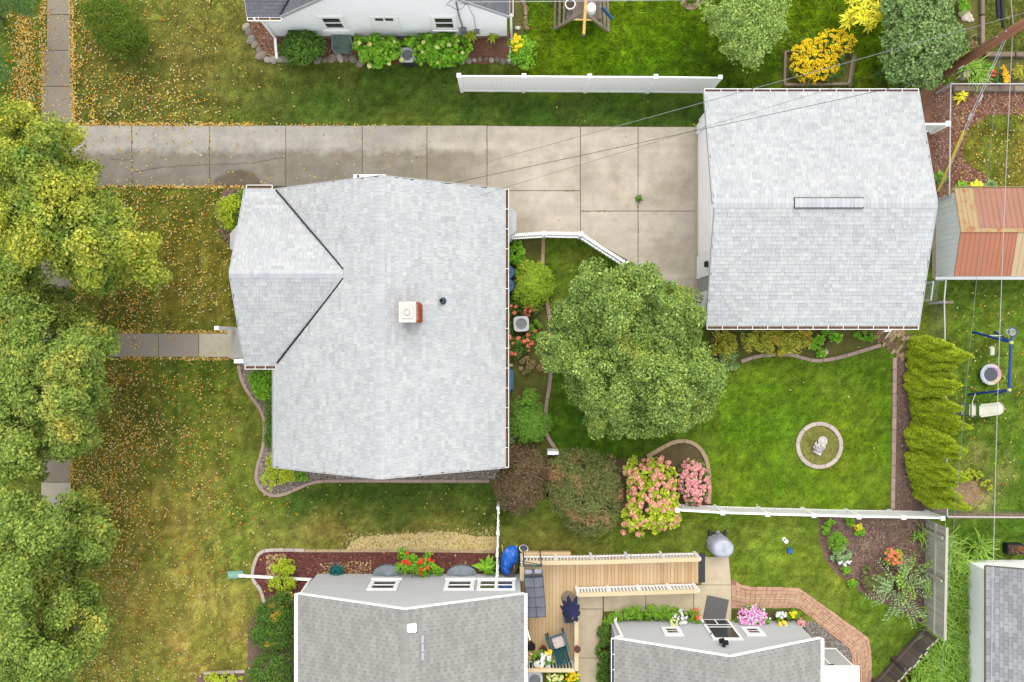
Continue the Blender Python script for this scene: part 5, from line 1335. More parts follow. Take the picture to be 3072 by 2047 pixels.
wire('dark phone wire crossing the garage roof corner toward the pale roofed house', (-2.0,5.6,3.75), P(3330,120,5.2), .1, .009, CABLE)
wire('thin faint wire lowest of those over the concrete apron', P(1420,592,3.2), (pxw,pyw,4.0), .05, .005, CABLE)
wire('long pale wire running down the right side over the swing set', (pxw+.05,pyw,4.4), (16.3,-16.5,4.7), .25, .011, CABLE_LIGHT)
wire('short pale wire from the pole up to the top right corner', (pxw+.05,pyw+.1,4.45), P(3026,-160,5.2), .05, .014, CABLE_LIGHT)
wire('pale wire along the very top edge above the wooden play set', (wallpt(1386,4,ny)[0],ny-.15,3.75), (pxw,pyw,7.6), .15, .012, CABLE_LIGHT)
wire('single grey cable in place of the blurred wire ghost past the arborvitae tips', (pxw,pyw,3.9), (14.9,-13.5,4.0), .2, .007, WIRE_GREY)  # one cable standing in for the blurred ghost image of a wire
wire('black cable carrying the splice case by the utility pole', (pxw+.05,pyw+.1,3.95), P(2998,-160,4.4), .03, .022, CABLE)
c0_, c1_ = Vector(P(3005,52,4.0)), Vector(P(3001,-14,4.1))
spl = MB(); dn = (c1_-c0_).normalized()
for s in (-.07,.07): spl.cyl(c0_+Vector((s,0,-.06)),c1_+Vector((s,0,-.06)),.075,n=10)
spl.cyl(c0_-dn*.35+Vector((.02,0,-.02)),c0_+Vector((.02,0,-.02)),.03,.06,8)
tag(spl.build('splice_case', BLACK, None, c0_), 'black twin splice case hanging on the cable beside the pole', 'cable box')
gy = thing('guy_wire', 'pair of pale guy wires from the pole to the ground with a yellow guard', 'guy wire', P(2811,574))
ga_ = Vector(P(2811,574,0)); 
for s,z in ((0,4.0),(.09,4.05)):
    g1 = Vector((pxw,pyw-.1,z)); MB().cyl(ga_+Vector((s,0,.02)),g1+Vector((s*.6,0,0)),.012,n=6).build('strand', GALV, gy)
    k = .62 if s else .5; c = ga_*(1-k)+g1*k+Vector((s,0,0)); MB().cyl(c,c+(g1-ga_).normalized()*.25,.04,n=8).build('insulator', GALV, gy)
g1 = Vector((pxw,pyw-.1,4.0)); MB().cyl(ga_+Vector((0,0,.05)),ga_*.57+g1*.43,.045,n=10).build('guard', YELLOW_PL, gy)

# ================================================================ DECK
dk = thing('deck', 'tan wooden deck with a long ramp beside the grey house', 'deck', (3.2,-9.1,0))
DX0, DX1, RY0, RY1, LY = .36, 2.50, -8.47, -9.66, -12.62
DZ = .55
w = .138
k = 0; x = DX0
while x < DX1-.02:
    x1_ = min(x+w, DX1); MB().box(x+.004,x1_-.004,LY,RY0,DZ-.035,DZ+random.uniform(-.002,.002)).build('deck_plank', DECKING, dk); x += w
rx1 = P(2094,0,0)[0]+.0; n = int((rx1-DX1)/w); pm = MB().box(-w/2+.003,w/2-.003,RY1,RY0,-.035,0)
pme = None
for k in range(n):
    xc = DX1+(rx1-DX1)*(k+.5)/n; z = DZ-(DZ-.06)*(k+.5)/n
    if pme is None: pme = MB().box(-w/2+.005,w/2-.001,(RY1-RY0)/2,-(RY1-RY0)/2,-.035,0).mesh('ramp_plank', DECKING)
    o = link('ramp_plank', pme, dk); o.location = Vector((xc,(RY0+RY1)/2,z))-ORG[dk.name]; o.rotation_euler = (0,math.atan2(DZ-.06,rx1-DX1),0)
fr = MB()
for (a_,b_) in (((DX0,LY),(DX1,LY)),((DX0,LY),(DX0,RY0)),((DX1,LY),(DX1,RY1))): fr.bar((*a_,DZ-.12),(*b_,DZ-.12),.04,.17)
for y in (RY0,RY1): fr.bar((DX1,y,DZ-.12),(rx1,y,.0),.04,.17)
fr.bar((DX0,RY0,DZ-.12),(DX1,RY0,DZ-.12),.04,.17); fr.build('frame', mat('deck_frame_wood', C(206,170,128),.8,.1,3), dk)
MB().bar((rx1+.14,RY1+.02,.035),(rx1+.14,RY0-.02,.035),.27,.02).build('transition_plate', DARK_METAL, dk)
foot(DX0,DX1,LY,RY0); foot(DX1,rx1+.3,RY1,RY0)
MB().box(DX0+.02,DX0+1.95,RY0+.005,RY0+.15,.25,DZ-.06).build('side_step', DECKING, dk)
nb = [(DX0+.02,RY0+.02),(1.7,RY0+.02),(3.1,RY0+.02),(4.5,RY0+.02),(5.9,RY0+.02),(7.28,RY0+.02)]
zr = [DZ,DZ]+[DZ-(DZ-.06)*(x-DX1)/(rx1-DX1) for x,_ in nb[2:]]
baluster_fence('deck_railing', 'ramp railing nearest the lawn with a broad pale wooden cap', nb, .95, WHITE_VINYL, RAILCAP, .10, .112, .045, (.10,-.06), True, .16, base_z=zr, caph=.04)
sb_ = [(2.52,RY1-.02),(3.75,RY1-.02),(4.95,RY1-.02),(6.15,RY1-.02),(7.22,RY1-.02)]
zr = [DZ-(DZ-.06)*max(0,x-DX1)/(rx1-DX1) for x,_ in sb_]
baluster_fence('deck_railing', 'ramp railing nearest the concrete walk with dark gaps between white balusters', sb_, .95, WHITE_VINYL, RAILCAP, .10, .112, .06, (.10,-.06), True, .16, base_z=zr, caph=.04)
baluster_fence('deck_railing', 'short deck railing beside the blue tarp wheelbarrow', [(DX0+.02,RY0-.1),(DX0+.02,-9.12)], .95, WHITE_VINYL, RAILCAP, .08, .112, .045, (.10,-.06), True, .16, base_z=[DZ,DZ], caph=.04)
baluster_fence('deck_railing', 'deck railing with a pale cap along the walk beside the teal chair', [(2.46,-10.3),(2.46,-11.5),(2.46,-12.55)], .95, WHITE_VINYL, RAILCAP, .08, .112, .045, (.10,-.06), True, .15, base_z=[DZ]*3, caph=.04)
baluster_fence('deck_railing', 'lower deck railing behind the flower pots at the bottom', [(DX0+.1,-12.55),(1.4,-12.55),(2.40,-12.55)], .95, WHITE_VINYL, RAILCAP, .08, .112, .045, (.10,-.06), True, .15, base_z=[DZ]*3, caph=.04)
# swing with grey canopy
cs = thing('canopy_swing', 'patio swing under a quilted grey canopy on the deck', 'patio swing', P(1600,1775,DZ))
zc = DZ+1.75; cc = [Vector(P(1571,1716,zc)),Vector(P(1628,1713,zc)),Vector(P(1638,1850,zc)),Vector(P(1583,1852,zc))]
def bl(u,v,dz=0): return cc[0]*(1-u)*(1-v)+cc[1]*u*(1-v)+cc[2]*u*v+cc[3]*(1-u)*v+Vector((0,0,dz))
for i in range(2):
    for j in range(4):
        us = [i/2+.008,(i+1)/2-.008]; vs_ = [.13+j*.2175+.006,.13+(j+1)*.2175-.006]; mb = MB(); g = 4
        pts_ = []
        for b_ in range(g+1):
            for a_ in range(g+1):
                u = us[0]+(us[1]-us[0])*a_/g; v = vs_[0]+(vs_[1]-vs_[0])*b_/g
                pts_.append(bl(u,v,.05*math.sin(math.pi*u)-.035*math.sin(math.pi*a_/g)*math.sin(math.pi*b_/g)+.012*math.sin(9*u+7*v)))
        mb.add(pts_,[(b_*(g+1)+a_,b_*(g+1)+a_+1,(b_+1)*(g+1)+a_+1,(b_+1)*(g+1)+a_) for b_ in range(g) for a_ in range(g)])
        mb.build('canopy_panel', GREY_CANVAS, cs, smooth=True)
CN_DK = mat('dark_canvas_seam', C(74,80,92),.7)
sm_ = MB()
for v in (.13,.3475,.565,.7825,1.0): sm_.bar(bl(-.01,v,.005),bl(.5,v,.058),.022,.02); sm_.bar(bl(.5,v,.058),bl(1.01,v,.005),.022,.02)
for u in (0,.5,1): sm_.bar(bl(u,.1,.05*math.sin(math.pi*u)+.004),bl(u,1,.05*math.sin(math.pi*u)+.004),.02,.02)
sm_.build('canopy_seams', CN_DK, cs)
for i,(u0,u1) in enumerate(((.02,.47),(.53,.98))):
    MB().cbox(*((bl(u0,.03)+bl(u1,.03))/2+Vector((0,0,-.1))),.28,.20,.08,-.05).bevel('headrest', mat('pale_grey_cushion',C(176,182,196),.7,.05,4) if i == 0 else bpy.data.materials['pale_grey_cushion'], cs, w=.03)
    MB().bar(bl(u0,.10,-.02),bl(u1,.10,-.02),.13,.02).build('canopy_mesh', DARK_METAL, cs)
for u in (.04,.96):
    for v in (-.12,1.0):
        t = bl(u,v); MB().cyl(t,(t.x,t.y+(.10 if v<0 else -.05),DZ),.022,n=8).build('leg', DARK_METAL, cs)
for s in (0,.05,.11): MB().cyl(bl(-.15,-.10-s,-.2),bl(1.0,-.08-s*.3,-.1),.018,n=6).build('crossbar', TEAL_DK, cs)
MB().cbox(*(bl(.5,.55,-1.25)),.62,1.3,.08,-.06).bevel('seat', GREY_CANVAS, cs, w=.03); MB().bar(bl(0,.45,-.9),bl(0,.95,-.9),.06,.5).build('backrest', GREY_CANVAS, cs)
# umbrella, half folded
um = thing('patio_umbrella', 'half folded navy patio umbrella at the deck corner', 'umbrella', P(1704,1793,DZ))
ax, ay, _ = P(1704,1793,DZ); top = DZ+2.25
MB().cyl((ax,ay,DZ),(ax,ay,top+.1),.022,n=8).build('pole', DARK_METAL, um)
MB().lathe((ax,ay,top+.08),[(.0,0),(.03,.02),(.02,.06),(0,.08)],8).build('finial', GREY_METAL, um)
for k in range(9):
    a_ = math.radians(20+k*40); L = 1.28*random.uniform(.85,1.08); sp = math.radians(19+random.uniform(-4,8)); d_ = Vector((math.cos(a_)*math.sin(sp),math.sin(a_)*math.sin(sp),-math.cos(sp)))
    s = Vector((-math.sin(a_),math.cos(a_),0)); o_ = Vector((ax,ay,top+.06)); r_ = Vector((math.cos(a_),math.sin(a_),.35))
    mb = MB(); rows = []
    for i in range(7):
        t = i/6; wd = .115*math.sin(math.pi*min(1,t*.86+.06))**.8; c = o_+d_*(L*t)
        rows += [c-s*wd-r_*.02, c-s*wd*.45+r_*.035*math.sin(math.pi*t), c+r_*.10*math.sin(math.pi*t), c+s*wd*.45+r_*.035*math.sin(math.pi*t), c+s*wd-r_*.02]
    mb.add(rows,[(i*5+j,i*5+j+1,i*5+j+6,i*5+j+5) for i in range(6) for j in range(4)]); mb.build('canopy_panel', NAVY, um)
    MB().tube([o_,o_+d_*L*.5+r_*.05,o_+d_*L],.008,5).build('rib', DARK_METAL, um)
MB().lathe((ax,ay,DZ),[(.26,0),(.27,.05),(.2,.09),(.05,.12),(.05,.3)],20).build('base', mat('mosaic_base',C(150,140,118),.7,.5,14,fine=.5,fscale=30), um)
# blue planter, chair, pots
bpx = P(1707,1857,DZ+.35); pl = thing('planter_box', 'bright blue square planter under the folded umbrella', 'planter', (bpx[0],bpx[1],DZ))
MB().cbox(bpx[0],bpx[1],DZ+.17,.36,.36,.34,.06).bevel('box', BLUE_BOX, pl, w=.02); MB().cbox(bpx[0],bpx[1],DZ+.335,.30,.30,.03,.06).build('soil', POT_SOIL, pl)
chx, chy, _ = P(1674,1928,DZ+.4); chr_ = thing('armchair', 'dark teal plastic garden chair with a spotted cushion on the deck', 'chair', (0,0,0))
def slantbox(mb, p, q, w, t, up): mb.bar(p,q,w,t,up=up)
z0 = 0
MB().cbox(0,.05,.40,.50,.52,.05,0,Matrix.Rotation(.10,3,'X')).bevel('seat', TEAL_LT, chr_, w=.015)
mb = MB(); 
for i in range(5): mb.bar((-.20+.1*i,-.20,.36),(-.22+.11*i,-.56,1.02),.096,.03,up=(0,1,.4))
mb.build('backrest', TEAL_DK, chr_)
MB().bar((-.27,-.575,1.05),(.27,-.575,1.05),.06,.05).build('top_rail', TEAL_DK, chr_)
for s in (-.31,.31):
    MB().bar((s,-.34,.66),(s*1.12,.42,.64),.10,.035).bevel('arm', TEAL_LT if s>0 else TEAL_DK, chr_, w=.01)
    MB().bar((s,.32,.0),(s,.30,.64),.07,.05).build('leg', TEAL_DK, chr_); MB().bar((s,-.42,.0),(s,-.25,.64),.07,.05).build('leg', TEAL_DK, chr_)
    MB().bar((s*1.1,.34,.64),(s*1.16,.56,.66),.06,.05).bevel('arm_tip', TEAL_DK, chr_, w=.012)
chr_.location = (chx,chy,DZ); chr_.rotation_euler = (0,0,math.radians(18))
cu = thing('seat_cushion', 'white cushion with red spots on the teal garden chair', 'cushion', (chx+.02,chy+.03,DZ+.44))
MB().cbox(chx+.02,chy+.04,DZ+.47,.44,.42,.08,math.radians(18)).bevel('cushion', CUSHION, cu, w=.035, seg=3)
def pot(name, label, px, py, z, r, h, m, cat='pot', soil=POT_SOIL, group=None, parts=True):
    x,y,_ = P(px,py,z+h); t = thing(name, label, cat, (x,y,z), group)
    MB().lathe((x,y,z),[(r*.72,0),(r*.95,h*.85),(r*1.06,h*.85),(r*1.06,h),(r*.92,h),(r*.9,h*.82)],18,False).build('pot', m, t)
    MB().lathe((x,y,z),[(.001,h*.84),(r*.92,h*.84)],18,False).build('soil', soil, t); return t
pot('flower_pot','empty black plastic pot behind the deck flowers',1593,1941,DZ,.17,.3,BLACK,soil=BLACK)
pot('flower_pot','empty red brown pot between the deck flowers and the teal chair',1630,1950,DZ,.14,.25,TERRA)
pot('flower_pot','round reddish pot standing on the deck railing cap',1732,1949,DZ+.95,.13,.2,TERRA)
pot('flower_pot','large clay pot holding the deck bouquet of white and yellow flowers',1612,1982,DZ,.2,.32,TERRA)
# air conditioners
def ac(label, px, py, z, sz=.62, h=.7, rz=0, group='air conditioner condensers beside the houses'):
    x,y,_ = P(px,py,z+h); t = thing('air_conditioner', label, 'air conditioner', (0,0,0), group)
    MB().cbox(0,0,h*.47,sz-.06,sz-.06,h*.9).bevel('cabinet', GREY_METAL, t, w=.05)
    lv = MB()
    for k in range(9):
        zz = .06+k*h*.09
        for s in (-1,1): lv.cbox(0,s*(sz/2-.03),zz,sz-.14,.02,.025); lv.cbox(s*(sz/2-.03),0,zz,.02,sz-.14,.025)
    lv.build('louvres', DARK_METAL, t)
    top_ = MB(); n = 28
    def sq(r,a_):
        c,s = math.cos(a_),math.sin(a_); k = (abs(c)**5+abs(s)**5)**(-1/5); return (r*k*c,r*k*s)
    out_ = [sq(sz/2,2*math.pi*i/n) for i in range(n)]; inn = [(sz*.36*math.cos(2*math.pi*i/n),sz*.36*math.sin(2*math.pi*i/n)) for i in range(n)]
    top_.add([(x_,y_,h-.02) for x_,y_ in out_]+[(x_,y_,h+.03) for x_,y_ in out_]+[(x_,y_,h+.03) for x_,y_ in inn]+[(x_,y_,h-.06) for x_,y_ in inn],
        [(i,(i+1)%n,n+(i+1)%n,n+i) for i in range(n)]+[(n+i,n+(i+1)%n,2*n+(i+1)%n,2*n+i) for i in range(n)]+[(2*n+i,2*n+(i+1)%n,3*n+(i+1)%n,3*n+i) for i in range(n)])
    top_.build('top_cover', mat('ac_cover',C(226,230,236),.45,.03,4) if 'ac_cover' not in bpy.data.materials else bpy.data.materials['ac_cover'], t)
    MB().lathe((0,0,h-.12),[(.001,0),(sz*.35,0)],24,False).build('fan_well', DARK_METAL, t)
    fb = MB()
    for k in range(4):
        a0 = k*math.pi/2+.5; fb.add([(.06*math.cos(a0),.06*math.sin(a0),h-.09),(.06*math.cos(a0+.9),.06*math.sin(a0+.9),h-.07),(sz*.33*math.cos(a0+.85),sz*.33*math.sin(a0+.85),h-.05),(sz*.33*math.cos(a0),sz*.33*math.sin(a0),h-.09)],[(0,1,2,3)])
    fb.cyl((0,0,h-.11),(0,0,h-.02),.07,n=12); fb.build('fan', GREY_METAL, t)
    gr = MB()
    for rr in (.10,.19,.28): 
        gr.tube([(rr*sz/.62*math.cos(2*math.pi*i/18),rr*sz/.62*math.sin(2*math.pi*i/18),h+.025) for i in range(19)],.004,4)
    for k in range(8): gr.bar((0,0,h+.026),(sz*.37*math.cos(k*math.pi/4),sz*.37*math.sin(k*math.pi/4),h+.026),.007,.006)
    gr.build('fan_grille', GREY_METAL, t)
    t.location = (x,y,z); t.rotation_euler = (0,0,rz); return t
ac('white topped air conditioner among the red flowers behind the pale roofed house',1564,972,.03,.60,.62,.06)
ac('air conditioner half buried in the hydrangeas of the white house',1222,166,.0,.58,.6)
ac('grey air conditioner below the deck at the bottom edge',1604,2040,.02,.62,.7)
# barrels and bins behind the house
for py_,lb in ((817,'upper blue barrel half hidden under the gutter and lime juniper'),(857,'lower blue barrel half hidden under the gutter and lime juniper')):
    x,y,_ = P(1522,py_,.9); t = thing('barrel', lb, 'barrel', (x,y,0), 'blue barrels behind the house')
    MB().lathe((x,y,0),[(.26,0),(.29,.03),(.29,.28),(.30,.3),(.29,.32),(.29,.58),(.30,.6),(.29,.62),(.28,.86),(.25,.9)],22).build('drum', BLUE_BARREL, t, smooth=False)
    MB().lathe((x+.1,y,.9),[(.04,0),(.04,.03)],10).build('bung', BLACK, t)
x,y,_ = P(1512,1141,.55); t = thing('storage_bin', 'long blue plastic bin with rounded corners under the gutter', 'bin', (x,y,0))
MB().box(x-.30,x+.36,y-.50,y+.50,0,.5).bevel('bin', BLUE_PL, t, w=.12, seg=4)
for k in range(6): MB().box(x-.26+.1*k,x-.235+.1*k,y-.42,y+.42,.499,.52).build('lid_rib', BLUE_PL, t)
for (ya,yb,lb) in ((1092,1100,'grey concrete block above the blue bin'),(1186,1210,'grey concrete strip below the blue bin')):
    tag(MB().box(P(1505,0)[0],P(1538 if ya<1100 else 1526,0)[0],P(0,yb)[1],P(0,ya)[1],0,.08).bevel('paving_block', CONC_PATIO, None, P(1515,ya), w=.01), lb, 'concrete block')

# ================================================================ YARD THINGS
# statue
st = thing('garden_statue', 'white cast stone statue of a kneeling figure with a round bowl inside the edging ring', 'statue', P(2456,1348))
sx, sy_, _ = P(2452,1350); fw_ = Vector((.50,.87,0)).normalized(); sd_ = Vector((fw_.y,-fw_.x,0))
def sp(f,s,z): v = Vector((sx,sy_,0))+fw_*f+sd_*s-Vector((.386*z,-.132*z,0))*.9; return (v.x,v.y,z)
MB().prism([sp(-.16,-.17,0)[:2],sp(-.16,.17,0)[:2],sp(.10,.15,0)[:2],sp(.10,-.15,0)[:2]],0,.16).bevel('plinth', STATUE, st, w=.015)
bd = MB(); bd.ball(sp(.12,0,.27),.16,1,1,.9,14,9); bd.ball(sp(.20,.02,.40),.135,1,1,.9,14,9); bd.ball(sp(.25,.06,.53),.085,1,1,1.1,12,8)
bd.tube([sp(.16,-.08,.40),sp(.16,-.20,.34),sp(.26,-.20,.30)],.05,8,.035); bd.tube([sp(.2,.08,.44),sp(.30,.15,.40),sp(.36,.10,.38)],.05,8,.035)
bd.tube([sp(0,-.06,.2),sp(.08,-.20,.24),sp(.0,-.18,.16)],.065,8,.045); bd.tube([sp(0,.08,.2),sp(.10,.16,.24),sp(.0,.16,.16)],.065,8,.045)
bd.build('figure', STATUE, st, smooth=True)
MB().lathe(sp(.40,-.04,.26),[(.05,-.24),(.04,-.02),(.10,.02),(.165,.11),(.185,.12),(.15,.11),(.09,.06),(.001,.05)],22,False).build('bowl', STATUE, st)
dr_ = MB(); dr_.tube([sp(.30,.10,.5),sp(.22,.17,.36),sp(.06,.14,.2)],.07,8,.06); dr_.tube([sp(.28,-.03,.48),sp(.15,-.07,.36),sp(-.02,-.05,.2)],.08,8,.08); dr_.build('shoulder_drape', STATUE, st, smooth=True)
# covered grill
gx, gy_, _ = P(2150,1628); gl = thing('barbecue_grill', 'round barbecue grill under a pale grey cover at the end of the patio', 'grill', (gx,gy_,0))
mb = MB(); n = 26; rows = 9
for i in range(rows):
    t = i/(rows-1); z = .12+.95*math.sin(t*math.pi/2); 
    for j in range(n):
        a_ = 2*math.pi*j/n; r = (.42*(1-t**4)**.5*(1+.05*math.sin(5*a_+1)*(1-t)+.03*math.sin(11*a_)*(1-t)) if t<1 else .0)*(1.0)
        mb.v.append((gx+r*1.08*math.cos(a_)+.02*t,gy_+r*.95*math.sin(a_)-.0*t,z+.015*math.sin(3*a_+5*t)))
mb.f = [(i*n+j,i*n+(j+1)%n,(i+1)*n+(j+1)%n,(i+1)*n+j) for i in range(rows-1) for j in range(n)]
mb.build('cover', COVER_GREY, gl)
for s in (-1,1):
    MB().cyl((gx+s*.30,gy_+.42,.09),(gx+s*.36,gy_+.42,.09),.09,n=14).build('wheel', BLACK, gl); MB().bar((gx+s*.3,gy_+.30,.12),(gx+s*.3,gy_+.50,.12),.06,.10).build('leg', DARK_METAL, gl)
MB().bar((gx-.3,gy_+.42,.12),(gx+.3,gy_+.42,.12),.03,.03).build('axle', DARK_METAL, gl)
sl = thing('garden_light', 'small grey stake light in the grass above the covered grill', 'light', P(2147,1591)); x,y,_ = P(2147,1591)
MB().cyl((x,y,0),(x,y,.3),.012,n=6).build('stake', GREY_METAL, sl); MB().lathe((x,y,.3),[(.02,0),(.07,.03),(.075,.06),(.03,.09)],12).build('lamp_head', GREY_METAL, sl)
ty = thing('sprinkler', 'white headed stake with a little blue square foot on the lower lawn', 'sprinkler', P(2362,1646)); x,y,_ = P(2368,1652); x2,y2,_ = P(2345,1615)
MB().cbox(x,y,.06,.20,.19,.10,.05).bevel('foot', BLUE_BOX, ty, w=.02); MB().tube([(x,y,.1),((x+x2)/2,(y+y2)/2,.35),(x2,y2,.5)],.012,6).build('stake', GREY_METAL, ty)
hd = MB(); hd.ball((x2,y2,.52),.09,1,1,.8,12,7); hd.ball((x2-.1,y2+.1,.56),.075,1,1,.8,12,7); hd.build('lamp_head', WHITE_VINYL, ty, smooth=True); MB().cyl((x2-.12,y2+.10,.6),(x2-.06,y2+.08,.62),.03,n=8).build('lens', DARK_METAL, ty)
# wheelbarrow with tarp
wx_, wy_, _ = P(1528,1690,.6); wb = thing('wheelbarrow', 'wheelbarrow with pale wooden handles standing by the picket fence', 'wheelbarrow', (wx_,wy_,0))
MB().lathe((wx_,wy_,0),[(.001,.32),(.24,.34),(.36,.60),(.37,.62),(.35,.61),(.23,.36)],20,False).build('tray', BIN_BROWN, wb)
for s in (-1,1):
    h_ = MB().tube([(wx_+s*.17,wy_-.5,.42),(wx_+s*.22,wy_+.2,.52),(wx_+s*.29,wy_+.72,.62)],.022,7).build('handle', HANDLE_WOOD, wb); MB().bar((wx_+s*.2,wy_+.25,.45),(wx_+s*.22,wy_+.3,0),.03,.03).build('leg', DARK_METAL, wb)
MB().cyl((wx_-.04,wy_-.58,.19),(wx_+.04,wy_-.58,.19),.19,n=18).build('wheel', BLACK, wb)
tr = bpy.data.objects['tray']; tr.scale = (.88,1.42,1); 
tp = thing('tarp', 'crumpled bright blue tarp bundled over the wheelbarrow', 'tarp', (wx_,wy_,.6))
gxn, gyn = 30, 44; mb = MB(); vv = {}
outl = [(1505,1660),(1515,1645),(1535,1637),(1552,1640),(1556,1665),(1553,1690),(1538,1700),(1530,1712),(1532,1728),(1512,1727),(1502,1715),(1500,1685)]
ow = [P2(a_,b_,.7) for a_,b_ in outl]; xs = np.linspace(wx_-.42,wx_+.42,gxn); ys_ = np.linspace(wy_-.66,wy_+.72,gyn)
XX,YY = np.meshgrid(xs,ys_); ins = inside(ow,XX.ravel(),YY.ravel()).reshape(gyn,gxn); ed = edge_dist(ow,XX.ravel(),YY.ravel()).reshape(gyn,gxn)
zz = .56+.20*np.minimum(1,ed/.16)**.6+.16*(fbm(XX.ravel()*100,YY.ravel()*60,26,31).reshape(gyn,gxn)-.5)+.12*np.abs(vn(XX.ravel()*100+YY.ravel()*40,YY.ravel()*30,11,33).reshape(gyn,gxn)-.5)
for r in range(gyn):
    for c in range(gxn):
        if ins[r,c]: vv[(r,c)] = len(mb.v); mb.v.append((XX[r,c],YY[r,c],zz[r,c]))
for r in range(gyn-1):
    for c in range(gxn-1):
        q = [(r,c),(r,c+1),(r+1,c+1),(r+1,c)]
        if all(k in vv for k in q): mb.f.append(tuple(vv[k] for k in q))
mb.build('tarp_sheet', BLUE_TARP, tp)
bx_, by_, _ = P(1571,1646,.35); bk = thing('bucket', 'grey oval tub beside the blue tarp wheelbarrow', 'tub', (bx_,by_,0))
tb_ = MB().lathe((bx_,by_,0),[(.10,0),(.17,.33),(.19,.33),(.19,.35),(.165,.35),(.11,.04),(.001,.03)],22,False).build('tub', mat('grey_tub',C(168,168,174),.5,.05,6), bk); tb_.scale = (1.0,.8,1); bk.rotation_euler = (0,0,-.3)
MB().lathe((bx_,by_,0),[(.155,.34),(.185,.36)],22,False).build('rim', WHITE_TRIM, bk).scale = (1.0,.8,1)
# hose reel
hx_, hy_, _ = P(1008,1715,.3); hr_ = thing('hose_reel', 'teal hose pot with a coiled green hose against the grey wall', 'hose reel', (hx_,hy_,0))
MB().lathe((hx_,hy_-.05,0),[(.18,0),(.25,.08),(.27,.22),(.24,.24),(.22,.1),(.001,.06)],22,False).build('pot', TEAL, hr_)
MB().tube([(hx_+(.20-.0018*i)*math.cos(i*.45),hy_-.03+(.20-.0018*i)*math.sin(i*.45),.26+.0016*i) for i in range(60)],.016,6).build('hose', TEAL, hr_)
MB().tube([(hx_+.26*math.cos(t*math.pi/12),hy_+.02+.32*math.sin(t*math.pi/12),.28+.04*math.sin(t*.5)) for t in range(13)],.016,6).build('hose_loop', TEAL_LT, hr_)
# mat on the patio
tag(MB().prism([P2(2122,1786,.05),P2(2187,1800,.05),P2(2176,1860,.05),P2(2107,1862,.05)],.034,.05).build('door_mat', MAT_GREY, None, P(2148,1825)), 'dark grey rubber mat lying askew before the white framed door', 'mat')
# swing set
ss = thing('swing_set', 'blue metal swing set with cream seats on the right hand lawn', 'swing set', P(2990,1100))
zt = 1.75; A = Vector(P(3033,1028,zt)); B = Vector(P(3027,1170,zt)); MB().cyl(A+Vector((0,.1,0)),B-Vector((0,.1,0)),.05,n=10).build('top_beam', SWING_BLUE, ss)
for e,f1,f2 in ((A,P(2918,996,0),None),(B,P(2905,1184,0),None)):
    f1 = Vector(f1); f2 = Vector((2*e.x-f1.x,f1.y,0)); 
    for f in (f1,f2): MB().cyl(e,f,.045,n=10).build('leg', SWING_BLUE, ss)
    m1 = e*.45+f1*.55; m2 = e*.45+f2*.55; MB().cyl(m1+Vector((0,.03,0)),m2+Vector((0,.03,0)),.022,n=8).build('brace', SWING_WHITE, ss)
    MB().cbox(e.x,e.y,e.z,.13,.13,.13).bevel('corner_joint', SWING_GREEN, ss, w=.02)
sc_, sc2 = P(2977,1053,.45)[0], P(2977,1053,.45)[1]
MB().cbox(sc_,sc2,.45,.17,.37,.04).bevel('swing_seat', SWING_WHITE, ss, w=.015)
for s in (-.16,.16): MB().cyl((sc_,sc2+s,.46),(A.x-.02,sc2+s,zt),.008,n=5).build('chain', DARK_METAL, ss)
rc = Vector(P(3038,996,1.7)); MB().tube([(rc.x+.16*math.cos(i*math.pi/10),rc.y+.16*math.sin(i*math.pi/10),rc.z) for i in range(21)],.016,7).build('hoop', SWING_BLUE, ss)
MB().bar(A+Vector((0,.1,0)),(rc.x,rc.y-.16,rc.z),.06,.05).build('hoop_arm', SWING_BLUE, ss)
nt_ = MB()
for i in range(10):
    a_ = i*math.pi/5
    for s in (1,-1): nt_.tube([(rc.x+.16*math.cos(a_),rc.y+.16*math.sin(a_),rc.z),(rc.x+.12*math.cos(a_+s*.3),rc.y+.12*math.sin(a_+s*.3),rc.z-.15),(rc.x+.09*math.cos(a_+s*.62),rc.y+.09*math.sin(a_+s*.62),rc.z-.3)],.008,4)
nt_.build('hoop_net', WHITE_VINYL, ss)
tx, ty_, _ = P(2973,1124,.25); tm = thing('trampoline', 'small round trampoline with a pale and pink rim under the swing beam', 'trampoline', (tx,ty_,0))
def ringmesh(r0,r1,z,a0,a1,n=20,bul=.03):
    mb = MB(); k = 4
    for i in range(n+1):
        a_ = a0+(a1-a0)*i/n
        for j in range(k+1):
            r = r0+(r1-r0)*j/k; mb.v.append((tx+r*math.cos(a_),ty_+r*math.sin(a_),z+bul*math.sin(math.pi*j/k)))
    mb.f = [(i*(k+1)+j,i*(k+1)+j+1,(i+1)*(k+1)+j+1,(i+1)*(k+1)+j) for i in range(n) for j in range(k)]; return mb
for a0,a1,m_ in ((100,245,mat('rim_pale_blue',C(214,226,240),.5)),(245,290,mat('rim_cream',C(244,240,222),.5)),(290,345,mat('rim_peach',C(246,210,160),.5)),(345,400,mat('rim_pink',C(242,166,190),.5)),(40,100,mat('rim_lilac',C(240,214,232),.5))):
    ringmesh(.27,.42,.24,math.radians(a0),math.radians(a1)).build('rim_pad', m_, tm, smooth=True)
MB().lathe((tx,ty_,.235),[(.001,.0),(.28,.006)],28,False).build('jumping_mat', TRAMP, tm)
for k in range(6): a_ = k*math.pi/3+.3; MB().cyl((tx+.36*math.cos(a_),ty_+.36*math.sin(a_),0),(tx+.36*math.cos(a_),ty_+.36*math.sin(a_),.24),.018,n=6).build('leg', DARK_METAL, tm)
for s in (-.27,.27): MB().cyl((tx-.2,ty_+s,.30),(B.x,ty_+s*1.0,zt),.007,n=5).build('chain', DARK_METAL, ss)
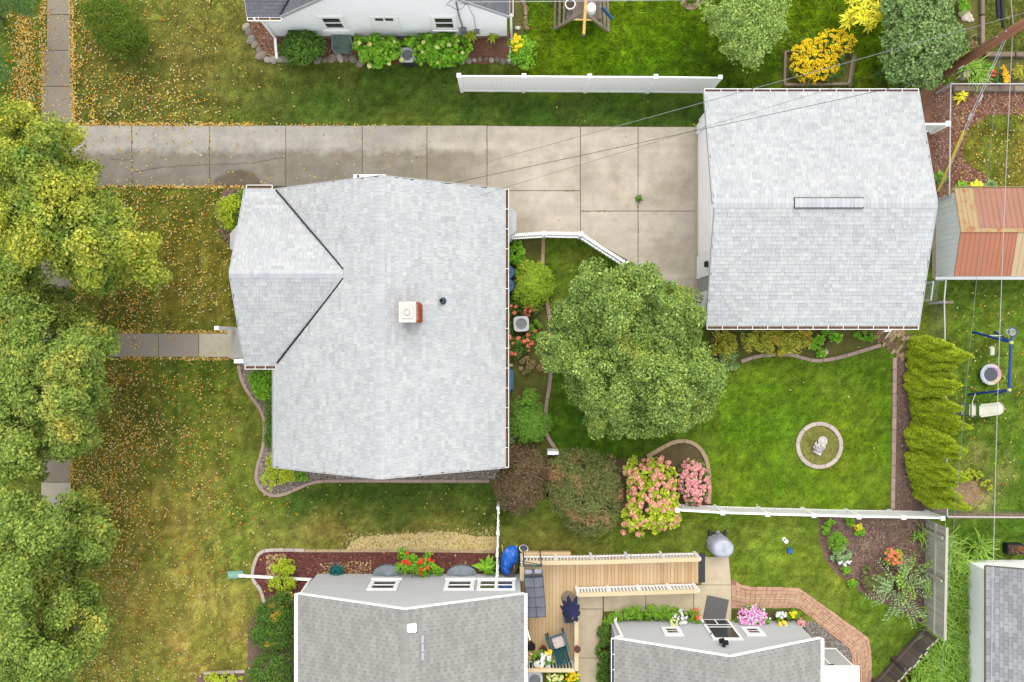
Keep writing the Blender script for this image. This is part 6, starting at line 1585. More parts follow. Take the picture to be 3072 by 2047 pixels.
# slide
sl = thing('slide', 'cream plastic slide with a short ladder below the swing set', 'slide', P(2955,1231)); x0,y0,_ = P(2930,1231,1.0); x1 = P(2996,1231,.15)[0]
mb = MB(); n = 10
def sect(t):
    x = x0+(x1-x0)*t; z = 1.05*(1-t)**1.1+.12+.05*math.sin(t*3); w = .20; return [(x,y0-w-.05,z+.10),(x,y0-w,z+.10),(x,y0-w+.02,z),(x,y0+w-.02,z),(x,y0+w,z+.10),(x,y0+w+.05,z+.10)]
for i in range(n+1): mb.v += sect(i/n)
mb.f = [(i*6+j,i*6+j+1,(i+1)*6+j+1,(i+1)*6+j) for i in range(n) for j in range(5)]; xe = mb.v[-1][0]
mb.lathe((x1-.02,y0,.115),[(.001,0),(.25,.005),(.25,.06)],20,False); mb.build('chute', SWING_WHITE, sl)
MB().bar((x0-.12,y0-.25,1.0),(x0-.12,y0+.25,1.0),.16,.05).build('platform', SWING_WHITE, sl)
for s in (-.22,.22):
    MB().cyl((x0-.05,y0+s,1.2),(x0-.62,y0+s,0),.022,n=8).build('ladder_rail', mat('slate_tube',C(110,118,128),.5) if 'slate_tube' not in bpy.data.materials else bpy.data.materials['slate_tube'], sl)
for k in range(1,4): MB().bar((x0-.62+.57*k/4,y0-.22,1.2*k/4),(x0-.62+.57*k/4,y0+.22,1.2*k/4),.09,.03).build('rung', SWING_WHITE if k == 3 else GREY_METAL, sl)
MB().cyl((x0-.2,y0+.22,1.0),P(2926,1182,.75),.015,n=6).build('tie_bar', SWING_WHITE, sl)
# wooden play set at the top
ps = thing('play_set', 'weathered wooden play set with slatted ladders and a yellow post at the top edge', 'play set', P(1746,40))
def pl_(px,py,h): return Vector(P(px,py,h))
apx = pl_(1752,36,1.9); 
for foot_,nm in ((pl_(1662,88,0),'leg'),(pl_(1826,95,0),'leg')): MB().bar(foot_,apx,.10,.09).build('leg', WOOD_OLD, ps)
apx2 = apx+Vector((0,1.35,0))
for foot_ in (pl_(1662,88,0)+Vector((0,1.5,0)),pl_(1826,95,0)+Vector((0,1.5,0))): MB().bar(foot_,apx2,.10,.09).build('leg', WOOD_OLD, ps)
for k in range(3):
    t = .02+.16*k; a_ = pl_(1662,88,0)*(1-t)+apx*t; MB().bar(a_+Vector((0,-.02,.04)),a_+Vector((.03,1.48-.1*k,.04)),.09,.06).build('ladder_slat', WOOD_OLD, ps)
    b_ = pl_(1826,95,0)*(1-t)+apx*t; MB().bar(b_+Vector((0,-.02,.04)),b_+Vector((-.03,1.48-.1*k,.04)),.11,.06).build('ladder_slat', WOOD_OLD, ps)
for k in range(12):
    x = P(1700+k*8.8,0,.9)[0]; MB().box(x,x+.105,P(0,56,.9)[1],P(0,-30,.9)[1],.86,.89+random.uniform(0,.004)).build('platform_board', WOOD_DECKOLD, ps)
MB().bar(pl_(1698,59,.8),pl_(1806,59,.8),.05,.10).build('platform_rail', WOOD_OLD, ps)
MB().bar(pl_(1716,59,.95),pl_(1782,61,.95),.05,.05).build('crossbar', HANDLE_WOOD, ps)
MB().bar(pl_(1751,104,2.1),pl_(1758,-10,2.2),.10,.10).build('ridge_beam', YELLOW_WOOD, ps)
MB().bar(pl_(1750,111,2.1),pl_(1751,104,2.1),.105,.105).build('beam_end', DARK_METAL, ps)
MB().bar(pl_(1806,22,1.0),pl_(1837,58,.8),.03,.28).build('blue_board', BLUE_BOARD, ps)
pot('flower_pot','round white pot of dry flowers on the wooden play set',1711,12,.9,.19,.28,WHITE_TRIM)
sx_, sy2, _ = P(1773,28,1.0); tb_ = thing('bucket', 'upturned white bucket on the wooden play set', 'bucket', (sx_,sy2,.9))
MB().lathe((sx_,sy2,.9),[(.20,0),(.17,.30),(.15,.31),(.001,.31)],20,False).build('pail', WHITE_VINYL, tb_); MB().tube([(sx_+.19*math.cos(i*math.pi/8),sy2+.19*math.sin(i*math.pi/8),.93) for i in range(9)],.008,5).build('handle', GREY_METAL, tb_)
# fire ring with red chairs at the top
fx, fy, _ = P(2072,-8); fp = thing('fire_ring', 'round paved fire ring cut by the top edge beside the apple tree', 'fire pit', (fx,fy,0))
for i in range(16):
    for r0,r1,nn in ((.28,.52,16),):
        a0, a1 = 2*math.pi*i/16+.02, 2*math.pi*(i+1)/16-.02
        MB().prism([(fx+r*math.cos(a_),fy+r*math.sin(a_)) for r,a_ in ((r0,a0),(r1,a0),(r1,a1),(r0,a1))],-.02,.06).build('stone', ROCK_PINK, fp)
ch2 = thing('folding_chair', 'small red metal chair on the round paved ring at the top edge', 'chair', (fx,fy+.05,.06))
for s in (-.18,.18):
    MB().tube([(fx+s,fy-.25,.06),(fx+s*.9,fy+.1,.42),(fx+s*.9,fy+.22,.85)],.016,6).build('side_frame', RED_PAINT, ch2); MB().tube([(fx+s,fy+.3,.06),(fx+s*.9,fy-.15,.42)],.016,6).build('leg', RED_PAINT, ch2)
for k in range(6): MB().bar((fx-.17,fy-.15+.06*k,.43),(fx+.17,fy-.15+.06*k,.43),.04,.015).build('slat', RED_PAINT, ch2)
for k in range(4): MB().bar((fx-.16,fy+.13+.025*k,.55+.09*k),(fx+.16,fy+.13+.025*k,.55+.09*k),.015,.05).build('back_slat', RED_PAINT, ch2)
# raised bed with golden flowers
rbd = thing('raised_bed', 'wooden raised bed holding a mass of golden flowers above the garage', 'raised bed', P(2450,215))
bc = [P2(2356,155,.2),P2(2560,162,.2),P2(2546,252,.2),P2(2354,254,.2)]
for i in range(4): MB().bar((*bc[i],.12),(*bc[(i+1)%4],.12),.09,.24).bevel('timber', WOOD_TIMBER, rbd, w=.012, seg=1)
MB().sheet(bc,.16).build('soil', SOIL_GREEN, rbd); EXCL.append([(2354,153),(2562,160),(2550,258),(2350,258)])
tag(MB().bar(P(2566,165,.06),P(2548,262,.06),.13,.08).bevel('timber', WOOD_OLD, None, P(2557,215), w=.015), 'loose weathered timber leaning beside the raised bed of golden flowers', 'timber')
# stones
def stones(label, path, m, n, r, name='stone_edging', cat='garden edging', z=.04):
    p = resample(path, n); root = thing(name, label, cat, P(*p[n//2]))
    for i in range(n):
        x,y,_ = P(p[i][0]+random.uniform(-2,2),p[i][1]+random.uniform(-3,3)); rr = r*random.uniform(.75,1.3)
        mb = MB(); mb.ball((0,0,0),1,rr*random.uniform(.9,1.25),rr*random.uniform(.75,1.0),rr*.55,9,6,.12); R = Matrix.Rotation(random.random()*6,3,'Z')
        mb.v = [tuple(R@Vector(v)+Vector((x,y,z))) for v in mb.v]; mb.build('stone', m, root, smooth=False)
    return root
stones('row of flat field stones edging the mulch at the left corner of the white house', [(738,82),(752,112),(768,135),(778,152),(786,170),(806,184),(832,183),(860,182)], ROCK, 10, .17)
stones('row of rounded field stones below the dark shrub and window well of the white house', [(955,180),(985,178),(1010,176),(1032,176),(1060,180),(1080,190)], ROCK, 7, .15)
stones('row of pale stones between hydrangeas and the right corner of the white house', [(1388,186),(1402,181),(1420,182),(1445,180),(1466,178),(1490,182),(1525,184)], ROCK, 9, .13)
stones('column of pinkish stones beside the right side of the white house', [(1570,2),(1574,14),(1577,28),(1576,42),(1580,58),(1578,70),(1579,84)], ROCK_PINK, 9, .12)
stones('heap of white stones in the rockery by the far timber', [(2888,30),(2896,46),(2886,52),(2905,42),(2912,52),(2896,58),(2880,44),(2902,62),(2915,60)], mat('white_stone',C(236,222,204),.85,.1,8), 16, .10, 'rock_pile', 'stones')
x,y,_ = P(1553,86); tag((lambda mb: mb.build('stone', mat('chalk_stone',C(244,242,238),.8), None, (x,y,0)))(MB().ball((x,y,.05),1,.12,.09,.07,10,6,.08)), 'smooth white stone beside the pinkish stone column', 'stone')
x,y,_ = P(2476,1056); tag(MB().ball((x,y,.06),1,.11,.11,.05,14,6,.03).build('stone', mat('pale_pink_stone',C(240,216,204),.8), None, (x,y,0), smooth=True), 'pale round stone among the hostas on the garage bed edging', 'stone')
x,y,_ = P(2888,229); tag((lambda mb: mb.build('tree_stump', mat('cut_stump',C(212,200,176),.9,.15,6), None, (x,y,0)))(MB().lathe((x,y,0),[(.19,0),(.16,.12),(.145,.3),(.001,.3)],14,False)), 'pale cut stump beside the utility pole base', 'stump')
for px_,py_,lb in ((2996,165,'dark'),): pass
t = thing('garden_ornament', 'white crossed garden ornament in the grass below the garage corner', 'ornament', P(2655,1002)); x,y,_ = P(2655,1002)
MB().bar((x-.18,y+.10,.3),(x+.14,y+.14,.3),.05,.03).build('wing', WHITE_VINYL, t); MB().bar((x-.13,y-.18,.28),(x+.12,y+.15,.32),.045,.03).build('body', mat('pale_green_ornament',C(214,226,190),.6), t); MB().cyl((x,y,0),(x,y,.28),.012,n=6).build('stake', GREY_METAL, t)
# garden pot lower right
pbx = P(3046,1648,.3); gp_ = thing('planter_box', 'black square planter with dry orange stems at the right edge', 'planter', (pbx[0],pbx[1],0))
MB().cbox(pbx[0],pbx[1],.16,.66,.42,.32).bevel('box', BLACK, gp_, w=.02); MB().cbox(pbx[0],pbx[1],.318,.56,.33,.02).build('soil', POT_SOIL, gp_)
dp_ = MB()
for k in range(26): a_ = random.random()*6.28; dp_.tube([(pbx[0]+.1*math.cos(a_),pbx[1]+.06*math.sin(a_),.32),(pbx[0]+.28*math.cos(a_),pbx[1]+.16*math.sin(a_),.42+random.random()*.12)],.008,4)
tag(dp_.build('dry_stems', mat('dry_orange_stem',C(206,140,80),.9), gp_))
# barrier: clear well at white house
x,y,_ = P(1030,140); ww_ = thing('window_well', 'green tinted window well cover left of the hydrangeas', 'window well', (x,y,0))
MB().add([(x-.36,y+.30,.4),(x+.34,y+.30,.4),(x+.42,y-.12,.12),(x+.25,y-.33,.08),(x-.28,y-.33,.08),(x-.42,y-.12,.12)],[(0,5,4,3,2,1)]).build('well_cover', mat('green_glazing',C(92,122,108),.25,.35,8), ww_)
for p_,q_ in (((x-.36,y+.3,.4),(x-.42,y-.12,.13)),((x+.34,y+.3,.4),(x+.42,y-.12,.13)),((x-.42,y-.12,.13),(x-.28,y-.33,.09))): MB().bar(p_,q_,.05,.03).build('well_frame', GREY_METAL, ww_)

# ================================================================ VEGETATION
def unit(v): return v/np.maximum(np.linalg.norm(v,axis=-1,keepdims=True),1e-6)
def leaf_verts(c, nrm, L, ar=.55, fold=.15, along=None, rng=RNG):
    """diamond leaves: centre, facing direction, length."""
    k = len(c); nrm = unit(nrm)
    t = along if along is not None else rng.normal(size=(k,3))
    t = unit(t-nrm*(t*nrm).sum(1,keepdims=True)); s = np.cross(nrm,t)
    L = np.broadcast_to(L,(k,))[:,None]; w = L*ar*.5; f = nrm*L*fold
    V = np.stack([c-t*L*.5, c+s*w+f-t*L*.05, c+t*L*.5, c-s*w+f-t*L*.05],1).reshape(-1,3)
    return V
def leaf_obj(name, V, m, parent, kind=None):
    o = link(name, np_mesh(name, V, np.arange(len(V)).reshape(-1,4), m, ORG[parent.name] if parent else (0,0,0)), parent)
    if kind: o['kind'] = kind
    return o
def clumps(cen, R, per, rng=RNG, flat=.6, up=.7, jit=.9):
    """leaf centres and facing directions on fuzzy balls."""
    k = len(cen); d = unit(rng.normal(size=(k,per,3))); d[...,2] = np.abs(d[...,2])*.75+d[...,2]*.25
    r = (R[:,None]*(.45+.55*rng.random((k,per))**.6))[...,None]
    p = cen[:,None]+d*r*np.array([1,1,flat]); n = d+np.array([0,0,up])+rng.normal(size=d.shape)*jit*.6
    return p.reshape(-1,3), n.reshape(-1,3)
def dome(poly, z0, z1, n, rc, rng=RNG, low=.3, pw=.5, D=None, hole=0, mg=.75, hs=85, rel=0, rag=0):
    """clump centres filling a domed crown over a surveyed outline (survey px, measured at its own height)."""
    zm = z0+(z1-z0)*.45; sc_px = 2400/(CAM_H-zm)
    x,y = sample(poly,n,rng,rc*sc_px*mg)
    if hole:
        q = fbm(x,y,hs,61,2) > hole; x,y = x[q],y[q]
    d = edge_dist(poly,x,y)/sc_px
    if rag:
        q = d > rag*fbm(x,y,48,71,3)-rag*.28; x,y,d = x[q],y[q],d[q]
    D = D or max(d.max(),.1)
    t = np.minimum(d/D,1); zt = z0+(z1-z0)*(1-(1-t)**2)**pw
    if rel: zt = np.maximum(z0+.2, zt-rel*(1-np.clip((fbm(x,y,78,81,2)-.3)*2.6,0,1)))
    zz = np.where(rng.random(len(x))<low, z0+(zt-z0)*rng.random(len(x)), zt-rng.random(len(x))*rc*1.2)
    k = (CAM_H-zz)/2400
    # the outline was surveyed at the widest height of the crown
    kx = (CAM_H-zm)/2400*(.15)+k*.85
    return np.stack([(x-1536)*kx,(1023.5-y)*kx,zz],1)
def limbs(root, base, cen, r0, n=9, name='trunk', m=None, fork=.35, seed=1):
    r = random.Random(seed); b = Vector(base); top = Vector(np.mean(cen,0)); mb = MB()
    f = b+(top-b)*fork+Vector((0,0,0)); f.x = b.x+(top.x-b.x)*fork*.5; f.y = b.y+(top.y-b.y)*fork*.5
    mb.tube([b+Vector((0,0,-.1)),b*.5+f*.5+Vector((r.uniform(-.1,.1)*r0*4,r.uniform(-.1,.1)*r0*4,0)),f],r0,9,r0*.75); tr_ = mb.build(name, m or TRUNK, root)
    lm = MB()
    for c in r.sample(list(map(tuple,cen)), min(n,len(cen))):
        c = Vector(c); mid = f*.5+c*.5+Vector((r.uniform(-.3,.3),r.uniform(-.3,.3),r.uniform(0,.4)))*(c-f).length*.2
        lm.tube([f-Vector((0,0,r0*.5)),mid,c],r0*.5,6,r0*.12)
    lm.build('limbs', m or TRUNK, root)
def tree(name, label, cat, poly, z0, z1, n, rc, per, L, m, base, r0=.15, group=None, low=.3, ar=.55, nl=9, jit=.9, seed=1, pw=.5, extra=None, fork=.35, crown='crown', D=None, up=.7, hole=0, mg=.75, hs=85, rel=0, rag=0):
    rng = np.random.default_rng(seed+50); root = thing(name, label, cat, base, group)
    cen = dome(poly,z0,z1,n,rc,rng,low,pw,D,hole,mg,hs,rel,rag); R = rc*rng.uniform(.5,1.5,len(cen))
    p,nr = clumps(cen,R,per,rng,jit=jit,up=up); V = leaf_verts(p,nr,L*rng.uniform(.65,1.25,len(p)),ar,rng=rng)
    leaf_obj(crown, V, m, root); limbs(root,(base[0],base[1],0),cen,r0,nl,seed=seed,fork=fork); return root, cen
def shrub(name, label, cx, cy, rx, ry, h, n, L, m, cat='shrub', per=26, rc=.16, z0=.08, jit=.9, ar=.55, group=None, seed=1, poly=None, low=.25, pw=.5, up=.8):
    poly = poly or ell(cx,cy,rx,ry,20,.2,seed); rng = np.random.default_rng(seed+90)
    root = thing(name, label, cat, P(cx,cy), group); nc = max(6,n//per)
    cen = dome(poly,z0,h,nc,rc,rng,low,pw,mg=.45); R = rc*rng.uniform(.4,1.45,len(cen))
    p,nr = clumps(cen,R,per,rng,jit=jit,up=up); p[:,2] = np.maximum(p[:,2],.02)
    leaf_obj('foliage', leaf_verts(p,nr,L*rng.uniform(.6,1.3,len(p)),ar,rng=rng), m, root)
    st_ = MB(); b = Vector(P(cx,cy))
    for c in cen[::max(1,len(cen)//9)]: st_.tube([b+Vector((random.uniform(-.08,.08),random.uniform(-.08,.08),-.02)),Vector(c)*.6+b*.4,Vector(c)],.018,5,.006)
    st_.build('stems', STEM, root); return root, cen
# ---- the big round tree in the back yard
ctree = [(1612,1030),(1628,985),(1655,955),(1672,900),(1712,862),(1738,820),(1755,790),(1790,772),(1830,776),(1862,792),(1900,785),(1935,775),(1968,795),(1990,840),(2030,835),(2062,862),(2085,880),(2122,885),(2108,925),(2128,950),(2112,985),(2118,1030),(2145,1075),(2175,1110),(2190,1140),(2182,1180),(2152,1220),(2130,1260),(2085,1285),(2050,1295),(1990,1310),(1940,1322),(1880,1325),(1835,1312),(1788,1305),(1768,1285),(1748,1252),(1722,1215),(1708,1180),(1685,1150),(1650,1120),(1622,1085)]
_, cc_ = tree('shade_tree', 'big round green shade tree spreading between house and garage', 'tree', ctree, 1.9, 6.2, 900, .28, 115, .11, LF_CENTER, P(1850,1040), .22, low=.15, ar=.6, nl=16, seed=4, jit=1.1, mg=.5, hole=.34, hs=30, rel=1.9, rag=.5)
# ---- street trees along the pavement
t1p = [(-60,245),(0,262),(45,300),(85,318),(140,325),(205,332),(225,368),(238,420),(235,470),(300,462),(335,505),(310,545),(350,580),(400,620),(430,660),(465,720),(500,790),(512,815),(480,865),(430,868),(385,850),(345,880),(350,905),(290,915),(250,890),(215,860),(170,870),(110,860),(40,905),(-60,930)]
tree('street_tree', 'street tree with yellowing leaves over the end of the driveway', 'tree', t1p, 3.0, 8.6, 1250, .34, 76, .13, LF_STREET, P(92,640), .26, 'street trees along the pavement', low=.36, ar=.6, nl=24, jit=1.15, seed=11, D=2.6, hole=.30, mg=.2, rel=2.4, rag=1.3)
t2p = [(-60,860),(0,850),(60,835),(120,840),(170,862),(230,905),(290,960),(345,1005),(350,1050),(365,1060),(330,1090),(320,1140),(340,1165),(385,1200),(375,1230),(310,1255),(285,1310),(270,1350),(235,1365),(200,1380),(165,1400),(140,1440),(100,1450),(40,1440),(-60,1450)]
tree('street_tree', 'darker green street tree beside the walk to the front door', 'tree', t2p, 2.8, 8.0, 1050, .34, 76, .125, LF_STREETG, P(85,1150), .25, 'street trees along the pavement', low=.36, ar=.6, nl=24, jit=1.15, seed=12, D=2.4, hole=.30, mg=.2, rel=2.4, rag=1.3)
t3p = [(-60,1400),(0,1395),(60,1405),(110,1450),(130,1480),(160,1500),(200,1465),(240,1480),(300,1520),(335,1560),(350,1600),(320,1640),(300,1690),(240,1730),(280,1765),(275,1810),(320,1850),(380,1860),(370,1895),(320,1930),(300,1970),(250,2000),(215,2047),(190,2110),(-60,2110)]
tree('street_tree', 'green street tree with orange tinged tips at the bottom left corner', 'tree', t3p, 2.8, 8.0, 1150, .34, 76, .125, LF_STREETG, P(75,1790), .25, 'street trees along the pavement', low=.36, ar=.6, nl=24, jit=1.15, seed=13, D=2.4, hole=.30, mg=.2, rel=2.4, rag=1.3)
tree('conifer', 'small blue green evergreen in the top left corner', 'tree', [(-60,-60),(115,-60),(122,20),(118,55),(75,62),(60,45),(20,48),(0,90),(18,150),(25,195),(55,215),(50,245),(-60,255)], .5, 3.6, 150, .3, 90, .09, LF_CONIFER, P(10,60), .10, ar=.3, seed=14, nl=5)
# ---- trees and big shrubs at the top right
tree('apple_tree', 'pale leafed apple tree above the vinyl fence', 'tree', [(2088,30),(2110,0),(2150,-60),(2360,-60),(2372,30),(2365,80),(2378,110),(2330,120),(2312,165),(2290,190),(2262,215),(2235,205),(2210,190),(2160,185),(2135,165),(2150,130),(2110,105),(2120,70)], 1.0, 3.6, 230, .26, 48, .13, LF_APPLE, P(2235,70), .12, ar=.42, seed=15, nl=8)
tree('lilac_bush', 'large dull green rounded bush beside the utility pole', 'tree', [(2640,0),(2665,-60),(2870,-60),(2868,20),(2885,70),(2905,110),(2895,160),(2862,185),(2835,215),(2815,255),(2790,285),(2755,270),(2735,260),(2690,262),(2660,245),(2640,262),(2628,230),(2650,205),(2632,150),(2640,90)], .7, 3.4, 300, .28, 52, .13, LF_BLUE, P(2760,110), .12, ar=.7, seed=16, nl=8)
rt, cen_ = shrub('yellow_shrub', 'tall yellow leafed sumac like shrub between golden flowers and dull green bush', 2600, 60, 62, 110, 2.0, 300, .20, LF_YELLOW, per=14, rc=.22, poly=[(2540,10),(2560,-60),(2672,-60),(2665,20),(2650,50),(2640,90),(2632,130),(2610,150),(2590,180),(2570,150),(2545,120),(2520,80)], ar=.3, seed=17)
def whorls(name, label, cen, n, L, m, cat='shrub', ar=.28, drop=.25, seed=1, parent=None, pname='leaf_whorls', rngn=10):
    rng = np.random.default_rng(seed); out = []
    for c in cen:
        k = n; a_ = rng.random()*6.28+np.arange(k)*6.28/k+rng.normal(size=k)*.15; d = np.stack([np.cos(a_),np.sin(a_),np.full(k,-drop)+rng.normal(size=k)*.15],1)
        l = L*rng.uniform(.75,1.2,k); p = c+d*l[:,None]*.5; nr = np.stack([np.zeros(k),np.zeros(k),np.ones(k)],1)+d*.25
        out.append(leaf_verts(p,nr,l,ar,.08,along=d,rng=rng))
    return np.concatenate(out)
leaf_obj('foliage', whorls('', '', cen_, 9, .34, None, seed=18), LF_YELLOW, rt)
# golden flower mass
rt, cen_ = shrub('golden_flowers', 'mass of golden black eyed flowers spilling from the raised bed', 2465, 170, 100, 85, .75, 2600, .10, LF_DARK, 'flowers', rc=.14, poly=[(2362,215),(2370,150),(2400,118),(2440,115),(2470,88),(2520,84),(2560,100),(2575,135),(2565,165),(2540,185),(2530,235),(2490,248),(2440,256),(2400,252)], seed=19, z0=.15)
def flowers(root, poly, z0, z1, n, r, m, petals=8, name='flowers', cup=.12, center=None, seed=1, rel=1):
    """small open blooms as one piece; each bloom a ring of petals."""
    rng = np.random.default_rng(seed); c = dome(poly,z0,z1,n,.02,rng,0); k = len(c); c[:,2] += rng.random(k)*.06+.03
    a_ = rng.random(k)[:,None]*6.28+np.arange(petals)[None]*6.28/petals; R = r*rng.uniform(.6,1.3,k)[:,None]
    tl = rng.normal(size=(k,2))*.55
    dx, dy = np.cos(a_), np.sin(a_); da = 3.3/petals
    def pt(ang,rad,z): 
        x_ = np.cos(ang)*rad; y_ = np.sin(ang)*rad; return np.stack([c[:,0,None]+x_, c[:,1,None]+y_, c[:,2,None]+z+x_*tl[:,:1]+y_*tl[:,1:]],-1)
    V = np.stack([pt(a_,R*.1,0*a_),pt(a_-da*.8,R*.7,R*cup),pt(a_,R,R*cup*.6),pt(a_+da*.8,R*.7,R*cup)],2).reshape(-1,3)
    o = leaf_obj(name, V, m, root, 'stuff')
    if center: 
        mb = MB()
        for q in c[::1]: mb.ball((q[0],q[1],q[2]+.01),.02,1,1,.8,6,4)
        o2 = mb.build('flower_centres', center, root); o2['kind'] = 'stuff'
    return c
gpoly = [(2366,215),(2372,152),(2402,120),(2440,118),(2470,90),(2520,86),(2558,102),(2572,135),(2555,158),(2520,178),(2515,215),(2470,245),(2440,252),(2400,250)]
flowers(rt, gpoly, .2, .82, 560, .062, FL_GOLD, 8, center=mat('dark_flower_eye',C(120,80,20),.9), seed=20)
# ---- plants by the white house
shrub('viburnum', 'dark green rounded shrub under the left window of the white house', 908, 138, 66, 56, 1.3, 4200, .11, LF_DARK, rc=.2, seed=21, ar=.75)
def hydrangea(label, poly, h, n, L, leaf, heads, hr, hm, seed, cx, cy, name='hydrangea', ar=.8, rel=.12, group=None, z0=.1):
    rt, cen = shrub(name, label, cx, cy, 1, 1, h, n, L, leaf, poly=poly, seed=seed, ar=ar, rc=.17, per=20, z0=z0, jit=.6, group=group)
    rng = np.random.default_rng(seed+5); c = dome(poly,z0+.1,h+.06,heads,.04,rng,0)
    # a flower head: a knobbly ball of little petals
    mes = []
    for v in range(3):
        k = 90; d = unit(rng.normal(size=(k,3))); d[:,2] = np.abs(d[:,2])*1.0-.15; p = d*hr*np.array([1,1,.75])*rng.uniform(.8,1.05,k)[:,None]
        mes.append(np_mesh('flower_head', leaf_verts(p,d+rng.normal(size=(k,3))*.5,hr*.62*rng.uniform(.7,1.2,k),.9,.1,rng=rng), np.arange(4*k).reshape(-1,4), hm))
    for q in c:
        o = link('flower_head', mes[rng.integers(3)], rt); o.location = Vector(q)-ORG[rt.name]; s = rng.uniform(.7,1.2); o.scale = (s,s,s); o.rotation_euler = (rng.normal()*.3,rng.normal()*.3,rng.random()*6.28)
    return rt
hydrangea('lush hydrangea with pale blooms left of the half buried air conditioner', [(1060,130),(1062,105),(1090,98),(1140,108),(1185,108),(1205,130),(1208,165),(1215,195),(1175,205),(1120,208),(1085,190),(1062,165)], 1.15, 1500, .17, LF_FRESH, 6, .085, FL_PALE, 22, 1135, 150)
hydrangea('lush hydrangea with more pale blooms right of the half buried air conditioner', [(1192,128),(1215,110),(1260,100),(1330,92),(1360,98),(1400,112),(1422,135),(1412,175),(1380,190),(1340,202),(1290,198),(1250,196),(1232,170),(1240,150)], 1.15, 2000, .17, LF_FRESH, 9, .085, FL_PALE, 23, 1320, 150)
def rosette(name, label, px, py, n, L, m, cat='plant', z=.05, ar=.3, seed=1, layers=2, group=None):
    root = thing(name, label, cat, P(px,py), group); b = np.array(P(px,py,0))
    V = np.concatenate([whorls('', '', [b+np.array([0,0,z+.14*i])], n, L*(1-.25*i), None, ar=ar, drop=-.12-.25*i, seed=seed+i) for i in range(layers)])
    leaf_obj('foliage', V, m, root); return root
rosette('yellow_green_plant', 'yellow green spiky plant between hydrangea and wall boxes', 1413, 112, 11, .46, LF_LIMESHRUB, seed=30, layers=3, z=.4)
rosette('yellow_green_plant', 'small yellow green spiky plant near the right corner of the white house', 1480, 120, 8, .32, LF_LIMESHRUB, seed=33, z=.3)
rt,_ = shrub('flowering_bush', 'bush with yellow blooms at the right corner of the white house', 1567, 152, 44, 52, 1.1, 2400, .10, LF_FRESH, rc=.15, seed=34, jit=.8)
flowers(rt, ell(1555,135,22,32,14,.2,3), .6, 1.2, 40, .06, FL_GOLD, 6, seed=35)
# round yew on the front lawn
shrub('yew_bush', 'large round yew bush on the upper front lawn', 345, 92, 118, 100, 2.0, 12000, .085, LF_YEW, rc=.2, seed=36, ar=.35, poly=[(240,10),(275,-10),(330,-15),(385,15),(412,40),(432,70),(448,105),(446,140),(420,168),(390,184),(355,182),(325,168),(300,145),(280,115),(262,85),(245,55)])
# ---- round the pale roofed house
shrub('lime_shrub', 'lime yellow shrub left of the front gable near the driveway', 690, 630, 50, 66, 1.2, 3000, .085, LF_LIMESHRUB, rc=.15, seed=37, poly=[(648,620),(655,600),(690,590),(712,580),(735,575),(735,620),(716,650),(705,690),(690,705),(672,680),(655,655)])
shrub('yew_bush', 'dark green bush between the lime shrub and the front gable', 716, 640, 30, 70, 1.1, 2200, .08, LF_DARK, rc=.15, seed=38)
shrub('green_shrub', 'glossy green shrub in the corner below the front porch', 790, 1145, 42, 50, 1.0, 2800, .09, LF_FRESH, rc=.14, seed=39, poly=[(742,1115),(760,1108),(820,1108),(826,1160),(820,1200),(795,1210),(765,1185),(748,1150)])
shrub('yew_bush', 'dark narrow bush along the front wall below the glossy green shrub', 808, 1270, 20, 75, 1.0, 2600, .08, LF_DARK, rc=.13, seed=40, poly=[(795,1205),(825,1195),(828,1345),(800,1345),(793,1300),(796,1250)])
shrub('lime_shrub', 'lime yellow shrub in the gravel at the lower left corner of the pale roofed house', 820, 1440, 45, 42, .7, 2000, .08, LF_LIMESHRUB, rc=.13, seed=41, poly=[(800,1360),(826,1350),(828,1392),(870,1405),(892,1420),(880,1445),(845,1450),(820,1475),(795,1465),(778,1445),(785,1420),(800,1395)])
shrub('green_shrub', 'small green plants in the gravel beside the lime shrub', 900, 1430, 28, 16, .4, 700, .07, LF_FRESH, rc=.09, seed=42)
# strip behind the house
rt,_ = shrub('hosta', 'fresh green hostas under the gutter above the lime juniper', 1552, 765, 30, 30, .5, 700, .16, LF_FRESH, 'plant', rc=.12, seed=43, ar=.6)
shrub('juniper', 'lime green feathery juniper behind the pale roofed house', 1597, 855, 62, 78, 1.3, 5200, .12, LF_CEDAR, rc=.16, seed=44, ar=.28, jit=.6)
def sprays(root, cx, cy, rx, ry, h, n, L, m, seed=1, ar=.28, k=8, name='sprays'):
    """feathery shoots radiating from the middle of a conifer-like shrub."""
    rng = np.random.default_rng(seed); a_ = rng.random(n)*6.28; rr = rng.random(n)**.5*(.82+.2*np.sin(a_*3+seed)+.12*np.sin(a_*7+seed*3)); b = np.array(P(cx,cy,0)); S = 1/75
    tip = np.stack([b[0]+np.cos(a_)*rr*rx*S, b[1]+np.sin(a_)*rr*ry*S, h*(1-.75*rr**2)],1); d = unit(np.stack([np.cos(a_),np.sin(a_),.5-rr*.6],1)+rng.normal(size=(n,3))*.2)
    t = np.linspace(0,1,k)[None,:,None]; p = tip[:,None]-d[:,None]*L*(1-t); side = np.where(np.arange(k)%2==0,1,-1)[None,:,None]*np.cross(d,[0,0,1])[:,None]
    al = (d[:,None]*.8+side*.8*(1-t*.6)); p = p+al*.05; nr = np.repeat(np.array([[[0,0,1.]]]),n,0).repeat(k,1)+rng.normal(size=(n,k,3))*.25
    leaf_obj(name, leaf_verts(p.reshape(-1,3),nr.reshape(-1,3),L*.42*rng.uniform(.7,1.2,n*k),ar,.05,along=al.reshape(-1,3),rng=rng), m, root)
j = bpy.data.objects['juniper']; sprays(j,1597,855,66,80,1.35,420,.34,LF_CEDAR,45)
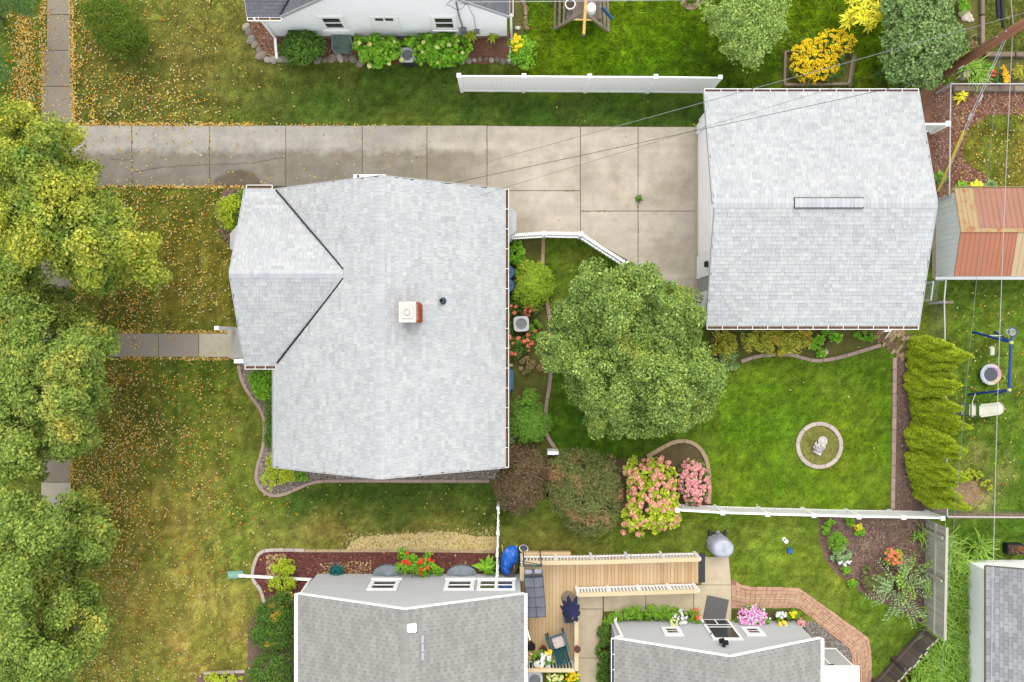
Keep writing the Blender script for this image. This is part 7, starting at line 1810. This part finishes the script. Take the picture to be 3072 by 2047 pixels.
rt,_ = shrub('cedar_bush', 'feathery green cedar bush at the lower end of the strip behind the house', 1585, 1255, 60, 74, 1.5, 4200, .11, LF_CEDARDK, rc=.17, seed=46, ar=.28, jit=.6)
sprays(rt,1587,1255,66,80,1.5,420,.36,LF_CEDARDK,47)
hydrangea('red flowered shrub above the white topped air conditioner', [(1515,880),(1560,885),(1590,900),(1612,925),(1605,950),(1575,945),(1545,945),(1518,960)], .7, 900, .09, LF_DARK, 12, .075, FL_CORAL, 48, 1560, 915, 'flowering_shrub', .6)
hydrangea('red flowered shrub below the white topped air conditioner', [(1518,985),(1540,1015),(1590,1000),(1612,985),(1612,1020),(1585,1055),(1555,1072),(1520,1075)], .6, 1000, .09, LF_DARK, 14, .075, FL_CORAL, 49, 1560, 1035, 'flowering_shrub', .6)
shrub('bronze_shrub', 'bronze brown shrub at the lower right corner of the pale roofed house', 1558, 1420, 85, 95, 1.7, 8600, .10, LF_BROWN, rc=.18, seed=50, ar=.35, poly=[(1475,1460),(1488,1420),(1515,1405),(1520,1345),(1550,1335),(1600,1340),(1645,1370),(1648,1420),(1625,1460),(1630,1500),(1590,1535),(1550,1545),(1510,1530),(1490,1500)], jit=1.1)
shrub('olive_shrub', 'wide olive green shrub with dry tips between bronze shrub and hydrangea', 1750, 1470, 118, 135, 1.9, 15500, .10, LF_OLIVE, rc=.2, seed=51, ar=.35, poly=[(1632,1420),(1645,1370),(1700,1345),(1760,1345),(1820,1360),(1860,1385),(1872,1440),(1866,1500),(1862,1560),(1830,1595),(1780,1610),(1730,1600),(1690,1575),(1655,1540),(1640,1490)], jit=1.1)
hydrangea('large hydrangea with salmon pink heads over lime leaves', [(1872,1390),(1895,1372),(1940,1378),(1985,1368),(2020,1395),(2028,1440),(2038,1500),(2045,1545),(2035,1580),(1995,1590),(1960,1605),(1905,1612),(1865,1600),(1858,1555),(1875,1520),(1885,1480),(1862,1440)], 1.6, 3000, .14, LF_LIMESHRUB, 118, .095, FL_PINK, 52, 1955, 1490)
hydrangea('rose pink flowering bush inside the curved edging', [(2034,1415),(2055,1380),(2090,1370),(2114,1388),(2126,1430),(2134,1470),(2126,1505),(2095,1522),(2056,1512),(2032,1470)], .85, 1300, .09, LF_DARK, 150, .075, FL_ROSE, 53, 2085, 1448, 'flowering_bush')
for k,(px,py,rx,ry,lb,m_) in enumerate(((1532,1012,13,50,'leafy green plants squeezed between gutter and white topped air conditioner',LF_DARK),(1604,985,18,30,'leafy green plants right of the white topped air conditioner',LF_FRESH),(1545,738,24,16,'low weedy plants under the lattice fence end',LF_FRESH),(1590,1100,40,28,'mossy low plants above the long blue bin',LF_OLIVE),(1530,1310,14,22,'pale weeds between the cedar bush and bronze shrub',LF_SILVER))):
    shrub('bed_plant', lb, px, py, rx, ry, .35, 480, .09, m_, 'plant', rc=.09, seed=190+k, ar=.5)
# ---- garage bed
shrub('lily_clump', 'yellowing clump left in the garage flower bed beside the big round tree', 2175, 1035, 45, 45, .6, 1500, .13, LF_GOLD, 'plant', rc=.14, seed=54, ar=.35)
shrub('green_plant', 'bluish leafy plant under the big round tree at the bed corner', 2185, 1080, 36, 28, .5, 900, .13, LF_BLUE, 'plant', rc=.12, seed=55, ar=.6)
shrub('golden_spirea', 'golden orange shrub in the middle of the garage flower bed', 2325, 1020, 108, 42, .8, 4600, .11, LF_GOLD, rc=.15, seed=56, ar=.4, poly=[(2222,1000),(2260,990),(2430,990),(2440,1020),(2425,1045),(2400,1055),(2360,1062),(2335,1072),(2290,1055),(2245,1052),(2222,1035)])
rt,cen_ = shrub('hosta', 'broad leafed green plants right of the golden shrub in the garage bed', 2485, 1020, 60, 40, .5, 200, .16, LF_FRESH, 'plant', rc=.16, seed=57, poly=[(2432,1000),(2470,988),(2540,990),(2552,1020),(2520,1045),(2490,1062),(2445,1062),(2428,1035)])
leaf_obj('foliage', whorls('', '', cen_[:18].tolist()+cen_[18:40].tolist(), 8, .24, None, ar=.5, drop=.1, seed=58), LF_FRESH, rt)
shrub('ground_plants', 'low weedy green plants at the right end of the garage bed', 2595, 1010, 40, 18, .2, 500, .08, LF_FRESH, 'plant', rc=.08, seed=59)
# ---- arborvitae row
def arborvitae(label, px, py, h, R, seed, tips):
    rng = np.random.default_rng(seed); b = np.array(P(px,py,0)); root = thing('arborvitae', label, 'arborvitae', tuple(b), 'arborvitae hedge trees in a row'); out = []
    for (dx,dy,hh,rr) in tips:
        n = int(7600*rr*hh/(.55*3.5)); z = hh*(1-rng.random(n)**.62); t = z/hh; lob = 1+.16*np.sin(7*rng.random()*6.28+0*z)
        ph = rng.random(n)*6.28; rad = rr*.9*np.minimum(1,(1-t)**.85+.02)*(.55+.45*np.minimum(1,t*6+.4))*(1+.16*np.sin(ph*3+seed+t*8)+.12*np.sin(ph*5-t*13+seed*2))*(1-.28*rng.random(n)**2)
        p = np.stack([b[0]+dx+np.cos(ph)*rad, b[1]+dy+np.sin(ph)*rad, z+.05],1); od = np.stack([np.cos(ph),np.sin(ph),0*ph],1)
        al = od*.8+np.array([0,0,.8])+rng.normal(size=(n,3))*.4; tang = np.cross(od,[0,0,1.]); nr = od*.4+tang*rng.normal(size=n)[:,None]*.6+np.array([0,0,1.0])
        out.append(leaf_verts(p,nr,rng.uniform(.07,.17,n),.38,.08,along=al,rng=rng))
    leaf_obj('foliage', np.concatenate(out), LF_LIME, root); tk = MB()
    for (dx,dy,hh,rr) in tips: tk.tube([(b[0],b[1],-.05),(b[0]+dx*.8,b[1]+dy*.8,hh*.3),(b[0]+dx,b[1]+dy,hh*.92)],.06,7,.01)
    tk.build('trunk', TRUNK, root)
AV = [('uppermost arborvitae of the row with the tallest pointed tip',2755,1068,3.7,.68,((0,.06,3.75,.66),(-.12,-.35,2.9,.5),(-.1,.42,2.7,.48))),
      ('arborvitae second from the top of the row by the blue swing beam',2745,1142,3.3,.6,((0,.0,3.3,.62),(-.1,-.30,2.9,.48),(.05,.30,2.8,.45))),
      ('arborvitae third from the top of the row level with the swing legs',2752,1210,3.3,.55,((0,.05,3.25,.55),(.0,-.3,3.0,.45))),
      ('arborvitae in the middle of the row pointing at the cream slide',2765,1252,3.5,.5,((0,-.05,3.5,.5),(-.1,-.32,2.7,.42))),
      ('arborvitae third from the bottom of the row with a double tip',2742,1312,3.6,.58,((.05,-.08,3.6,.54),(-.05,.22,3.0,.5),(.1,-.35,3.1,.42))),
      ('arborvitae second from the bottom of the row over the bare earth',2748,1392,3.5,.66,((.04,-.02,3.55,.62),(-.1,.28,2.7,.5),(.0,-.35,2.9,.48))),
      ('lowest arborvitae of the row near the long white fence',2768,1468,3.3,.56,((0,-.1,3.3,.54),(-.08,.22,2.9,.5)))]
for k,(lb,px,py,h,R,tips) in enumerate(AV): arborvitae(lb,px,py,h,R,200+k,tips)
shrub('ground_plants', 'pale leafy ground plants right of the second lowest arborvitae', 2940, 1440, 50, 26, .25, 700, .08, LF_LIMESHRUB, 'plant', rc=.08, seed=61, jit=.5, poly=[(2860,1430),(2900,1405),(2940,1410),(2985,1440),(2975,1470),(2960,1480),(2930,1450),(2880,1445)])
# ---- grey house front and side
shrub('lime_shrub', 'yellow green shrub in the red mulch above the white downspout', 850, 1702, 36, 28, .7, 1300, .08, LF_LIMESHRUB, rc=.12, seed=62)
shrub('lime_shrub', 'yellow green shrub in the red mulch below the white downspout', 846, 1752, 44, 30, .7, 1600, .08, LF_LIMESHRUB, rc=.12, seed=63)
shrub('boxwood', 'big dark rounded boxwood sprinkled with yellow leaves beside the grey house', 820, 1865, 72, 100, 1.5, 9000, .075, LF_HEDGE, rc=.17, seed=64, ar=.6, poly=[(812,1790),(840,1772),(880,1775),(886,1850),(885,1940),(860,1950),(800,1955),(762,1945),(748,1900),(752,1850),(775,1815)])
shrub('boxwood', 'lower dark boxwood at the bottom edge beside the grey house', 810, 2010, 72, 60, 1.4, 6500, .075, LF_DARK, rc=.17, seed=65, ar=.6, poly=[(770,1950),(880,1952),(884,2110),(740,2110),(742,2010)])
shrub('lime_shrub', 'low yellow green plants in the corner planting at the bottom', 665, 2036, 60, 18, .4, 900, .08, LF_LIMESHRUB, rc=.1, seed=66)
rt = hydrangea('bright green plant with red flowers against the grey house', [(1172,1712),(1200,1690),(1195,1645),(1225,1640),(1250,1665),(1290,1660),(1310,1690),(1335,1705),(1330,1725),(1290,1722),(1272,1738),(1240,1725),(1210,1730)], .9, 900, .13, LF_FRESH, 12, .08, FL_RED, 67, 1250, 1695, 'flowering_plant', .55)
rosette('fern_leaf_plant', 'green fern leaf plant beside the white picket fence and grey wall', 1462, 1690, 9, .55, LF_FRESH, seed=68, layers=4, z=.25, ar=.42)
# ---- lower right garden
shrub('lavender', 'round green herb mound in the corner bed near the white fence', 2512, 1628, 34, 36, .6, 2000, .06, LF_FRESH, 'plant', rc=.1, seed=70, ar=.3)
shrub('lamb_ear', 'silvery leafed mound below the green herb mound in the corner bed', 2522, 1668, 36, 26, .4, 900, .12, LF_SILVER, 'plant', rc=.1, seed=71, ar=.3)
rt,_ = shrub('white_flowers', 'clump of white flowers at the edge of the corner bed', 2534, 1688, 18, 9, .25, 200, .08, LF_FRESH, 'flowers', rc=.06, seed=72); flowers(rt, ell(2534,1687,20,10,14,.1,4), .2, .35, 14, .06, FL_WHITE, 7, seed=73)
for k,(px,py,lb) in enumerate(((2490,1572,'small green plant in the corner bed under the long white fence'),(2545,1565,'bright green plant tucked against the long white fence'),(2575,1582,'yellow green plant beside a leafy one near the long white fence'),(2478,1590,'leafy plant at the upper left of the corner bed'),(2578,1598,'green leafy plant below the yellow green one near the long white fence'),(2536,1712,'small plant below the white flowers'),(2556,1752,'weedy plant at the lower rim of the corner bed'),(2598,1708,'olive grassy plant in the middle of the corner bed'))):
    shrub('bed_plant', lb, px, py, 15, 14, .3, 300, .09, LF_YELLOW if k == 2 else LF_OLIVE if k == 7 else LF_FRESH, 'plant', rc=.07, seed=74+k, ar=.6)
hydrangea('small hydrangea with coral heads standing alone in the brown mulch', [(2648,1655),(2670,1638),(2690,1645),(2712,1670),(2708,1695),(2685,1702),(2660,1690)], .8, 420, .10, LF_FRESH, 26, .075, FL_CORAL, 84, 2680, 1672)
def feathery(label, px, py, arms, L, seed):
    rng = np.random.default_rng(seed); b = np.array(P(px,py,0)); root = thing('butterfly_bush', label, 'shrub', tuple(b)); out = []; st_ = MB()
    for k in range(arms):
        a_ = k*6.28/arms+rng.normal()*.25; l = L*rng.uniform(.6,1.15); n = 26; t = np.linspace(.15,1,n); d = np.array([math.cos(a_),math.sin(a_),0])
        p = b+d*l*t[:,None]+np.array([0,0,1])*(.9*np.sin(t*2.0)*.75+.1)[:,None]; s = np.cross(d,[0,0,1.]); sg_ = np.where(np.arange(n)%2==0,1,-1)[:,None]
        al = d*.6+s*sg_+rng.normal(size=(n,3))*.15; out.append(leaf_verts(p+al*.07,np.array([[0,0,1.]])+rng.normal(size=(n,3))*.25,.17*rng.uniform(.7,1.2,n),.22,.05,along=al,rng=rng)); st_.tube([tuple(b)]+[tuple(q) for q in p[::6]],.012,5,.005)
    leaf_obj('foliage', np.concatenate(out), LF_SILVER if seed%2 else LF_REED, root); st_.build('stems', STEM, root)
feathery('large feathery grey green shrub sprawling over the lower corner bed', 2680, 1755, 22, 1.35, 85); feathery('yellow green willowy plant growing through the feathery shrub beside the board fence', 2712, 1722, 10, 1.0, 86)
shrub('green_plant', 'dull green mound left of the feathery shrub in the corner bed', 2630, 1750, 45, 32, .6, 1500, .08, LF_OLIVE, 'plant', rc=.12, seed=87)
def reeds(name, label, poly, n, L, m, seed, cat='ornamental grass', z=.0, kind=None, w=.022, parent=None, spread=1.0, cen=None):
    """arching strap leaves, four segments each."""
    rng = np.random.default_rng(seed); 
    x_, y_ = sample(poly,n,rng) if cen is None else (cen[0]+rng.normal(size=n)*cen[2], cen[1]+rng.normal(size=n)*cen[2])
    n = len(x_); b = np.stack([(x_-1536)/75,(1023.5-y_)/75,np.full(n,z)],1); a_ = rng.random(n)*6.28; d = np.stack([np.cos(a_),np.sin(a_),0*a_],1); s = np.cross(d,[0,0,1.]); l = L*rng.uniform(.6,1.2,n); lean = rng.uniform(.35,1.1,n)*spread
    V = []
    for i,t in enumerate((0,.3,.6,.85,1.0)):
        c = b+d*(l*lean*t**1.5)[:,None]+np.array([0,0,1.])*(l*(1.0*t-.55*lean*t**2.2))[:,None]; ww = w*(1-t)**.5+.001
        V += [c-s*ww, c+s*ww]
    V = np.stack(V,1); F = np.concatenate([np.stack([10*np.arange(n)+2*i+k for k in (0,1,3,2)],1) for i in range(4)])
    root = parent or (None if kind == 'stuff' else thing(name,label,cat,tuple(b.mean(0)*np.array([1,1,0]))))
    o = link('blades' if root else name, np_mesh('blades' if root else name, V.reshape(-1,3), F, m, ORG[root.name] if root else (0,0,0)), root)
    if kind: o['kind'] = kind
    return root or o
reeds('ornamental_grass', '', [(2795,1600),(2838,1600),(2870,1660),(2896,1690),(2896,2100),(2690,2100),(2720,2040),(2790,1930),(2780,1850)], 3600, .75, LF_REED, 90, kind='stuff')
for k,(px,py,n,L,lb,m_) in enumerate(((2930,1640,120,.75,'arching clump of strap leaves by the white outbuilding corner',LF_REED),(2895,205,120,.75,'daylily clump beside the cut stump and pole base',LF_REED),(2925,230,90,.6,'daylily clump left of the marigolds',LF_REED),(2480,1925,0,.5,'',LF_REED),(2755,1600,40,.6,'strappy leaves against the weathered board fence',LF_REED),(1985,1868,36,.5,'pale strappy plant in the grass bed below the ramp',LF_SILVER))):
    if n: reeds('daylily', lb, None, n, L, m_, 91+k, cen=(px,py,9), cat='plant')
tf = thing('dry_grass_tuft','pale dry grass tuft in the middle of the brown mulch','plant',P(2585,1632)); reeds('','',None,70,.35,mat('dry_straw',C(206,176,150),.9),98,cen=(2585,1632,4),parent=tf,w=.006)
rt,_ = shrub('marigolds', 'orange marigolds beside the daylilies in the far bed', 3000, 228, 26, 26, .4, 400, .08, LF_DARK, 'flowers', rc=.1, seed=99); flowers(rt, [(2990,195),(3012,200),(3025,225),(3022,250),(3008,252),(3005,220)], .3, .5, 40, .06, FL_ORANGE, 8, seed=100); flowers(rt, ell(2978,220,8,14,10,.1,5), .3, .5, 9, .05, FL_RED, 8, seed=101)
rosette('yellow_leaf_plant','yellow leafed plant in the bark mulch near the fence corner',2878,292,12,.34,LF_YELLOW,seed=102,layers=2)
shrub('rockery_plants','light green plants around the white stones in the rockery',2890,15,26,30,.4,500,.09,LF_FRESH,'plant',rc=.1,seed=103)
for k,(px,py,lb) in enumerate(((2818,535,'leafy green plant at the garage corner by the yellow guard'),(2878,565,'green plant with one yellow leaf at the shed eave'),(2925,563,'plant with a large yellow leaf against the shed eave'),(2968,560,'big blue green leafed plant at the shed eave'))):
    rosette('shed_plant',lb,px,py,8,.30,LF_YELLOW if k == 2 else LF_FRESH if k<3 else LF_BLUE,seed=110+k,layers=2,ar=.7)
for k,(px,py,rx,ry,lb,m_) in enumerate(((2960,205,30,14,'weedy green plants behind the daylilies under the timber',LF_FRESH),(3050,215,26,26,'yellowing weeds right of the marigolds at the right edge',LF_GOLD),(2915,120,22,30,'straggly yellow green plants beside the rockery timber',LF_OLIVE),(2905,178,26,16,'low leafy weeds between rockery and daylily clump',LF_FRESH),(2640,225,20,26,'dark leafy weeds beside the loose leaning timber',LF_DARK))):
    shrub('border_plant', lb, px, py, rx, ry, .35, 420, .09, m_, 'plant', rc=.09, seed=170+k, ar=.45)
# below the ramp
shrub('grass_mound', 'long grassy mound between the concrete walk and the small grey garage', 1950, 1848, 120, 24, .45, 2600, .12, LF_FRESH, 'ornamental grass', rc=.12, seed=120, ar=.2, poly=[(1830,1835),(1860,1820),(1935,1816),(2030,1822),(2035,1862),(1850,1866),(1815,1880),(1805,1860)])
shrub('ground_plants', 'broad leafed ivy like plants along the walk beside the small grey garage', 1815, 1970, 24, 120, .45, 3200, .11, LF_DARK, 'plant', rc=.11, seed=121, ar=.7, poly=[(1796,1870),(1830,1860),(1834,2105),(1794,2105),(1790,1980)])
def bouquet(label, poly, h, seed, groups, leaf=LF_FRESH, box=None, cx=0, cy=0, z0=.1, base=0):
    rt,_ = shrub('flower_arrangement', label, cx, cy, 1, 1, h, 600, .11, leaf, 'flowers', poly=poly, rc=.1, seed=seed, z0=z0, ar=.35); rt.location.z = 0
    for k,(pl,n,r,m_) in enumerate(groups): flowers(rt, pl, h*.7, h+.08, n, r, m_, 7, seed=seed+k+1)
    return rt
bouquet('white and cream flowers with red blooms left of the white framed door', [(2012,1850),(2030,1825),(2090,1820),(2105,1845),(2100,1878),(2060,1882),(2015,1880)], .55, 130, ((ell(2040,1852,26,24,14,.1,1),48,.05,FL_WHITE),(ell(2022,1868,14,16,12,.1,2),30,.04,FL_PALE),(ell(2088,1840,16,22,12,.1,3),22,.04,FL_RED)), cx=2055, cy=1855)
bouquet('magenta and pink petunias right of the white framed door', [(2202,1860),(2215,1825),(2250,1810),(2285,1820),(2318,1845),(2315,1880),(2270,1885),(2215,1882)], .55, 135, ((ell(2255,1850,48,34,16,.1,1),200,.05,FL_MAGENTA),(ell(2262,1845,50,32,16,.1,2),40,.04,FL_WHITE)), cx=2260, cy=1850)
bouquet('white yellow and red flowers with spiky leaves at the right end of the flower box', [(2318,1850),(2335,1832),(2385,1828),(2412,1850),(2412,1885),(2360,1888),(2322,1882)], .5, 140, ((ell(2342,1845,22,10,12,.1,1),15,.06,FL_WHITE),(ell(2345,1872,16,14,12,.1,2),18,.055,FL_GOLD),(ell(2378,1842,10,14,12,.1,3),15,.055,FL_GOLD),(ell(2402,1868,10,16,12,.1,4),18,.06,FL_ROSE)), cx=2365, cy=1858)
bouquet('bouquet of white yellow and pink flowers on the lower deck', [(1577,1990),(1582,1955),(1620,1948),(1655,1958),(1660,1990),(1640,2005),(1600,2002)], 1.35, 145, ((ell(1632,1970,20,16,12,.1,1),17,.065,FL_WHITE),(ell(1618,1990,16,10,12,.1,2),13,.065,FL_WHITE),(ell(1622,2002,18,8,12,.1,3),15,.055,FL_GOLD),(ell(1588,1965,8,14,12,.1,4),12,.05,FL_PINK),(ell(1645,1955,12,8,12,.1,5),14,.05,FL_GOLD)), cx=1615, cy=1975, z0=.85)
bouquet('yellow flowering plants below the deck at the bottom edge', [(1632,2015),(1700,2010),(1740,2012),(1745,2060),(1640,2060)], .7, 152, ((ell(1718,2028,24,18,14,.1,1),36,.055,FL_GOLD),(ell(1665,2030,28,14,14,.1,2),40,.05,FL_PALE)), cx=1690, cy=2035)
# weeds in the drive
rosette('weed','leafy weed growing in a joint of the concrete apron',1915,597,9,.20,LF_DARK,seed=160,layers=3)
# ---- grass blades
def blades(name, region, n, hgt, wid, seed, bright=1.0, lean=1.0, swirl=False):
    rng = np.random.default_rng(seed); px = rng.uniform(region[0],region[1],n); py = rng.uniform(region[2],region[3],n); k = np.ones(n,bool)
    for poly in EXCL+FOOT:
        q = np.asarray(poly); 
        if q[:,0].max()<region[0] or q[:,0].min()>region[1] or q[:,1].max()<region[2] or q[:,1].min()>region[3]: continue
        b_ = (px>q[:,0].min())&(px<q[:,0].max())&(py>q[:,1].min())&(py<q[:,1].max())&k; ii = np.where(b_)[0]
        if len(ii): k[ii[inside(poly,px[ii],py[ii])]] = False
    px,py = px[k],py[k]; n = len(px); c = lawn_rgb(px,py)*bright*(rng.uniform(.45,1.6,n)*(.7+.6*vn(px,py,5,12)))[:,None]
    b = np.stack([(px-1536)/75,(1023.5-py)/75,np.zeros(n)],1)
    a_ = rng.random(n)*6.28 if not swirl else vn(px,py,45,41)*9+vn(px,py,18,42)*4+rng.normal(size=n)*.5
    d = np.stack([np.cos(a_),np.sin(a_),0*a_],1); h = hgt*rng.uniform(.5,1.4,n); l = lean*rng.uniform(.2,1.2,n)*h; w = wid*rng.uniform(.6,1.3,n); s = np.stack([-d[:,1],d[:,0],0*a_],1)*w[:,None]
    V = np.stack([b-s,b+s,b+d*l[:,None]+np.array([0,0,1.])*h[:,None]],1).reshape(-1,3)
    o = link(name, np_mesh(name, V, np.arange(3*n).reshape(-1,3), BLADE, col=np.repeat(c,3,0))); o['kind'] = 'stuff'; return o
BLADE = blade_mat()
blades('grass', (-80,3160,-60,2110), 430000, .05, .012, 301, 1.12)
blades('tall_grass', (1560,2780,-60,268), 46000, .16, .013, 302, 1.2, 1.3, True)
blades('tall_grass', (2840,3160,-60,170), 9000, .10, .012, 304, 1.1, 1.3, True)
# ---- fallen leaves
def fall(n, seed):
    rng = np.random.default_rng(seed); X_ = []; Y_ = []
    px = rng.uniform(150,1500,n*14); py = rng.uniform(-20,2060,n*14)
    w = np.clip(1-(px-200)/720,0,1)**1.35+.03*(px<1500); w *= .2+2.3*np.clip(fbm(px,py,60,51)-.26,0,1)**1.15; w *= 1+.25*(px<430)*(py>880); w *= np.where(py<400, .75*np.clip(1-(px-220)/1000,.08,1)*(1.0+.9*sb(px,py,230,620,230,370,40)), 1)
    w *= np.where(py>1560, .5, 1)*np.where((py>375)&(py<560), .10, 1)*np.where((py>1000)&(py<1072), .25, 1)*np.where((px<215), .0, 1); w *= np.where((px>700)&(py>560)&(py<1440), .3, 1)
    k = rng.random(len(px))<w*.30; X_.append(px[k]); Y_.append(py[k])
    def line(x0,x1,y0,y1,n,s): 
        t = rng.random(n); t = t[rng.random(n) < 1.6*vn(t*n/9,0*t,6,77)]; n = len(t); X_.append(x0+(x1-x0)*t+rng.normal(size=n)*(s if abs(x1-x0)<abs(y1-y0) else 0)); Y_.append(y0+(y1-y0)*t+rng.normal(size=n)*(0 if abs(x1-x0)<abs(y1-y0) else s))
    line(232,760,373,374,1000,3); line(700,1300,374,376,170,2.5); line(300,780,561,562,650,3); line(218,222,0,370,900,5); line(132,128,0,330,700,6); line(330,690,996,997,420,2.5); line(330,690,1076,1077,420,2.5); line(217,217,1350,1500,200,5); line(397,398,380,555,45,2); line(629,631,380,555,25,2)
    m = 1700; X_.append(rng.normal(75,26,m)); Y_.append(rng.uniform(45,330,m))
    m = 220; X_.append(rng.uniform(230,1300,m)); Y_.append(rng.uniform(380,555,m)); m = 90; X_.append(rng.uniform(130,212,m)); Y_.append(rng.uniform(0,370,m))
    m = 260; X_.append(rng.uniform(2880,3072,m)); Y_.append(rng.uniform(330,570,m)); m = 120; X_.append(rng.uniform(1500,2700,m)); Y_.append(rng.uniform(290,1540,m)); m = 200; X_.append(rng.uniform(2860,3072,m)); Y_.append(rng.uniform(840,1530,m))
    x_ = np.concatenate(X_); y_ = np.concatenate(Y_); k = np.ones(len(x_),bool)
    for poly in FOOT: k &= ~inside(poly,x_,y_)
    x_,y_ = x_[k],y_[k]; n = len(x_); on = np.zeros(n)
    for poly in EXCL[:24]: on = np.maximum(on, inside(poly,x_,y_)*.032)
    c = np.stack([(x_-1536)/75,(1023.5-y_)/75,np.where(on>0,on+.006,rng.uniform(.03,.06,n))],1); nr = np.stack([rng.normal(size=n)*.3,rng.normal(size=n)*.3,np.ones(n)],1)
    return leaf_verts(c,nr,rng.uniform(.04,.098,n),.75,.1,rng=rng)
fl_ = leaf_obj('fallen_leaves', fall(26000,401), FALLEN, None, 'stuff')
